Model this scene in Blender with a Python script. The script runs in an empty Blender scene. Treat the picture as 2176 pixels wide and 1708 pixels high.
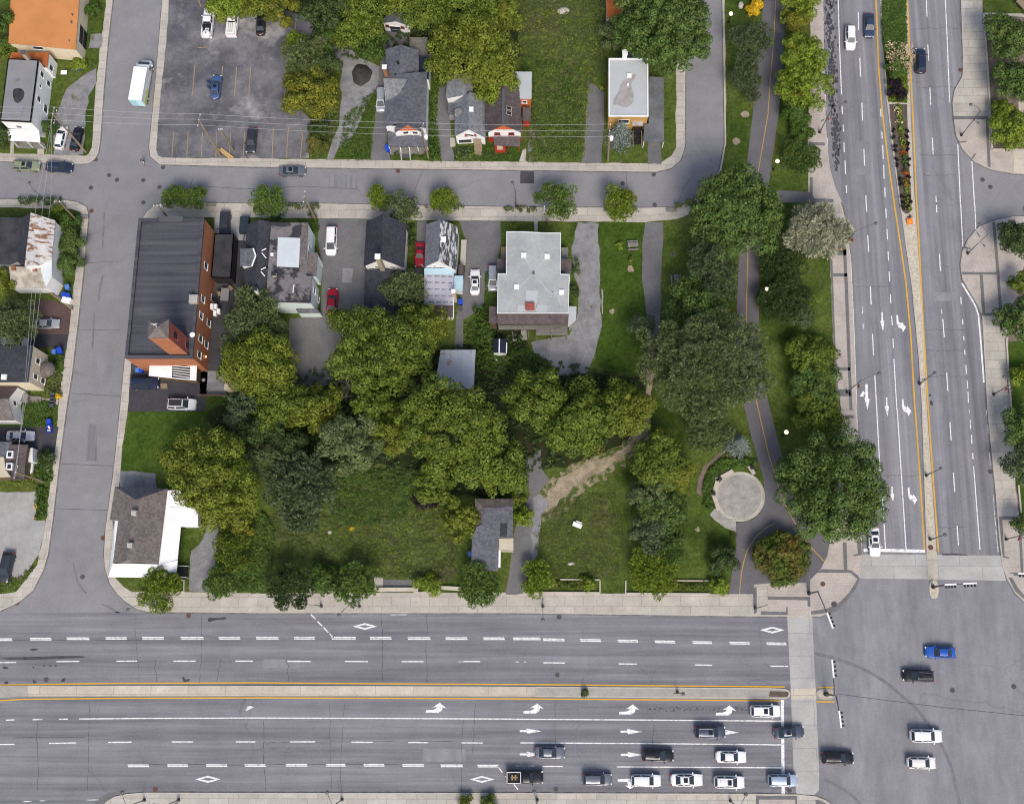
import bpy, bmesh, math, random
import numpy as np
from mathutils import Vector, Matrix
from mathutils.geometry import tessellate_polygon
from math import radians as R, pi, sin, cos
SC = bpy.context.scene
COL = SC.collection
random.seed(5)

# ------------------------------------------------------------------ camera (drone, nearly straight down)
PW, PH = 2176.0, 1708.0          # photograph measured in these units
F, CX, CY = 2394.0, 1088.0, 854.0
NX, NY = 1159.0, 1393.0          # where the plumb line under the drone meets the picture
CH = 184.0                       # flying height in metres
_d = Vector(((NX - CX) / F, -(NY - CY) / F, -1.0)).normalized()
_zc = -_d
_ex = Vector((1, 0, 0))
_xc = (_ex - _zc * _ex.dot(_zc)).normalized()
_yc = _zc.cross(_xc)
MW = Matrix((_xc, _yc, _zc))     # camera -> world
cam = bpy.data.cameras.new('camera')
cam.sensor_fit = 'HORIZONTAL'; cam.sensor_width = 36.0; cam.lens = 36.0 * F / PW
cam.clip_start = 1.0; cam.clip_end = 3000.0
co = bpy.data.objects.new('camera', cam); COL.objects.link(co)
co.matrix_world = Matrix.Translation((0, 0, CH)) @ MW.to_4x4()
SC.camera = co

# ------------------------------------------------------------------ sky, sun, exposure (bright overcast)
SUN_EL, SUN_AZ = 50.0, 168.0     # degrees; azimuth clockwise from +Y (picture top)
w = bpy.data.worlds.new('World'); SC.world = w; w.use_nodes = True
nt = w.node_tree; nt.nodes.clear()
sky = nt.nodes.new('ShaderNodeTexSky'); sky.sky_type = 'NISHITA'; sky.sun_disc = False
sky.sun_elevation = R(SUN_EL); sky.sun_rotation = R(SUN_AZ); sky.dust_density = 3.0; sky.ozone_density = 0.6
bg = nt.nodes.new('ShaderNodeBackground'); bg.inputs[1].default_value = 0.1
wo = nt.nodes.new('ShaderNodeOutputWorld')
nt.links.new(sky.outputs[0], bg.inputs[0]); nt.links.new(bg.outputs[0], wo.inputs[0])
sl = bpy.data.lights.new('sun', 'SUN'); sl.energy = 1.5; sl.angle = R(22); sl.color = (1.0, 0.93, 0.83)
so = bpy.data.objects.new('sun', sl); COL.objects.link(so)
_az, _el = R(SUN_AZ), R(SUN_EL)
_sv = Vector((sin(_az) * cos(_el), cos(_az) * cos(_el), sin(_el)))
so.rotation_euler = _sv.to_track_quat('Z', 'Y').to_euler(); so.location = _sv * 300
SC.view_settings.view_transform = 'Standard'; SC.view_settings.look = 'None'
SC.view_settings.gamma = 1.0; SC.view_settings.exposure = 0.76
SC.render.engine = 'CYCLES'
SC.cycles.max_bounces = 4; SC.cycles.diffuse_bounces = 3; SC.cycles.glossy_bounces = 2
SC.cycles.transmission_bounces = 2; SC.cycles.caustics_reflective = False; SC.cycles.caustics_refractive = False
SC.cycles.pixel_filter_type = 'BLACKMAN_HARRIS'; SC.cycles.filter_width = 1.1

# ------------------------------------------------------------------ measuring: picture point + height -> world point
def ray(x, y):
    return MW @ Vector(((x - CX) / F, -(y - CY) / F, -1.0))
def G(x, y, z=0.0):
    d = ray(x, y); t = (z - CH) / d.z
    return Vector((d.x * t, d.y * t, z))
OX = [0, 544, 1088, 1632]; OY = [0, 435.2, 870.4, 1273.0]
def nums(s):
    return [tuple(float(v) for v in p.split(',')) for p in s.split()]
def P(i, j, s):
    return [(OX[i] + p[0] * .2548, OY[j] + p[1] * .2548) + p[2:] for p in nums(s)]
ZR = {4: (788.8, 54.4, .17516), 5: (435.2, 462.4, .15), 6: (0, 707.2, .22295), 7: (244.8, 652.8, .1433),
      8: (995.5, 1033.6, .1147), 9: (1033.6, 680, .125), 11: (0, 0, .1975), 12: (892.2, 565.8, .07007)}
def Z(k, s):
    a, b, c = ZR[k]
    return [(a + p[0] * c, b + p[1] * c) + p[2:] for p in nums(s)]
def D(s): return nums(s)
def mpp(x, y, z=0): return (G(x + 1, y, z) - G(x, y, z)).length

# ------------------------------------------------------------------ objects
def tag(o, label=None, cat=None, group=None):
    if label: o['label'] = label
    if cat: o['category'] = cat
    if group: o['group'] = group
    return o
def kind(o, k='structure'):
    o['kind'] = k; return o
def thing(name, label, cat, loc=(0, 0, 0), rot=0.0, group=None):
    o = bpy.data.objects.new(name, None); COL.objects.link(o)
    o.location = loc; o.rotation_euler = (0, 0, rot); o.empty_display_size = .3
    return tag(o, label, cat, group)
def link(name, me, mats, parent=None):
    o = bpy.data.objects.new(name, me); COL.objects.link(o)
    if parent: o.parent = parent
    if mats is not None and not me.materials:
        for m in (mats if isinstance(mats, (list, tuple)) else [mats]): me.materials.append(m)
    return o
def mesh(name, verts, faces, mat, parent=None, smooth=False):
    me = bpy.data.meshes.new(name)
    me.from_pydata([tuple(v) for v in verts], [], faces)
    if smooth: me.polygons.foreach_set('use_smooth', [True] * len(me.polygons))
    me.update()
    return link(name, me, mat, parent)
def bmobj(name, bm, mat, parent=None, smooth=False):
    me = bpy.data.meshes.new(name); bmesh.ops.recalc_face_normals(bm, faces=bm.faces[:]); bm.to_mesh(me); bm.free()
    if smooth: me.polygons.foreach_set('use_smooth', [True] * len(me.polygons))
    return link(name, me, mat, parent)
class MB:
    """collects boxes / bars / tubes into one mesh"""
    def __init__(s): s.v = []; s.f = []
    def box(s, c, d, M=None):
        b = len(s.v); c = Vector(c)
        for k in range(8):
            p = Vector(((k & 1) - .5, ((k >> 1) & 1) - .5, (k >> 2) - .5)); p = Vector((p.x * d[0], p.y * d[1], p.z * d[2]))
            if M is not None: p = M @ p
            s.v.append(c + p)
        s.f += [tuple(b + i for i in q) for q in ((0, 2, 3, 1), (4, 5, 7, 6), (0, 1, 5, 4), (2, 6, 7, 3), (0, 4, 6, 2), (1, 3, 7, 5))]
        return s
    def bar(s, a, b, w, h=None):
        a, b = Vector(a), Vector(b); d = b - a; L = d.length; h = h or w
        x = d / L; up = Vector((0, 0, 1)) if abs(x.z) < .95 else Vector((1, 0, 0))
        y = up.cross(x).normalized(); z = x.cross(y)
        return s.box((a + b) / 2, (L, w, h), Matrix((x, y, z)).transposed())
    def tube(s, pts, rad, n=8, caps=True):
        pts = [Vector(p) for p in pts]; rr = rad if isinstance(rad, (list, tuple)) else [rad] * len(pts)
        b = len(s.v)
        for i, p in enumerate(pts):
            d = (pts[min(i + 1, len(pts) - 1)] - pts[max(i - 1, 0)]).normalized()
            up = Vector((0, 0, 1)) if abs(d.z) < .9 else Vector((1, 0, 0))
            y = up.cross(d).normalized(); z = d.cross(y)
            for k in range(n):
                a = 2 * pi * k / n; s.v.append(p + (y * cos(a) + z * sin(a)) * rr[i])
        for i in range(len(pts) - 1):
            for k in range(n):
                s.f.append((b + i * n + k, b + i * n + (k + 1) % n, b + (i + 1) * n + (k + 1) % n, b + (i + 1) * n + k))
        if caps:
            s.f.append(tuple(b + k for k in range(n))[::-1]); s.f.append(tuple(b + (len(pts) - 1) * n + k for k in range(n)))
        return s
    def lathe(s, c, prof, n=16):
        c = Vector(c); b = len(s.v)
        for r_, z_ in prof:
            for k in range(n):
                a = 2 * pi * k / n; s.v.append(c + Vector((r_ * cos(a), r_ * sin(a), z_)))
        for i in range(len(prof) - 1):
            for k in range(n):
                s.f.append((b + i * n + k, b + i * n + (k + 1) % n, b + (i + 1) * n + (k + 1) % n, b + (i + 1) * n + k))
        s.f.append(tuple(b + k for k in range(n))[::-1]); s.f.append(tuple(b + (len(prof) - 1) * n + k for k in range(n)))
        return s
    def prism(s, poly, z0, z1):
        n = len(poly); b = len(s.v)
        s.v += [Vector((p[0], p[1], z0)) for p in poly] + [Vector((p[0], p[1], z1)) for p in poly]
        s.f.append(tuple(b + i for i in range(n))[::-1]); s.f.append(tuple(b + n + i for i in range(n)))
        for i in range(n):
            j = (i + 1) % n; s.f.append((b + i, b + j, b + n + j, b + n + i))
        return s
    def build(s, name, mat, parent=None, smooth=False):
        bm = bmesh.new(); vs = [bm.verts.new(v) for v in s.v]
        for f in s.f:
            try: bm.faces.new([vs[i] for i in f])
            except ValueError: pass
        return bmobj(name, bm, mat, parent, smooth)
def copy_tree(o, parent=None):
    c = o.copy(); COL.objects.link(c); c.parent = parent
    for ch in o.children: copy_tree(ch, c)
    return c
def area(p): return sum(p[i][0] * p[(i + 1) % len(p)][1] - p[(i + 1) % len(p)][0] * p[i][1] for i in range(len(p))) / 2
def offset(pts, d):
    """polygon moved inward by d metres (mitred)"""
    n = len(pts); sgn = 1 if area(pts) > 0 else -1; out = []
    for i in range(n):
        a, b, c = Vector(pts[i - 1][:2]), Vector(pts[i][:2]), Vector(pts[(i + 1) % n][:2])
        d1, d2 = (b - a).normalized(), (c - b).normalized()
        n1, n2 = Vector((-d1.y, d1.x)) * sgn, Vector((-d2.y, d2.x)) * sgn
        m = n1 + n2; l = m.length_squared
        m = n1 if l < .05 else m * (2 / l)
        if m.length > 3: m = m.normalized() * 3
        q = b + m * d; out.append(Vector((q.x, q.y)))
    return out

# ------------------------------------------------------------------ materials (linear albedo)
def nodes(name):
    m = bpy.data.materials.new(name); m.use_nodes = True; t = m.node_tree
    b = t.nodes['Principled BSDF']; b.inputs['Specular IOR Level'].default_value = .25
    return m, t, b
def N(t, ty, **kw):
    n = t.nodes.new(ty)
    for k, v in kw.items(): setattr(n, k, v)
    return n
def mixc(t, fac, a, b, bt='MIX'):
    n = N(t, 'ShaderNodeMix', data_type='RGBA', blend_type=bt); n.clamp_factor = True
    for s, v in ((n.inputs[0], fac), (n.inputs[6], a), (n.inputs[7], b)):
        if hasattr(v, 'links'): t.links.new(v, s)
        elif isinstance(v, (tuple, list)): s.default_value = (*v, 1)
        else: s.default_value = v
    return n.outputs[2]
def pos(t, sc=(1, 1, 1), obj=False, rz=0):
    if obj:
        g = N(t, 'ShaderNodeTexCoord').outputs['Object']
    else:
        g = N(t, 'ShaderNodeNewGeometry').outputs['Position']
    mp = N(t, 'ShaderNodeMapping'); t.links.new(g, mp.inputs[0]); mp.inputs['Scale'].default_value = sc; mp.inputs['Rotation'].default_value = (0, 0, rz)
    return mp.outputs[0]
def noise(t, v, scale, detail=3, rough=.55, dist=0):
    n = N(t, 'ShaderNodeTexNoise'); t.links.new(v, n.inputs['Vector'])
    n.inputs['Scale'].default_value = scale; n.inputs['Detail'].default_value = detail
    n.inputs['Roughness'].default_value = rough; n.inputs['Distortion'].default_value = dist
    return n.outputs['Fac']
def ramp(t, f, a, b, lo=0, hi=1):
    n = N(t, 'ShaderNodeMapRange'); t.links.new(f, n.inputs[0]); n.clamp = True
    for i, v in zip((1, 2, 3, 4), (a, b, lo, hi)): n.inputs[i].default_value = v
    return n.outputs[0]
def mul(t, col, f, amt):
    """multiply colour by 1 +- amt driven by f (0..1)"""
    v = ramp(t, f, .25, .75, 1 - amt, 1 + amt)
    n = N(t, 'ShaderNodeVectorMath', operation='SCALE'); t.links.new(col, n.inputs[0]); t.links.new(v, n.inputs['Scale'])
    return n.outputs[0]
def surf(name, c1, c2=None, scale=.3, fine=.12, fscale=6.0, rough=.85, lo=.35, hi=.65, sc=(1, 1, 1), mid=.0, mscale=1.2, c3=None, s3=.12, t3=(.58, .68), spec=.2, rz=0):
    m, t, b = nodes(name); v = pos(t, sc, rz=rz); v1 = pos(t)
    c = N(t, 'ShaderNodeRGB'); c.outputs[0].default_value = (*c1, 1); col = c.outputs[0]
    if c2: col = mixc(t, ramp(t, noise(t, v, scale), lo, hi), col, c2)
    if c3: col = mixc(t, ramp(t, noise(t, v1, s3, 4, .6), *t3), col, c3)
    if mid: col = mul(t, col, noise(t, v1, mscale, 3), mid)
    if fine: col = mul(t, col, noise(t, v1, fscale, 2, .7), fine)
    t.links.new(col, b.inputs['Base Color']); b.inputs['Roughness'].default_value = rough; b.inputs['Specular IOR Level'].default_value = spec
    return m
def asphalt(name, c1, c2, streak=None, crack=.35, fine=.1, patch=.12, cs=.11, sa=.34):
    """worn asphalt: streak = mapping scale that stretches wheel tracks along the lane"""
    m, t, b = nodes(name); v = pos(t)
    col = mixc(t, ramp(t, noise(t, v, .09, 4, .6), .35, .65), c1, c2)
    if streak:
        s1 = noise(t, pos(t, streak), 1.0, 3, .6); col = mul(t, col, s1, sa)
        s2 = noise(t, pos(t, tuple(k * 3.3 for k in streak)), 1.0, 2, .6); col = mul(t, col, s2, .12)
    col = mul(t, col, noise(t, v, .45, 3), patch)
    col = mul(t, col, noise(t, v, 3.6, 3, .8), fine * 1.5)
    if crack:
        vo = N(t, 'ShaderNodeTexVoronoi', feature='DISTANCE_TO_EDGE'); vo.inputs['Scale'].default_value = cs
        dn = N(t, 'ShaderNodeTexNoise'); t.links.new(v, dn.inputs[0]); dn.inputs['Scale'].default_value = .5; dn.inputs['Detail'].default_value = 5
        ad = N(t, 'ShaderNodeVectorMath', operation='MULTIPLY_ADD'); t.links.new(dn.outputs['Color'], ad.inputs[0]); ad.inputs[1].default_value = (2.5, 2.5, 0); t.links.new(v, ad.inputs[2])
        t.links.new(ad.outputs[0], vo.inputs['Vector'])
        k = ramp(t, vo.outputs['Distance'], .0015, .006, crack * .5, 0)
        mk = ramp(t, noise(t, v, .05, 2), .42, .58); mm = N(t, 'ShaderNodeMath', operation='MULTIPLY'); t.links.new(k, mm.inputs[0]); t.links.new(mk, mm.inputs[1])
        col = mixc(t, mm.outputs[0], col, (.05, .05, .055))
    t.links.new(col, b.inputs['Base Color']); b.inputs['Roughness'].default_value = .9; b.inputs['Specular IOR Level'].default_value = .15
    return m
def pavers(name, c1, c2, mortar, sw=.45, sh=.45, rz=0, ms=.02):
    m, t, b = nodes(name)
    br = N(t, 'ShaderNodeTexBrick'); t.links.new(pos(t, rz=rz), br.inputs['Vector'])
    for k, v in (('Color1', c1), ('Color2', c2), ('Mortar', mortar)): br.inputs[k].default_value = (*v, 1)
    br.inputs['Scale'].default_value = 1; br.inputs['Mortar Size'].default_value = ms; br.inputs['Brick Width'].default_value = sw; br.inputs['Row Height'].default_value = sh
    col = mul(t, br.outputs['Color'], noise(t, pos(t), .35, 4), .15); col = mul(t, col, noise(t, pos(t), 3.6, 2), .1)
    t.links.new(col, b.inputs['Base Color']); b.inputs['Roughness'].default_value = .9
    return m
def concrete(name, c, joint=1.6, rz=0, amt=.1, c2=None):
    return pavers(name, c, c2 or tuple(k * .87 for k in c), tuple(k * .66 for k in c), joint * 2, joint, rz, .045)
def plain(name, c, rough=.6, metal=0, coat=0, spec=.4):
    m, t, b = nodes(name); b.inputs['Base Color'].default_value = (*c, 1); b.inputs['Roughness'].default_value = rough
    b.inputs['Metallic'].default_value = metal; b.inputs['Coat Weight'].default_value = coat; b.inputs['Specular IOR Level'].default_value = spec
    return m
def wallmat(name, c, amt=.08, sy=9.0):
    """clapboard / render: faint horizontal courses"""
    m, t, b = nodes(name); v = pos(t)
    wv = N(t, 'ShaderNodeTexWave', bands_direction='Z'); t.links.new(v, wv.inputs[0]); wv.inputs['Scale'].default_value = sy / 6.28
    c0 = N(t, 'ShaderNodeRGB'); c0.outputs[0].default_value = (*c, 1)
    col = mul(t, c0.outputs[0], wv.outputs['Fac'], amt * .5); col = mul(t, col, noise(t, v, .8, 3), amt)
    t.links.new(col, b.inputs['Base Color']); b.inputs['Roughness'].default_value = .7
    return m
def brickmat(name, c1, c2, mortar):
    m, t, b = nodes(name); v = N(t, 'ShaderNodeNewGeometry').outputs['Position']
    sp = N(t, 'ShaderNodeSeparateXYZ'); t.links.new(v, sp.inputs[0]); ad = N(t, 'ShaderNodeMath', operation='ADD'); t.links.new(sp.outputs[0], ad.inputs[0]); t.links.new(sp.outputs[1], ad.inputs[1])
    cb = N(t, 'ShaderNodeCombineXYZ'); t.links.new(ad.outputs[0], cb.inputs[0]); t.links.new(sp.outputs[2], cb.inputs[1])
    br = N(t, 'ShaderNodeTexBrick'); t.links.new(cb.outputs[0], br.inputs['Vector'])
    for k, q in (('Color1', c1), ('Color2', c2), ('Mortar', mortar)): br.inputs[k].default_value = (*q, 1)
    br.inputs['Scale'].default_value = 1; br.inputs['Brick Width'].default_value = .3; br.inputs['Row Height'].default_value = .12; br.inputs['Mortar Size'].default_value = .01
    col = mul(t, br.outputs['Color'], noise(t, v, .6, 4), .15)
    t.links.new(col, b.inputs['Base Color']); b.inputs['Roughness'].default_value = .85
    return m
def shingle(name, c, c2=None, amt=.28, sc=(3, 3, 3)):
    m, t, b = nodes(name); v = pos(t)
    col = mixc(t, ramp(t, noise(t, v, .35, 4), .3, .7), c, c2 or tuple(k * .78 for k in c))
    vo = N(t, 'ShaderNodeTexVoronoi'); t.links.new(pos(t, sc), vo.inputs['Vector']); vo.inputs['Scale'].default_value = 1.0
    se = N(t, 'ShaderNodeSeparateColor'); t.links.new(vo.outputs['Color'], se.inputs[0])
    col = mul(t, col, se.outputs[0], amt * .55); col = mul(t, col, noise(t, v, 4, 3), amt * .5)
    t.links.new(col, b.inputs['Base Color']); b.inputs['Roughness'].default_value = .9; b.inputs['Specular IOR Level'].default_value = .15
    return m
def leafmat(name, cols, patch=None, pt=(.55, .68), psc=.35, transl=.15):
    """cols: dark, mid, light; each leaf picks its own shade"""
    m, t, b = nodes(name); g = N(t, 'ShaderNodeNewGeometry')
    cr = N(t, 'ShaderNodeValToRGB'); t.links.new(g.outputs['Random Per Island'], cr.inputs[0])
    e = cr.color_ramp.elements; cols = [tuple(k * 1.14 for k in c) for c in cols]
    e[0].color = (*cols[0], 1); e[1].color = (*cols[2], 1); e[1].position = .95
    x = e.new(.5); x.color = (*cols[1], 1)
    col = cr.outputs[0]; v = pos(t)
    if patch: col = mixc(t, ramp(t, noise(t, v, psc, 3), *pt, 0, .8), col, patch)
    col = mul(t, col, noise(t, v, .75, 2), .3)
    t.links.new(col, b.inputs['Base Color']); b.inputs['Roughness'].default_value = .65; b.inputs['Specular IOR Level'].default_value = .2
    return m

M = {}
M['side_asphalt'] = asphalt('side_asphalt', (.24, .236, .247), (.21, .207, .218), None, .5, .09, .08, .07)
M['main_asphalt'] = asphalt('main_asphalt', (.203, .202, .219), (.178, .177, .195), (.018, .62, 1), .45, .1, .06, .09)
M['ave_asphalt'] = asphalt('ave_asphalt', (.22, .218, .233), (.196, .194, .211), (.62, .014, 1), .4, .1, .06, .09)
M['cross_asphalt'] = asphalt('cross_asphalt', (.237, .236, .25), (.207, .206, .222), (.22, .05, 1), .35, .09, .08, .05, .16)
M['lot_asphalt'] = surf('lot_asphalt', (.095, .093, .105), (.165, .162, .172), .16, .2, 3.5, .9, .38, .62, mid=.22, mscale=.7, c3=(.32, .31, .31), s3=.13, t3=(.56, .7))
M['drive_asphalt'] = asphalt('drive_asphalt', (.135, .132, .138), (.17, .167, .17), None, .4, .12, .12, .2)
M['dark_asphalt'] = asphalt('dark_asphalt', (.042, .042, .05), (.075, .073, .08), None, .2, .12, .15, .2)
M['path_asphalt'] = asphalt('path_asphalt', (.122, .118, .13), (.142, .137, .148), None, .15, .1, .06, .2)
M['gravel'] = surf('gravel', (.19, .19, .197), (.25, .25, .257), .5, .22, 5, mid=.15, c3=(.11, .11, .06), s3=.35, t3=(.62, .72))
M['pale_gravel'] = surf('pale_gravel', (.3, .295, .29), (.36, .35, .34), .25, .12, 5, mid=.1)
M['dark_gravel'] = surf('dark_gravel', (.035, .036, .036), (.055, .055, .055), .5, .25, 5)
M['river_stone'] = surf('river_stone', (.58, .52, .42), (.4, .35, .275), 3.5, .3, 7, mid=.1, mscale=.6)
M['concrete'] = concrete('concrete', (.46, .425, .375), 1.55)
M['white_concrete'] = concrete('white_concrete', (.52, .47, .385), 3.0)
M['cross_concrete'] = concrete('cross_concrete', (.41, .40, .385), 3.5)
M['kerb'] = surf('kerb', (.5, .46, .4), (.42, .385, .335), .6, .1)
M['gutter'] = surf('gutter', (.12, .115, .115), (.19, .185, .185), .7, .2, 3, lo=.4, hi=.6)
M['rough_concrete'] = surf('rough_concrete', (.37, .345, .31), (.31, .29, .265), .8, .15)
M['brick_pave'] = pavers('brick_pave', (.44, .39, .35), (.41, .365, .33), (.33, .295, .27), .5, .42)
M['dark_pave'] = surf('dark_pave', (.13, .13, .135), (.165, .16, .16), 1.0, .12)
M['red_pave'] = pavers('red_pave', (.13, .075, .068), (.1, .06, .058), (.08, .06, .055), .2, .1)
M['flag_pave'] = surf('flag_pave', (.36, .34, .31), (.27, .26, .245), .9, .14, 3, mid=.1, mscale=2.5)
M['grass'] = surf('grass', (.062, .095, .016), (.088, .112, .026), .25, .42, 2.2, mid=.2, mscale=.6, c3=(.038, .066, .01), s3=.08, t3=(.5, .62), spec=.1)
M['lush_grass'] = surf('lush_grass', (.038, .074, .009), (.055, .092, .014), .3, .4, 2.2, mid=.2, mscale=.7, spec=.1)
M['meadow'] = surf('meadow', (.066, .1, .018), (.094, .108, .034), .16, .5, 1.8, mid=.26, mscale=.7, c3=(.078, .074, .037), s3=.14, t3=(.52, .66), spec=.1)
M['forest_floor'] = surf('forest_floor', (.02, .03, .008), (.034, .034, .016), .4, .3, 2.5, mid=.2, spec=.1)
M['dirt'] = surf('dirt', (.33, .275, .2), (.2, .165, .11), .45, .25, 4, mid=.2, lo=.4, hi=.7)
M['worn_grass'] = surf('worn_grass', (.25, .21, .14), (.065, .092, .02), 1.1, .3, 3, lo=.44, hi=.56, mid=.2)
M['mulch'] = surf('mulch', (.2, .155, .13), (.15, .115, .1), 1.2, .25, 6)
M['soil'] = surf('soil', (.12, .098, .08), (.085, .068, .055), 1.0, .25, 5)
M['white_paint'] = surf('white_paint', (.78, .78, .78), (.42, .42, .43), 2.2, .08, 5, lo=.5, hi=.72)
M['worn_paint'] = surf('worn_paint', (.7, .7, .7), (.3, .3, .3), 1.6, .1, 6, lo=.42, hi=.62)
M['yellow_paint'] = surf('yellow_paint', (.66, .37, .04), (.52, .32, .09), .7, .06, 6, lo=.5, hi=.75)
M['faded_yellow'] = surf('faded_yellow', (.40, .27, .12), (.3, .22, .13), .7, .1)
M['path_yellow'] = surf('path_yellow', (.52, .32, .06), (.4, .27, .09), .7, .08)
M['tar'] = surf('tar', (.05, .05, .057), (.08, .08, .09), 1, .15)
M['skid'] = surf('skid', (.15, .148, .158), (.19, .188, .2), 1.2, .15)
M['steel'] = plain('steel', (.32, .32, .33), .45, .6)
M['dark_metal'] = plain('dark_metal', (.035, .035, .04), .5, .3)
M['grey_metal'] = plain('grey_metal', (.11, .11, .115), .55, .3)
M['black'] = plain('black', (.012, .012, .014), .6)
M['rubber'] = plain('rubber', (.02, .02, .022), .8)
M['white'] = plain('white', (.8, .8, .79), .5)
M['wood'] = surf('wood', (.21, .16, .1), (.28, .22, .15), 2, .2, 5, sc=(.3, 3, 1))
M['grey_wood'] = surf('grey_wood', (.23, .22, .2), (.17, .16, .145), 2, .2, 5)
M['bark'] = surf('bark', (.09, .07, .05), (.13, .11, .085), 2, .3, 6)
M['iron'] = surf('iron', (.1, .082, .082), (.075, .065, .066), 3, .2)
M['rust_iron'] = surf('rust_iron', (.14, .075, .055), (.1, .06, .05), 3, .2)
M['glass'] = plain('window_glass', (.03, .035, .045), .08, 0, 0, .5)
M['blue_plastic'] = plain('blue_plastic', (.012, .06, .5), .5)
M['pale_blue_plastic'] = plain('pale_blue_plastic', (.08, .2, .55), .5)
M['grey_plastic'] = plain('grey_plastic', (.07, .075, .085), .5)
M['orange'] = plain('orange', (.75, .16, .015), .5)
M['red'] = plain('red', (.5, .03, .03), .5)

# ------------------------------------------------------------------ ground sheets
def tess_obj(name, polys, mat, parent=None, thick=0):
    V, FC = [], []
    for pts in polys:
        pts = [Vector(p) for p in pts]
        if area(pts) < 0: pts = pts[::-1]
        b = len(V); n = len(pts); V += pts
        if n <= 3: FC.append(tuple(range(b, b + n)))
        else:
            for t in tessellate_polygon([[Vector((p.x, p.y, 0)) for p in pts]]):
                u = [pts[i] for i in t]
                t = t if area(u) > 0 else t[::-1]
                FC.append(tuple(b + i for i in t))
        if thick:
            V += [Vector((p.x, p.y, p.z - thick)) for p in pts]
            FC += [(b + i, b + n + i, b + n + (i + 1) % n, b + (i + 1) % n) for i in range(n)]
    me = bpy.data.meshes.new(name); me.from_pydata([tuple(v) for v in V], [], FC); me.update()
    return link(name, me, mat, parent)
def ragged(pts, amp, step=1.2):
    out = []
    rnd = random.Random(len(pts) * 7 + int(pts[0][0]))
    for i in range(len(pts)):
        a, b = Vector(pts[i]), Vector(pts[(i + 1) % len(pts)]); n = max(1, int((b - a).length / step))
        for k in range(n):
            p = a.lerp(b, k / n); out.append(Vector((p.x + rnd.uniform(-amp, amp), p.y + rnd.uniform(-amp, amp), p.z)))
    return out
def smooth(pts, it=2):
    for _ in range(it):
        o = []
        for i in range(len(pts)):
            a, b = Vector(pts[i][:2]), Vector(pts[(i + 1) % len(pts)][:2]); o += [tuple(a.lerp(b, .25)), tuple(a.lerp(b, .75))]
        pts = o
    return pts
def sheet(name, px, z, mat, thick=0, rag=0, sm=0, step=1.2, k='structure'):
    if sm: px = smooth(px, sm)
    w_ = [G(p[0], p[1], z) for p in px]
    if rag: w_ = ragged(w_, rag, step)
    o = tess_obj(name, [w_], M[mat] if isinstance(mat, str) else mat, None, thick)
    return kind(o, k)
def stripe(pts, w, z):
    """strip quads along a picture polyline, w metres wide"""
    W_ = [G(p[0], p[1], z) for p in pts]; out = []
    nn = len(W_); nrm = []
    for i in range(nn):
        d = (W_[min(i + 1, nn - 1)] - W_[max(i - 1, 0)]); d.z = 0; d.normalize(); nrm.append(Vector((-d.y, d.x, 0)))
    for i in range(nn - 1):
        out.append([W_[i] + nrm[i] * w / 2, W_[i] - nrm[i] * w / 2, W_[i + 1] - nrm[i + 1] * w / 2, W_[i + 1] + nrm[i + 1] * w / 2])
    return out
def lines(name, segs, w, z, mat, parent):
    polys = []
    for s in segs: polys += stripe(s, w, z)
    return tess_obj(name, polys, M[mat], parent)
def shape(name, px, z, mat, parent):
    return tess_obj(name, [[G(p[0], p[1], z) for p in px]], M[mat], parent)
# ================================================================== SETTING
def quad(x0, y0, x1, y1): return [(x0, y0), (x1, y0), (x1, y1), (x0, y1)]
kind(mesh('ground', [(-900, -900, -.12), (900, -900, -.12), (900, 900, -.12), (-900, 900, -.12)], [(0, 1, 2, 3)], M['meadow']))
side_street = sheet('side_street', quad(-500, -400, 2700, 1310), 0, 'side_asphalt')
WK = D("1748,-300 1748,0 1752,191 1757,293 1762,362 1775,405 1790,440 1801,486 1808,557 1814,690 1819,853 1824,929 1831,1140 1833,1177")
EK = D("2042,-300 2042,0 2047,143 2045,316 2050,371 2052,459 2045,563 2060,624 2087,672 2091,741 2098,868 2103,921 2116,1049 2124,1151 2126,1180")
avenue = sheet('avenue', WK + EK[::-1], .015, 'ave_asphalt')
main_road = sheet('main_road', D("-500,1307 0,1303 544,1301 1088,1301 1600,1307 1673,1308 1675,1310 1693,1690 1693,2100 -500,2100"), .015, 'main_asphalt')
crossing = sheet('intersection', D("1726,1308 1775,1290 1810,1258 1827,1229 2138,1233 2157,1258 2180,1280 2700,1330 2700,2100 1700,2100 1730,1687"), .015, 'cross_asphalt')
CW = .03
sheet('crosswalk', P(3, 3, "160,140 370,140 385,500 405,900 428,1480 425,1590 385,1630 240,1630 215,1480 195,900 175,450"), CW, 'cross_concrete')
sheet('crosswalk', P(3, 2, "790,1205 1320,1208 1335,1412 765,1408"), CW, 'cross_concrete')
sheet('crosswalk', P(3, 2, "1408,1208 1940,1215 1985,1425 1420,1415"), CW, 'cross_concrete')
sheet('pavement_patch', P(3, 2, "1322,1185 1408,1185 1420,1420 1336,1416"), CW + .01, 'white_concrete')
sheet('pavement_patch', P(3, 3, "188,742 400,742 405,832 195,832"), CW + .01, 'white_concrete')

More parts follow.
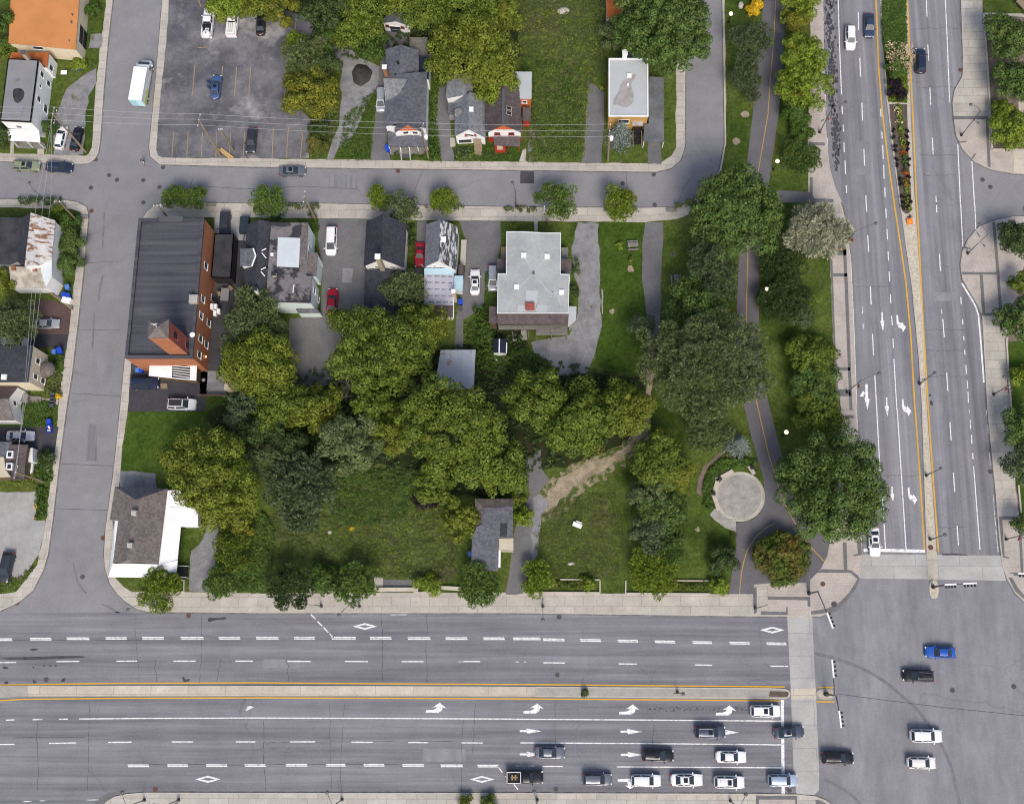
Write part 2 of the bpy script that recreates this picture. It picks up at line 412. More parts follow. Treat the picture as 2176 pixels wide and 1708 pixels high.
# ---- raised blocks: pavement slab, then lawns and drives laid on it
SZ, LZ, DZ, EZ = .13, .15, .17, .19
NWo = P(0, 0, "-900,-900 940,-900 940,0 905,300 865,750 835,1170 820,1270 790,1325 735,1362 680,1366 0,1345 -900,1330")
NWi = P(0, 0, "-900,-900 885,-900 885,0 850,300 810,620 765,1230 740,1285 700,1300 620,1296 0,1280 -900,1270")
No = D("345,-250 345,0 329,191 317,313 320,333 339,349 544,354.5 1088,361 1394,365 1427,357 1446,340 1455,313 1456,168 1462,0 1464,-250")
Ni = D("362,-250 362,0 344,178 332,318 335,331 344,335 544,337 1088,344 1376,348 1406,345 1427,331 1436,313 1437,168 1442,0 1444,-250")
Co = D("1535,-250 1535,0 1539,229 1540,306 1529,362 1506,394 1470,426 1445,440 1350,442 1088,440 900,437 700,433 450,432 345,432 329,436 312,450 304,464 296,500 265,766 255,870 242,998 224,1125 221,1176 223,1207 234,1240 250,1262 267,1278 290,1293 312,1299 544,1302 1088,1302 1597,1309 1744,1309 1775,1296 1805,1266 1827,1226 1833,1177") + WK[1:-1][::-1] + D("1748,-250")
Wo = D("-400,424 0,424 102,423 143,426 165,430 183,440 188,456 186,480 176,588 166,680 153,792 141,868 127,972 117,1059 111,1110 102,1176 92,1210 69,1255 36,1281 0,1297 -400,1330")
Wi = D("-400,440 0,440 150,445 170,452 173,461 163,563 150,652 139,754 127,843 124,870 112,967 104,1049 98,1100 84,1176 79,1200 51,1236 33,1256 0,1262 -400,1280")
So = D("217,2100 217,1712 226,1702 242,1692 270,1686 306,1683 544,1683.5 1088,1684 1598,1685.5 1693,1687 1734,1691 1754,1699 1772,1712 1790,2100")
E1o = D("2042,-250 2042,0 2047,143 2045,163 2029,191 2024,217 2027,255 2032,288 2045,316 2070,343 2106,360 2154,369 2500,374 2500,-250")
E2o = D("2600,459 2154,460 2116,468 2080,482 2057,509 2045,535 2041,563 2045,593 2063,624 2080,652 2087,672 2091,741 2098,868 2103,921 2116,1049 2124,1151 2130,1202 2139,1227 2157,1260 2180,1281 2600,1330")
for nm, o in (('sidewalk', NWo), ('sidewalk', No), ('sidewalk', Wo), ('sidewalk', So), ('sidewalk', E1o), ('sidewalk', E2o), ('sidewalk', Co)):
    sheet(nm, o, SZ, 'concrete', .25)
# pale kerb edge along the blocks
for o in (NWo, No, Wo, Co, So, E1o, E2o):
    w_ = [G(p[0], p[1], SZ + .006) for p in o]; inn = offset(w_, .17)
    tess = [[w_[i], w_[(i + 1) % len(w_)], Vector((*inn[(i + 1) % len(w_)], SZ + .006)), Vector((*inn[i], SZ + .006))] for i in range(len(w_))]
    kind(tess_obj('kerb', tess, M['kerb']))
    g_ = [Vector((p.x, p.y, .024)) for p in w_]; ou = offset(w_, -.2)
    kind(tess_obj('gutter', [[g_[i], g_[(i + 1) % len(g_)], Vector((*ou[(i + 1) % len(g_)], .024)), Vector((*ou[i], .024))] for i in range(len(g_))], M['gutter']))
sheet('lawn', NWi, LZ, 'grass', 0, .12)
sheet('lawn', Ni, LZ, 'grass', 0, .1)
sheet('lawn', Wi, LZ, 'grass', 0, .1)
# block C: lawn inside its pavements
Ci = D("1540,-250 1540,0 1543,229 1543,306 1533,364 1510,398 1474,452 1440,466 1371,472 1088,470 900,468 773,466 671,464 456,462 335,462 320,475 300,560 280,772 272,868 260,947 253,1033 242,1112 236,1180 236,1205 245,1227 262,1246 280,1257 382,1258 544,1260 1088,1258 1343,1261 1549,1262 1600,1240 1700,1235 1744,1209 1763,1153 1775,1100 1797,870 1775,805 1770,715 1762,512 1755,440 1722,428 1717,408 1717,255 1722,190 1722,-250")
sheet('lawn', Ci, LZ, 'grass', 0, .06)
# lusher plots, meadow, woodland floor
sheet('lawn', P(0, 2, "1085,20 1640,15 1700,30 1640,480 1300,530 1005,500 1030,300"), EZ, 'lush_grass', 0, .15)
sheet('meadow', D("1095,-200 1290,-200 1290,150 1245,200 1240,330 1130,338 1128,160 1100,60"), LZ + .012, 'meadow', 0, .3)
sheet('meadow', P(1, 2, "60,900 260,800 700,560 1000,440 1400,500 1600,800 1700,1100 1650,1420 1200,1400 900,1330 300,1300 60,1330"), LZ + .012, 'meadow', 0, .5)
sheet('lawn', P(1, 2, "-220,1000 60,850 130,1000 100,1490 0,1520 -220,1500"), LZ + .02, 'lush_grass', 0, .4)
sheet('meadow', P(2, 2, "320,860 600,700 800,750 900,1000 800,1400 330,1400 200,1200 250,900"), LZ + .012, 'meadow', 0, .5)
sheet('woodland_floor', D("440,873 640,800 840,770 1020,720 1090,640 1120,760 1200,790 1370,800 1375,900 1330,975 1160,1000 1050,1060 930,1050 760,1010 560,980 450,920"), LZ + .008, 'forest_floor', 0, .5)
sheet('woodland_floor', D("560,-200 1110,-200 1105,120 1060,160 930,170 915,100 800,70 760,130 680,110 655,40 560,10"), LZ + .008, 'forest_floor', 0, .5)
sheet('lawn', P(2, 1, "730,155 1110,155 1090,620 1120,800 1125,1200 1000,1400 700,1350 735,620"), LZ + .008, 'lush_grass', 0, .1)
# park paths
PATH = D("1625,-250 1623,0 1605,180 1600,240 1585,366 1573,500 1566,640 1566,760 1578,850 1596,925 1612,980 1622,1015 1626,1055 1619,1085 1600,1104 1563,1112 1563,1128 1565,1158 1561,1176 1549,1262 1601,1262 1602,1242 1640,1238 1715,1238 1744,1209 1758,1180 1763,1153 1740,1128 1700,1085 1672,1020 1659,957 1640,883 1622,810 1613,740 1613,640 1614,540 1637,366 1655,240 1662,150 1671,0 1672,-250")
path = sheet('path', PATH, DZ, 'path_asphalt')
sheet('path', P(3, 0, "80,1590 200,1592 365,1605 400,1690 -20,1690"), DZ + .006, 'path_asphalt')
gp = sheet('gravel_path', P(2, 1, "1110,150 1255,150 1262,250 1245,480 1243,700 1240,900 1238,1200 1225,1330 1150,1330 1128,1200 1125,900 1105,760 1085,620 1090,450 1085,300 1105,220"), DZ, 'drive_asphalt', 0, .1)
sheet('dirt_trail', D("1375,760 1393,760 1392,800 1384,850 1381,870 1370,925 1345,950 1300,985 1260,1010 1220,1035 1190,1062 1175,1088 1140,1088 1152,1062 1190,1020 1240,990 1300,965 1345,935 1362,900 1372,850"), DZ + .004, 'dirt', 0, .35, 0, .8)
sheet('worn_verge', D("1372,850 1382,860 1378,930 1352,962 1310,998 1262,1030 1215,1068 1185,1100 1150,1110 1128,1100 1145,1050 1180,1010 1240,975 1300,952 1345,920"), DZ - .006, 'worn_grass', 0, .55, 0, .7)
sheet('alley', D("1116,975 1148,954 1152,993 1168,1020 1145,1048 1134,1090 1134,1125 1129,1189 1112,1262 1075,1262 1085,1190 1092,1130 1125,1050 1120,1000"), DZ, 'drive_asphalt', 0, .12)
sheet('gravel_verge', D("1136,1060 1150,1050 1165,1070 1150,1100 1146,1130 1142,1180 1130,1190 1132,1120"), DZ + .01, 'gravel', 0, .3)
# round plaza
def disc(cx, cy, r, n=40): return [(cx + r * cos(2 * pi * k / n), cy + r * sin(2 * pi * k / n)) for k in range(n)]
sheet('plaza', disc(1572.6, 1055, 53, 48), EZ, 'concrete'); sheet('plaza', disc(1571.5, 1054.5, 46.5, 48), EZ + .008, 'flag_pave')
sheet('plaza', P(2, 2, "1660,860 1700,815 1800,860 1870,900 1866,1018 1780,985 1690,920 1648,875"), EZ - .008, 'flag_pave')
sheet('mulch_strip', P(2, 2, "1775,345 1740,395 1650,450 1600,560 1585,720 1535,690 1555,580 1600,480 1690,390 1740,345"), LZ + .02, 'mulch', 0, .12)
# promenade paving along the avenue
pv = lambda s, m='brick_pave', z=LZ + .012: sheet('promenade' if m == 'brick_pave' else 'paving_band', s, z, m)
PR = D("1719,-250 1719,255 1722,410 1726,428 1790,440 1801,486 1806,557 1812,690 1817,853 1822,929 1829,1140 1831,1177 1825,1226 1803,1264 1773,1294 1743,1307 1635,1307 1612,1306 1601,1262 1601,1241 1640,1238 1715,1238 1744,1209 1758,1180 1763,1153 1770,1100 1797,870 1775,805 1770,715 1762,512 1755,440 1746,430 1742,300 1742,-250")
pv(P(3, 0, "340,870 470,800 492,1150 515,1400 560,1560 620,1690 375,1690 372,1480 340,1300"))
pv(P(3, 0, "395,0 455,0 470,500 475,800 340,880 380,300"), 'brick_pave')
pv(P(3, 1, "515,250 650,230 690,480 715,1000 738,1640 745,1710 610,1710 575,1450 545,1100 525,500"))
pv(P(3, 2, "600,0 725,0 750,230 775,1060 785,1200 760,1390 695,1530 595,1640 440,1705 0,1705 0,1440 320,1440 380,1360 450,1320 500,1210 520,1110 650,1060"))
B = lambda i, j, s: pv(P(i, j, s), 'dark_pave', LZ + .024)
B(3, 0, "340,1185 472,1190 475,1215 342,1212"); B(3, 0, "350,1480 372,1480 375,1680 345,1680"); B(3, 0, "375,1655 545,1660 548,1690 375,1688")
B(3, 1, "512,300 532,300 545,700 560,1100 582,1500 600,1708 585,1708 560,1400 540,1000 525,600")
B(3, 1, "620,260 645,260 668,700 690,1300 705,1708 680,1708 660,1200 640,700")
for a, b in ((370, 422), (572, 598), (1355, 1383), (1540, 1595)): B(3, 1, f"{520 + a * .04:.0f},{a} {655 + (a - 370) * .03:.0f},{a} {655 + (a - 370) * .03:.0f},{b} {520 + b * .04:.0f},{b}")
B(3, 2, "640,45 715,45 716,72 640,72"); B(3, 2, "622,1105 655,1105 663,1335 633,1335"); B(3, 2, "452,1328 690,1335 755,1385 745,1410 690,1360 405,1358")
B(3, 2, "320,1370 350,1385 352,1520 322,1520"); B(3, 2, "0,1555 330,1560 330,1588 0,1582"); B(3, 2, "328,1560 352,1560 355,1640 330,1640")
B(3, 2, "755,1390 765,1400 745,1470 690,1555 600,1650 520,1690 360,1708 358,1680 500,1655 590,1610 680,1520 735,1430"); B(3, 2, "740,1090 775,1080 785,1210 715,1222 714,1210 750,1200")
B(2, 2, "2010,1480 2040,1480 2042,1690 2018,1700")
B(3, 3, "-60,100 150,105 150,130 -60,128"); B(3, 3, "152,65 165,65 165,130 150,130")
# east pavements
pv(P(3, 0, "1552,975 1835,975 1860,1250 2040,1260 2048,1440 1860,1405 1725,1338 1625,1235 1575,1130"))
B(3, 0, "1550,970 1835,972 1858,1395 1832,1390 1815,998 1552,996"); B(3, 0, "1590,1182 1655,1176 1656,1188 1592,1192"); B(3, 0, "1698,1320 1725,1278 1735,1284 1708,1328")
sheet('mulch_bed', P(3, 0, "1805,125 1925,125 2300,160 2300,1240 1868,1248 1830,600"), LZ, 'mulch')
sheet('lawn', P(3, 0, "1785,-300 2300,-300 2300,115 1790,115"), LZ, 'grass')
sheet('pavement', P(3, 0, "2090,850 2300,850 2300,1250 2090,1180"), LZ + .01, 'white_concrete')
sheet('pavement', P(3, 0, "2045,1262 2400,1262 2400,1460 2050,1448"), LZ + .01, 'white_concrete')
pv(P(3, 1, "1905,140 2050,105 2140,105 2140,500 2110,740 1960,900 1785,925 1770,860 1695,740 1625,620 1612,500 1628,390 1675,295 1770,190"))
B(3, 1, "1870,148 1895,145 1930,560 1955,925 1785,925 1780,905 1930,900 1905,560"); B(3, 1, "1620,560 1905,562 1905,584 1622,582"); B(3, 1, "1765,584 1792,584 1812,905 1785,905")
B(3, 1, "1640,350 1695,362 1694,374 1638,362"); B(3, 1, "1735,225 1745,225 1772,268 1762,272")
pv(P(3, 2, "1930,890 2140,890 2140,1600 2060,1520 1990,1390 1960,1250"))
B(3, 2, "1925,890 2090,890 2090,915 1955,915 1972,1220 2012,1232 2010,1242 1960,1230"); B(3, 2, "2085,920 2110,920 2130,1380 2110,1380"); B(3, 2, "2005,1395 2035,1400 2090,1490 2140,1550 2140,1580 2060,1510"); B(3, 2, "2050,1360 2140,1362 2140,1388 2050,1384")
sheet('planting_bed', D("2176,440 2178,480 2176,560 2172,620 2148,650 2140,735 2142,840 2150,880 2160,1010 2162,1080 2176,1120 2500,1120 2500,440"), LZ + .02, 'mulch', 0, .2)
sheet('lawn', D("2142,725 2180,725 2185,1090 2168,1095 2162,1050 2152,900"), LZ + .03, 'lush_grass', 0, .2)
pv(P(2, 3, "2035,1665 2135,1640 2370,1640 2420,1720 2035,1720")); B(2, 3, "2035,1635 2135,1640 2375,1638 2380,1720 2365,1720 2360,1668 2060,1668 2060,1720 2035,1720")
sheet('paving_band', P(3, 3, "395,1670 425,1672 500,1708 400,1708"), LZ, 'dark_pave')

# ---- drives, yards, parking
lot = sheet('parking_lot', D("362,-200 358,40 344,178 332,318 335,331 344,335 544,337 656,337 661,255 640,235 612,215 606,140 630,100 660,78 667,58 655,40 630,30 600,20 560,-200"), DZ, 'lot_asphalt', 0, .06)
sheet('driveway', P(1, 0, "600,380 640,330 760,400 880,480 1010,540 1040,560 1010,740 935,830 900,950 850,1050 800,1150 700,1230 645,1333 590,1328 620,1230 690,1050 700,900 715,600"), DZ, 'gravel', 0, .25)
kind(sheet('driveway', P(1, 0, "1085,255 1280,255 1290,410 1060,560 1075,920 1100,1230 1120,1338 955,1338 990,1000 1015,740 1030,560"), DZ + .006, 'drive_asphalt', 0, .08))
sheet('driveway', P(1, 0, "1520,740 1600,700 1620,1000 1640,1230 1660,1348 1545,1348 1495,1100"), DZ, 'drive_asphalt', 0, .1)
sheet('gravel_path', P(2, 0, "150,1050 190,1050 185,1200 170,1355 125,1355"), DZ, 'gravel', 0, .2)
sheet('driveway', P(2, 0, "640,660 760,770 765,960 748,1360 570,1362 605,1250 620,960"), DZ, 'drive_asphalt', 0, .15)
sheet('driveway', P(2, 0, "1130,1185 1240,1185 1250,1368 1130,1368"), DZ, 'drive_asphalt', 0, .05)
sheet('driveway', D("456,462 528,462 524,520 520,640 470,690 452,690 452,520"), DZ, 'dark_asphalt')
sheet('driveway', D("456,462 526,462 522,512 455,505"), DZ + .006, 'pale_gravel')
sheet('driveway', P(1, 1, "525,112 925,118 905,800 900,900 640,1250 640,1500 330,1545 270,1200 280,950 540,930 550,600 515,280"), DZ, 'drive_asphalt', 0, .06)
sheet('driveway_patch', P(1, 1, "725,527 810,530 800,650 715,650"), DZ + .008, 'gravel')
sheet('driveway', P(1, 1, "1690,132 2040,136 2045,300 2010,520 1910,560 1900,830 1830,900 1725,960 1725,1205 1655,1205 1668,950 1740,560 1750,290"), DZ, 'drive_asphalt', 0, .06)
sheet('driveway', P(1, 1, "1345,132 1425,135 1405,520 1395,620 1320,620 1340,300"), DZ, 'drive_asphalt')
sheet('gravel_yard', P(2, 1, "545,150 720,150 735,620 740,1000 700,1200 640,1400 350,1420 180,1230 150,1150 470,1080 545,960 555,700 530,600 500,350"), DZ, 'gravel', 0, .2)
sheet('driveway', D("278,772 442,790 436,874 271,875 274,850"), DZ, 'dark_asphalt', 0, .05)
sheet('yard', D("425,790 482,786 480,842 425,842"), DZ, 'gravel', 0, .15); sheet('yard', D("440,600 530,600 540,680 480,720 476,786 436,790 440,700"), DZ - .008, 'dark_asphalt', 0, .1)
sheet('driveway', P(0, 2, "1005,505 1300,525 1310,660 1000,650"), DZ, 'gravel', 0, .12)
sheet('driveway', P(0, 2, "1735,900 1780,890 1830,980 1800,1100 1790,1300 1725,1400 1740,1512 1570,1512 1570,1380 1600,1180 1700,1080"), DZ, 'gravel', 0, .2)
sheet('bench_pad', P(1, 2, "1062,1412 1312,1420 1312,1515 1062,1520"), DZ, 'drive_asphalt')
sheet('pavement', P(1, 2, "985,1385 1060,1402 1060,1520 985,1512"), DZ, 'concrete')
sheet('parking_lot', P(0, 2, "-300,700 310,680 330,760 300,920 385,925 330,1200 250,1320 180,1400 -300,1420"), DZ, 'pale_gravel', 0, .12)
sheet('driveway', P(0, 2, "-200,135 490,140 450,370 -200,365"), DZ, 'dark_asphalt', 0, .05)
sheet('driveway', P(0, 1, "300,1060 575,1075 555,1200 200,1180 -100,1180 -100,1060"), DZ, 'dark_asphalt', 0, .05)
sheet('driveway', P(0, 1, "300,795 420,790 595,860 575,1080 280,1080"), DZ + .006, 'red_pave', 0, .04)
sheet('driveway', P(0, 0, "750,280 850,280 845,400 740,410"), DZ, 'gravel', 0, .2)
sheet('driveway', P(0, 0, "690,640 810,565 800,690 740,800 700,1100 695,1292 440,1294 450,1050 500,880 560,740"), DZ, 'gravel', 0, .2)
sheet('footpath', P(0, 0, "88,1180 115,1180 115,1285 85,1285"), DZ, 'concrete'); sheet('footpath', P(0, 0, "312,1220 365,1220 368,1290 312,1290"), DZ, 'concrete')
sheet('footpath', P(2, 1, "185,138 215,138 214,220 188,220"), DZ, 'concrete')
sheet('footpath', P(0, 1, "430,1385 530,1390 520,1410 410,1402"), DZ, 'concrete'); sheet('footpath', P(0, 1, "340,1610 490,1625 480,1665 380,1655"), DZ, 'concrete')
sheet('footpath', P(1, 0, "1620,1150 1660,1150 1665,1225 1620,1225"), DZ + .02, 'concrete')
sheet('footpath', P(2, 0, "90,1250 118,1240 118,1350 60,1345"), DZ, 'concrete')

# ---- medians
am = sheet('median', P(3, 0, "932,-900 935,0 985,800 1055,1400 1085,1560 1140,1990 1200,2400 1260,3000 1283,3350 1322,4600 1340,4620 1395,4620 1400,4580 1390,4400 1322,3380 1290,2700 1245,1990 1215,1560 1190,1000 1160,0 1155,-900"), .14, 'river_stone', .2)
for s in ("940,-900 943,0 990,800 1060,1400 1090,1560 1145,1990 1205,2400 1262,3000 1285,3350 1326,4590", "1150,-900 1155,0 1187,1000 1212,1560 1242,1990 1287,2700 1318,3380 1387,4400 1398,4590"):
    kind(lines('kerb', [P(3, 0, s)], .18, .155, 'kerb', None))
isl = sheet('median', smooth(P(3, 2, "1342,1420 1420,1420 1425,1575 1350,1575"), 2), .13, 'river_stone', .2)
def capsule(x0, y0, x1, y1, n=6):
    r = (y1 - y0) / 2; cy = (y0 + y1) / 2
    return [(x1 - r + r * sin(k * pi / n), cy - r * cos(k * pi / n)) for k in range(n + 1)] + [(x0 + r - r * sin(k * pi / n), cy + r * cos(k * pi / n)) for k in range(n + 1)]
sheet('median', D("-300,1459 59,1456 59,1479 0,1482 -300,1490"), .13, 'rough_concrete', .2)
sheet('median', D("59,1456 544,1456 1088,1458 1138,1458.5 1138,1479.5 1088,1479 544,1478 59,1479"), .14, 'white_concrete', .2)
sheet('median', D("1138,1458.5 1632,1461.5 1670,1463 1677,1467 1680,1474 1677,1481 1670,1484.5 1632,1484 1138,1479.5"), .13, 'rough_concrete', .2)
kind(lines('kerb', [D("1138,1459.5 1632,1462.5 1668,1464 1675,1468 1678,1474 1675,1480 1668,1483.5 1632,1483 1138,1478.5")], .2, .145, 'kerb', None))
sheet('median', capsule(1734, 1463, 1776, 1486), .12, 'rough_concrete', .2)
sheet('soil_patch', capsule(1739, 1466, 1771, 1483), .14, 'river_stone')
sheet('soil_patch', D("1635,1467 1672,1468 1676,1474 1672,1480 1635,1479"), .15, 'soil', 0, .1)
# planted bed in the avenue's median
sheet('median_lawn', P(3, 0, "955,-900 958,0 950,300 975,560 990,660 1000,850 1160,860 1165,650 1150,380 1142,0 1140,-900"), .16, 'lush_grass')
sheet('soil_bed', P(3, 0, "1008,870 1160,872 1168,1200 1190,1600 1197,1745 1180,1775 1150,1785 1120,1760 1108,1700 1070,1400 1040,1150 1020,1000"), .17, 'soil')
kind(lines('kerb', [P(3, 0, "1004,860 1015,1000 1036,1150 1064,1400 1102,1700 1112,1760 1135,1785 1160,1790 1187,1780 1203,1750 1197,1600 1173,1200 1166,872")], .22, .19, 'kerb', None))

# ================================================================== PAINT
PZ = .04
W = .17
def pl(i, j, s): return P(i, j, s)
ml = []
for i, y, xs in ((0, 335, ((-80, 100),)), (0, 330, ((250, 425),)), (0, 327, ((555, 742),)), (0, 325, ((880, 1055),)), (0, 323, ((1185, 1365), (1505, 1695), (1822, 2000))),
                 (1, 323, ((0, 187), (315, 487), (630, 830), (948, 1127))), (1, 325, ((1265, 1452),)), (1, 326, ((1580, 1760),)), (1, 327, ((1895, 2070),)),
                 (2, 328, ((8, 235),)), (2, 335, ((258, 435),)), (2, 340, ((568, 738),)), (2, 346, ((880, 1048),)), (2, 352, ((1190, 1358),)), (2, 358, ((1503, 1665),)), (2, 363, ((1812, 1980),)), (2, 368, ((2122, 2285),)),
                 (0, 1386, ((1065, 1240),)), (0, 1384, ((1395, 1565), (1718, 1892), (2040, 2213))), (1, 1381, ((247, 425), (582, 743), (898, 1067))), (1, 1383, ((1220, 1398),)), (1, 1386, ((1540, 1722),)), (1, 1388, ((1847, 2022),))):
    for a, b in xs:
        sl_ = 3 if (i == 2 and y > 330) else 0
        ml.append(P(i, 3, f"{a},{y - 6.5} {b},{y - 6.5 + sl_}")); ml.append(P(i, 3, f"{a + 3},{y + 6.5} {b + 4},{y + 6.5 + sl_}"))
for i, s in ((0, "-60,527 135,525;470,518 662,516;968,515 1145,514;1445,514 1632,514;1962,514 2110,514;-20,1209 125,1207;410,1199 635,1195;902,1191 1098,1189;1435,1187 1610,1187;1968,1187 2130,1187"),
             (1, "262,516 457,517;740,517 933,518;1216,518 1398,518;1730,518 1870,518;285,1187 492,1187;795,1189 975,1190;1270,1192 1432,1193;1713,1195 1890,1196;457,125 497,165;512,183 553,222;563,233 603,276;612,283 648,322;2015,1390 2055,1443;2078,1470 2105,1503"),
             (2, "262,528 440,530;890,537 1043,539;1525,546 1670,548;15,1540 50,1585;258,1391 423,1391"), (3, "20,556 168,557")):
    ml += [P(i, 3, q) for q in s.split(';')]
ml += [P(0, 3, "658,996 1100,992 2135,988"), P(1, 3, "0,988 1000,991 2135,997"), P(2, 3, "0,998 1000,1004 2135,1013"), P(3, 3, "0,1013 110,1015")]
ml += [P(0, 3, "50,1006 122,1003"), P(0, 3, "272,1002 353,1000"), P(0, 3, "493,998 565,997")]
ml += [P(2, 3, "70,1195 1000,1200 2135,1210"), P(3, 3, "0,1211 115,1212"), P(2, 3, "877,1395 2135,1402"), P(3, 3, "0,1402 112,1403")]
lines('lane_line', ml, W, PZ, 'white_paint', main_road)
lines('worn_line', [P(0, 3, "195,1684 265,1683"), P(0, 3, "330,1679 385,1677"), P(0, 3, "720,1672 825,1670"), P(2, 3, "30,1387 190,1388"), P(2, 3, "30,521 60,521"), P(2, 3, "100,521 126,521"), P(1, 3, "1675,520 1730,520"), P(1, 3, "1120,128 1260,128")], .13, PZ, 'worn_paint', main_road)
lines('yellow_line', [D("-300,1463 0,1455 128,1453 255,1451 544,1450 799,1452 1088,1453.4 1632,1458.5 1668,1459"), D("-300,1496 0,1488 51,1485 255,1483 544,1482 1088,1484 1632,1488 1667,1489")], .2, PZ, 'yellow_paint', main_road)
lines('yellow_line', [D("1740,1459.8 1771,1460.2"), D("1735,1490.2 1774,1490.5")], .2, PZ, 'yellow_paint', crossing)
lines('stop_line', [P(3, 3, "120,838 123,1200 127,1622")], .48, PZ + .006, 'white_paint', main_road)
def diamond(i, cx, cy, a, b):
    pts = P(i, 3, f"{cx - a},{cy} {cx},{cy - b} {cx + a},{cy} {cx},{cy + b}")
    w_ = [G(p[0], p[1], PZ) for p in pts]; inn = offset(w_, .28)
    tess_obj('diamond_mark', [[w_[k], w_[(k + 1) % 4], Vector((*inn[(k + 1) % 4], PZ)), Vector((*inn[k], PZ))] for k in range(4)], M['white_paint'], main_road)
diamond(1, 908, 225, 102, 28); diamond(3, 35, 255, 102, 28); diamond(0, 1735, 1498, 106, 30); diamond(1, 1885, 1499, 104, 29)
LA = nums("0,85 0,63 60,60 85,48 88,36 55,40 115,0 172,48 138,38 132,66 104,84")
for i, x, y in ((1, 1417, 860), (2, 95, 866), (2, 893, 874), (2, 1700, 882)):
    shape('turn_arrow', P(i, 3, ' '.join(f"{x + a},{y + b}" for a, b in LA)), PZ, 'white_paint', main_road)
SA = nums("0,14 57,14 57,0 183,24 65,44 57,32 0,32")
for i, x, y, m in ((2, 65, 1074, 0), (2, 905, 1079, 0), (2, 1712, 1085, 0), (2, 65, 1268, 0), (2, 908, 1271, 0)):
    shape('straight_arrow', P(i, 3, ' '.join(f"{x + a},{y + b}" for a, b in SA)), PZ, 'white_paint', main_road)
shape('turn_arrow', P(2, 3, "882,1497 985,1493 1000,1510 1000,1545 1018,1560 985,1580 942,1550 968,1552 962,1520 882,1517"), PZ, 'white_paint', main_road)
shape('worn_arrow', P(0, 3, "2040,930 2065,925 2095,912 2120,898 2090,888 2060,892 2062,905"), PZ, 'worn_paint', main_road)
al = []
for j, s in ((0, "585,-300 585,0 595,340 613,790;618,890 620,955;627,1040 629,1100;633,1190 636,1270;642,1340 646,1455;652,1545 655,1610;753,105 756,253;766,485 771,640;783,855 788,1007;800,1243 805,1383;816,1630 819,1708;1319,-200 1320,-120;1320,5 1326,140;1333,375 1340,507;1350,733 1356,875;1371,1150 1377,1288;1400,1633 1405,1708;1477,-300 1478,0 1495,340 1515,857;1583,1203 1594,1450 1605,1708;1700,1345 1711,1525 1722,1708;940,910 943,975;949,1100 952,1155;956,1208 961,1328;965,1378 968,1490;974,1565 977,1645"),
             (1, "820,0 823,60;832,253 840,393;853,680 860,832;872,1077 880,1255;890,1417 907,1708;983,30 986,110;992,203 996,290;1001,388 1005,467;1010,557 1015,637;1020,745 1025,825;1031,925 1036,1005;1042,1113 1046,1192;1050,1285 1062,1490 1075,1708;1405,-20 1408,65;1430,410 1438,553;1458,953 1470,1103;1490,1400 1500,1552;1607,0 1616,170 1625,347;1725,0 1729,100 1733,205;1608,768 1611,828;1622,953 1625,997;1632,1095 1635,1130;1640,1205 1643,1250;1650,1335 1655,1410;1661,1465 1665,1530;1668,1560 1671,1650;660,230 690,480 715,1000 740,1708"),
             (2, "907,0 920,250 935,515;955,740 980,1160;1078,0 1115,580 1152,1165;1517,103 1527,255;1546,523 1557,685;1577,968 1589,1130;1687,85 1690,160;1697,210 1701,283;1707,360 1710,410;1715,470 1740,800 1768,1165;738,0 750,230")):
    al += [P(3, j, q) for q in s.split(';')]
lines('lane_line', al, .16, PZ, 'white_paint', avenue)
lines('edge_line', [P(3, 1, "1617,655 1655,718 1700,790 1733,850 1755,920 1772,1100 1790,1340 1800,1480"), P(3, 0, "490,1150 497,1300 510,1420 545,1560 592,1695")], .28, PZ, 'white_paint', avenue)
lines('worn_line', [P(3, 0, "458,0 461,250 465,490"), P(3, 0, "478,790 485,920"), P(3, 2, "1820,0 1824,60"), P(3, 2, "1832,125 1836,200"), P(3, 2, "1848,355 1853,465"), P(3, 2, "1878,710 1898,970"), P(3, 2, "1900,1000 1920,1185"), P(3, 2, "1678,0 1681,40"), P(3, 1, "1447,870 1451,910")], .13, PZ, 'worn_paint', avenue)
lines('yellow_line', [P(3, 0, "895,-400 900,0 925,600 950,900 990,1250 1055,1708"), P(3, 1, "1054,0 1100,300 1150,650 1190,1080 1225,1708"), P(3, 2, "1228,0 1270,600 1305,1165"),
                      P(3, 0, "1158,-400 1162,0 1185,500 1210,1000 1240,1708"), P(3, 1, "1242,0 1265,430 1295,1000 1335,1708"), P(3, 2, "1337,0 1380,620 1422,1190")], .24, PZ, 'yellow_paint', avenue)
lines('stop_line', [P(3, 2, "797,1170 1050,1173 1310,1178")], .5, PZ + .006, 'white_paint', avenue)
ST = nums("0,0 12,0 13,67 25,75 15,160 -9,78 1,70")
CV = nums("0,0 13,0 17,55 38,70 42,55 72,100 50,142 42,115 15,100 2,65")
for j, x, y in ((1, 945, 895), (1, 983, 1605), (2, 1028, 640)): shape('straight_arrow', P(3, j, ' '.join(f"{x + a},{y + b * (1 if j == 1 else .8)}" for a, b in ST)), PZ, 'white_paint', avenue)
for j, x, y in ((1, 1070, 920), (1, 1115, 1620), (2, 1165, 648)): shape('turn_arrow', P(3, j, ' '.join(f"{x + a * 1.12},{y + b}" for a, b in CV)), PZ, 'white_paint', avenue)
shape('split_arrow', P(3, 1, "810,1495 832,1495 835,1612 848,1620 830,1708 805,1615 812,1600 811,1578 800,1578 795,1600 762,1597 795,1548 800,1562 812,1562"), PZ, 'white_paint', avenue)
shape('worn_arrow', P(3, 1, "784,850 792,850 792,905 780,912 785,885"), PZ, 'worn_paint', avenue); shape('worn_arrow', P(3, 1, "786,985 803,990 800,1032 792,1030"), PZ, 'worn_paint', avenue)
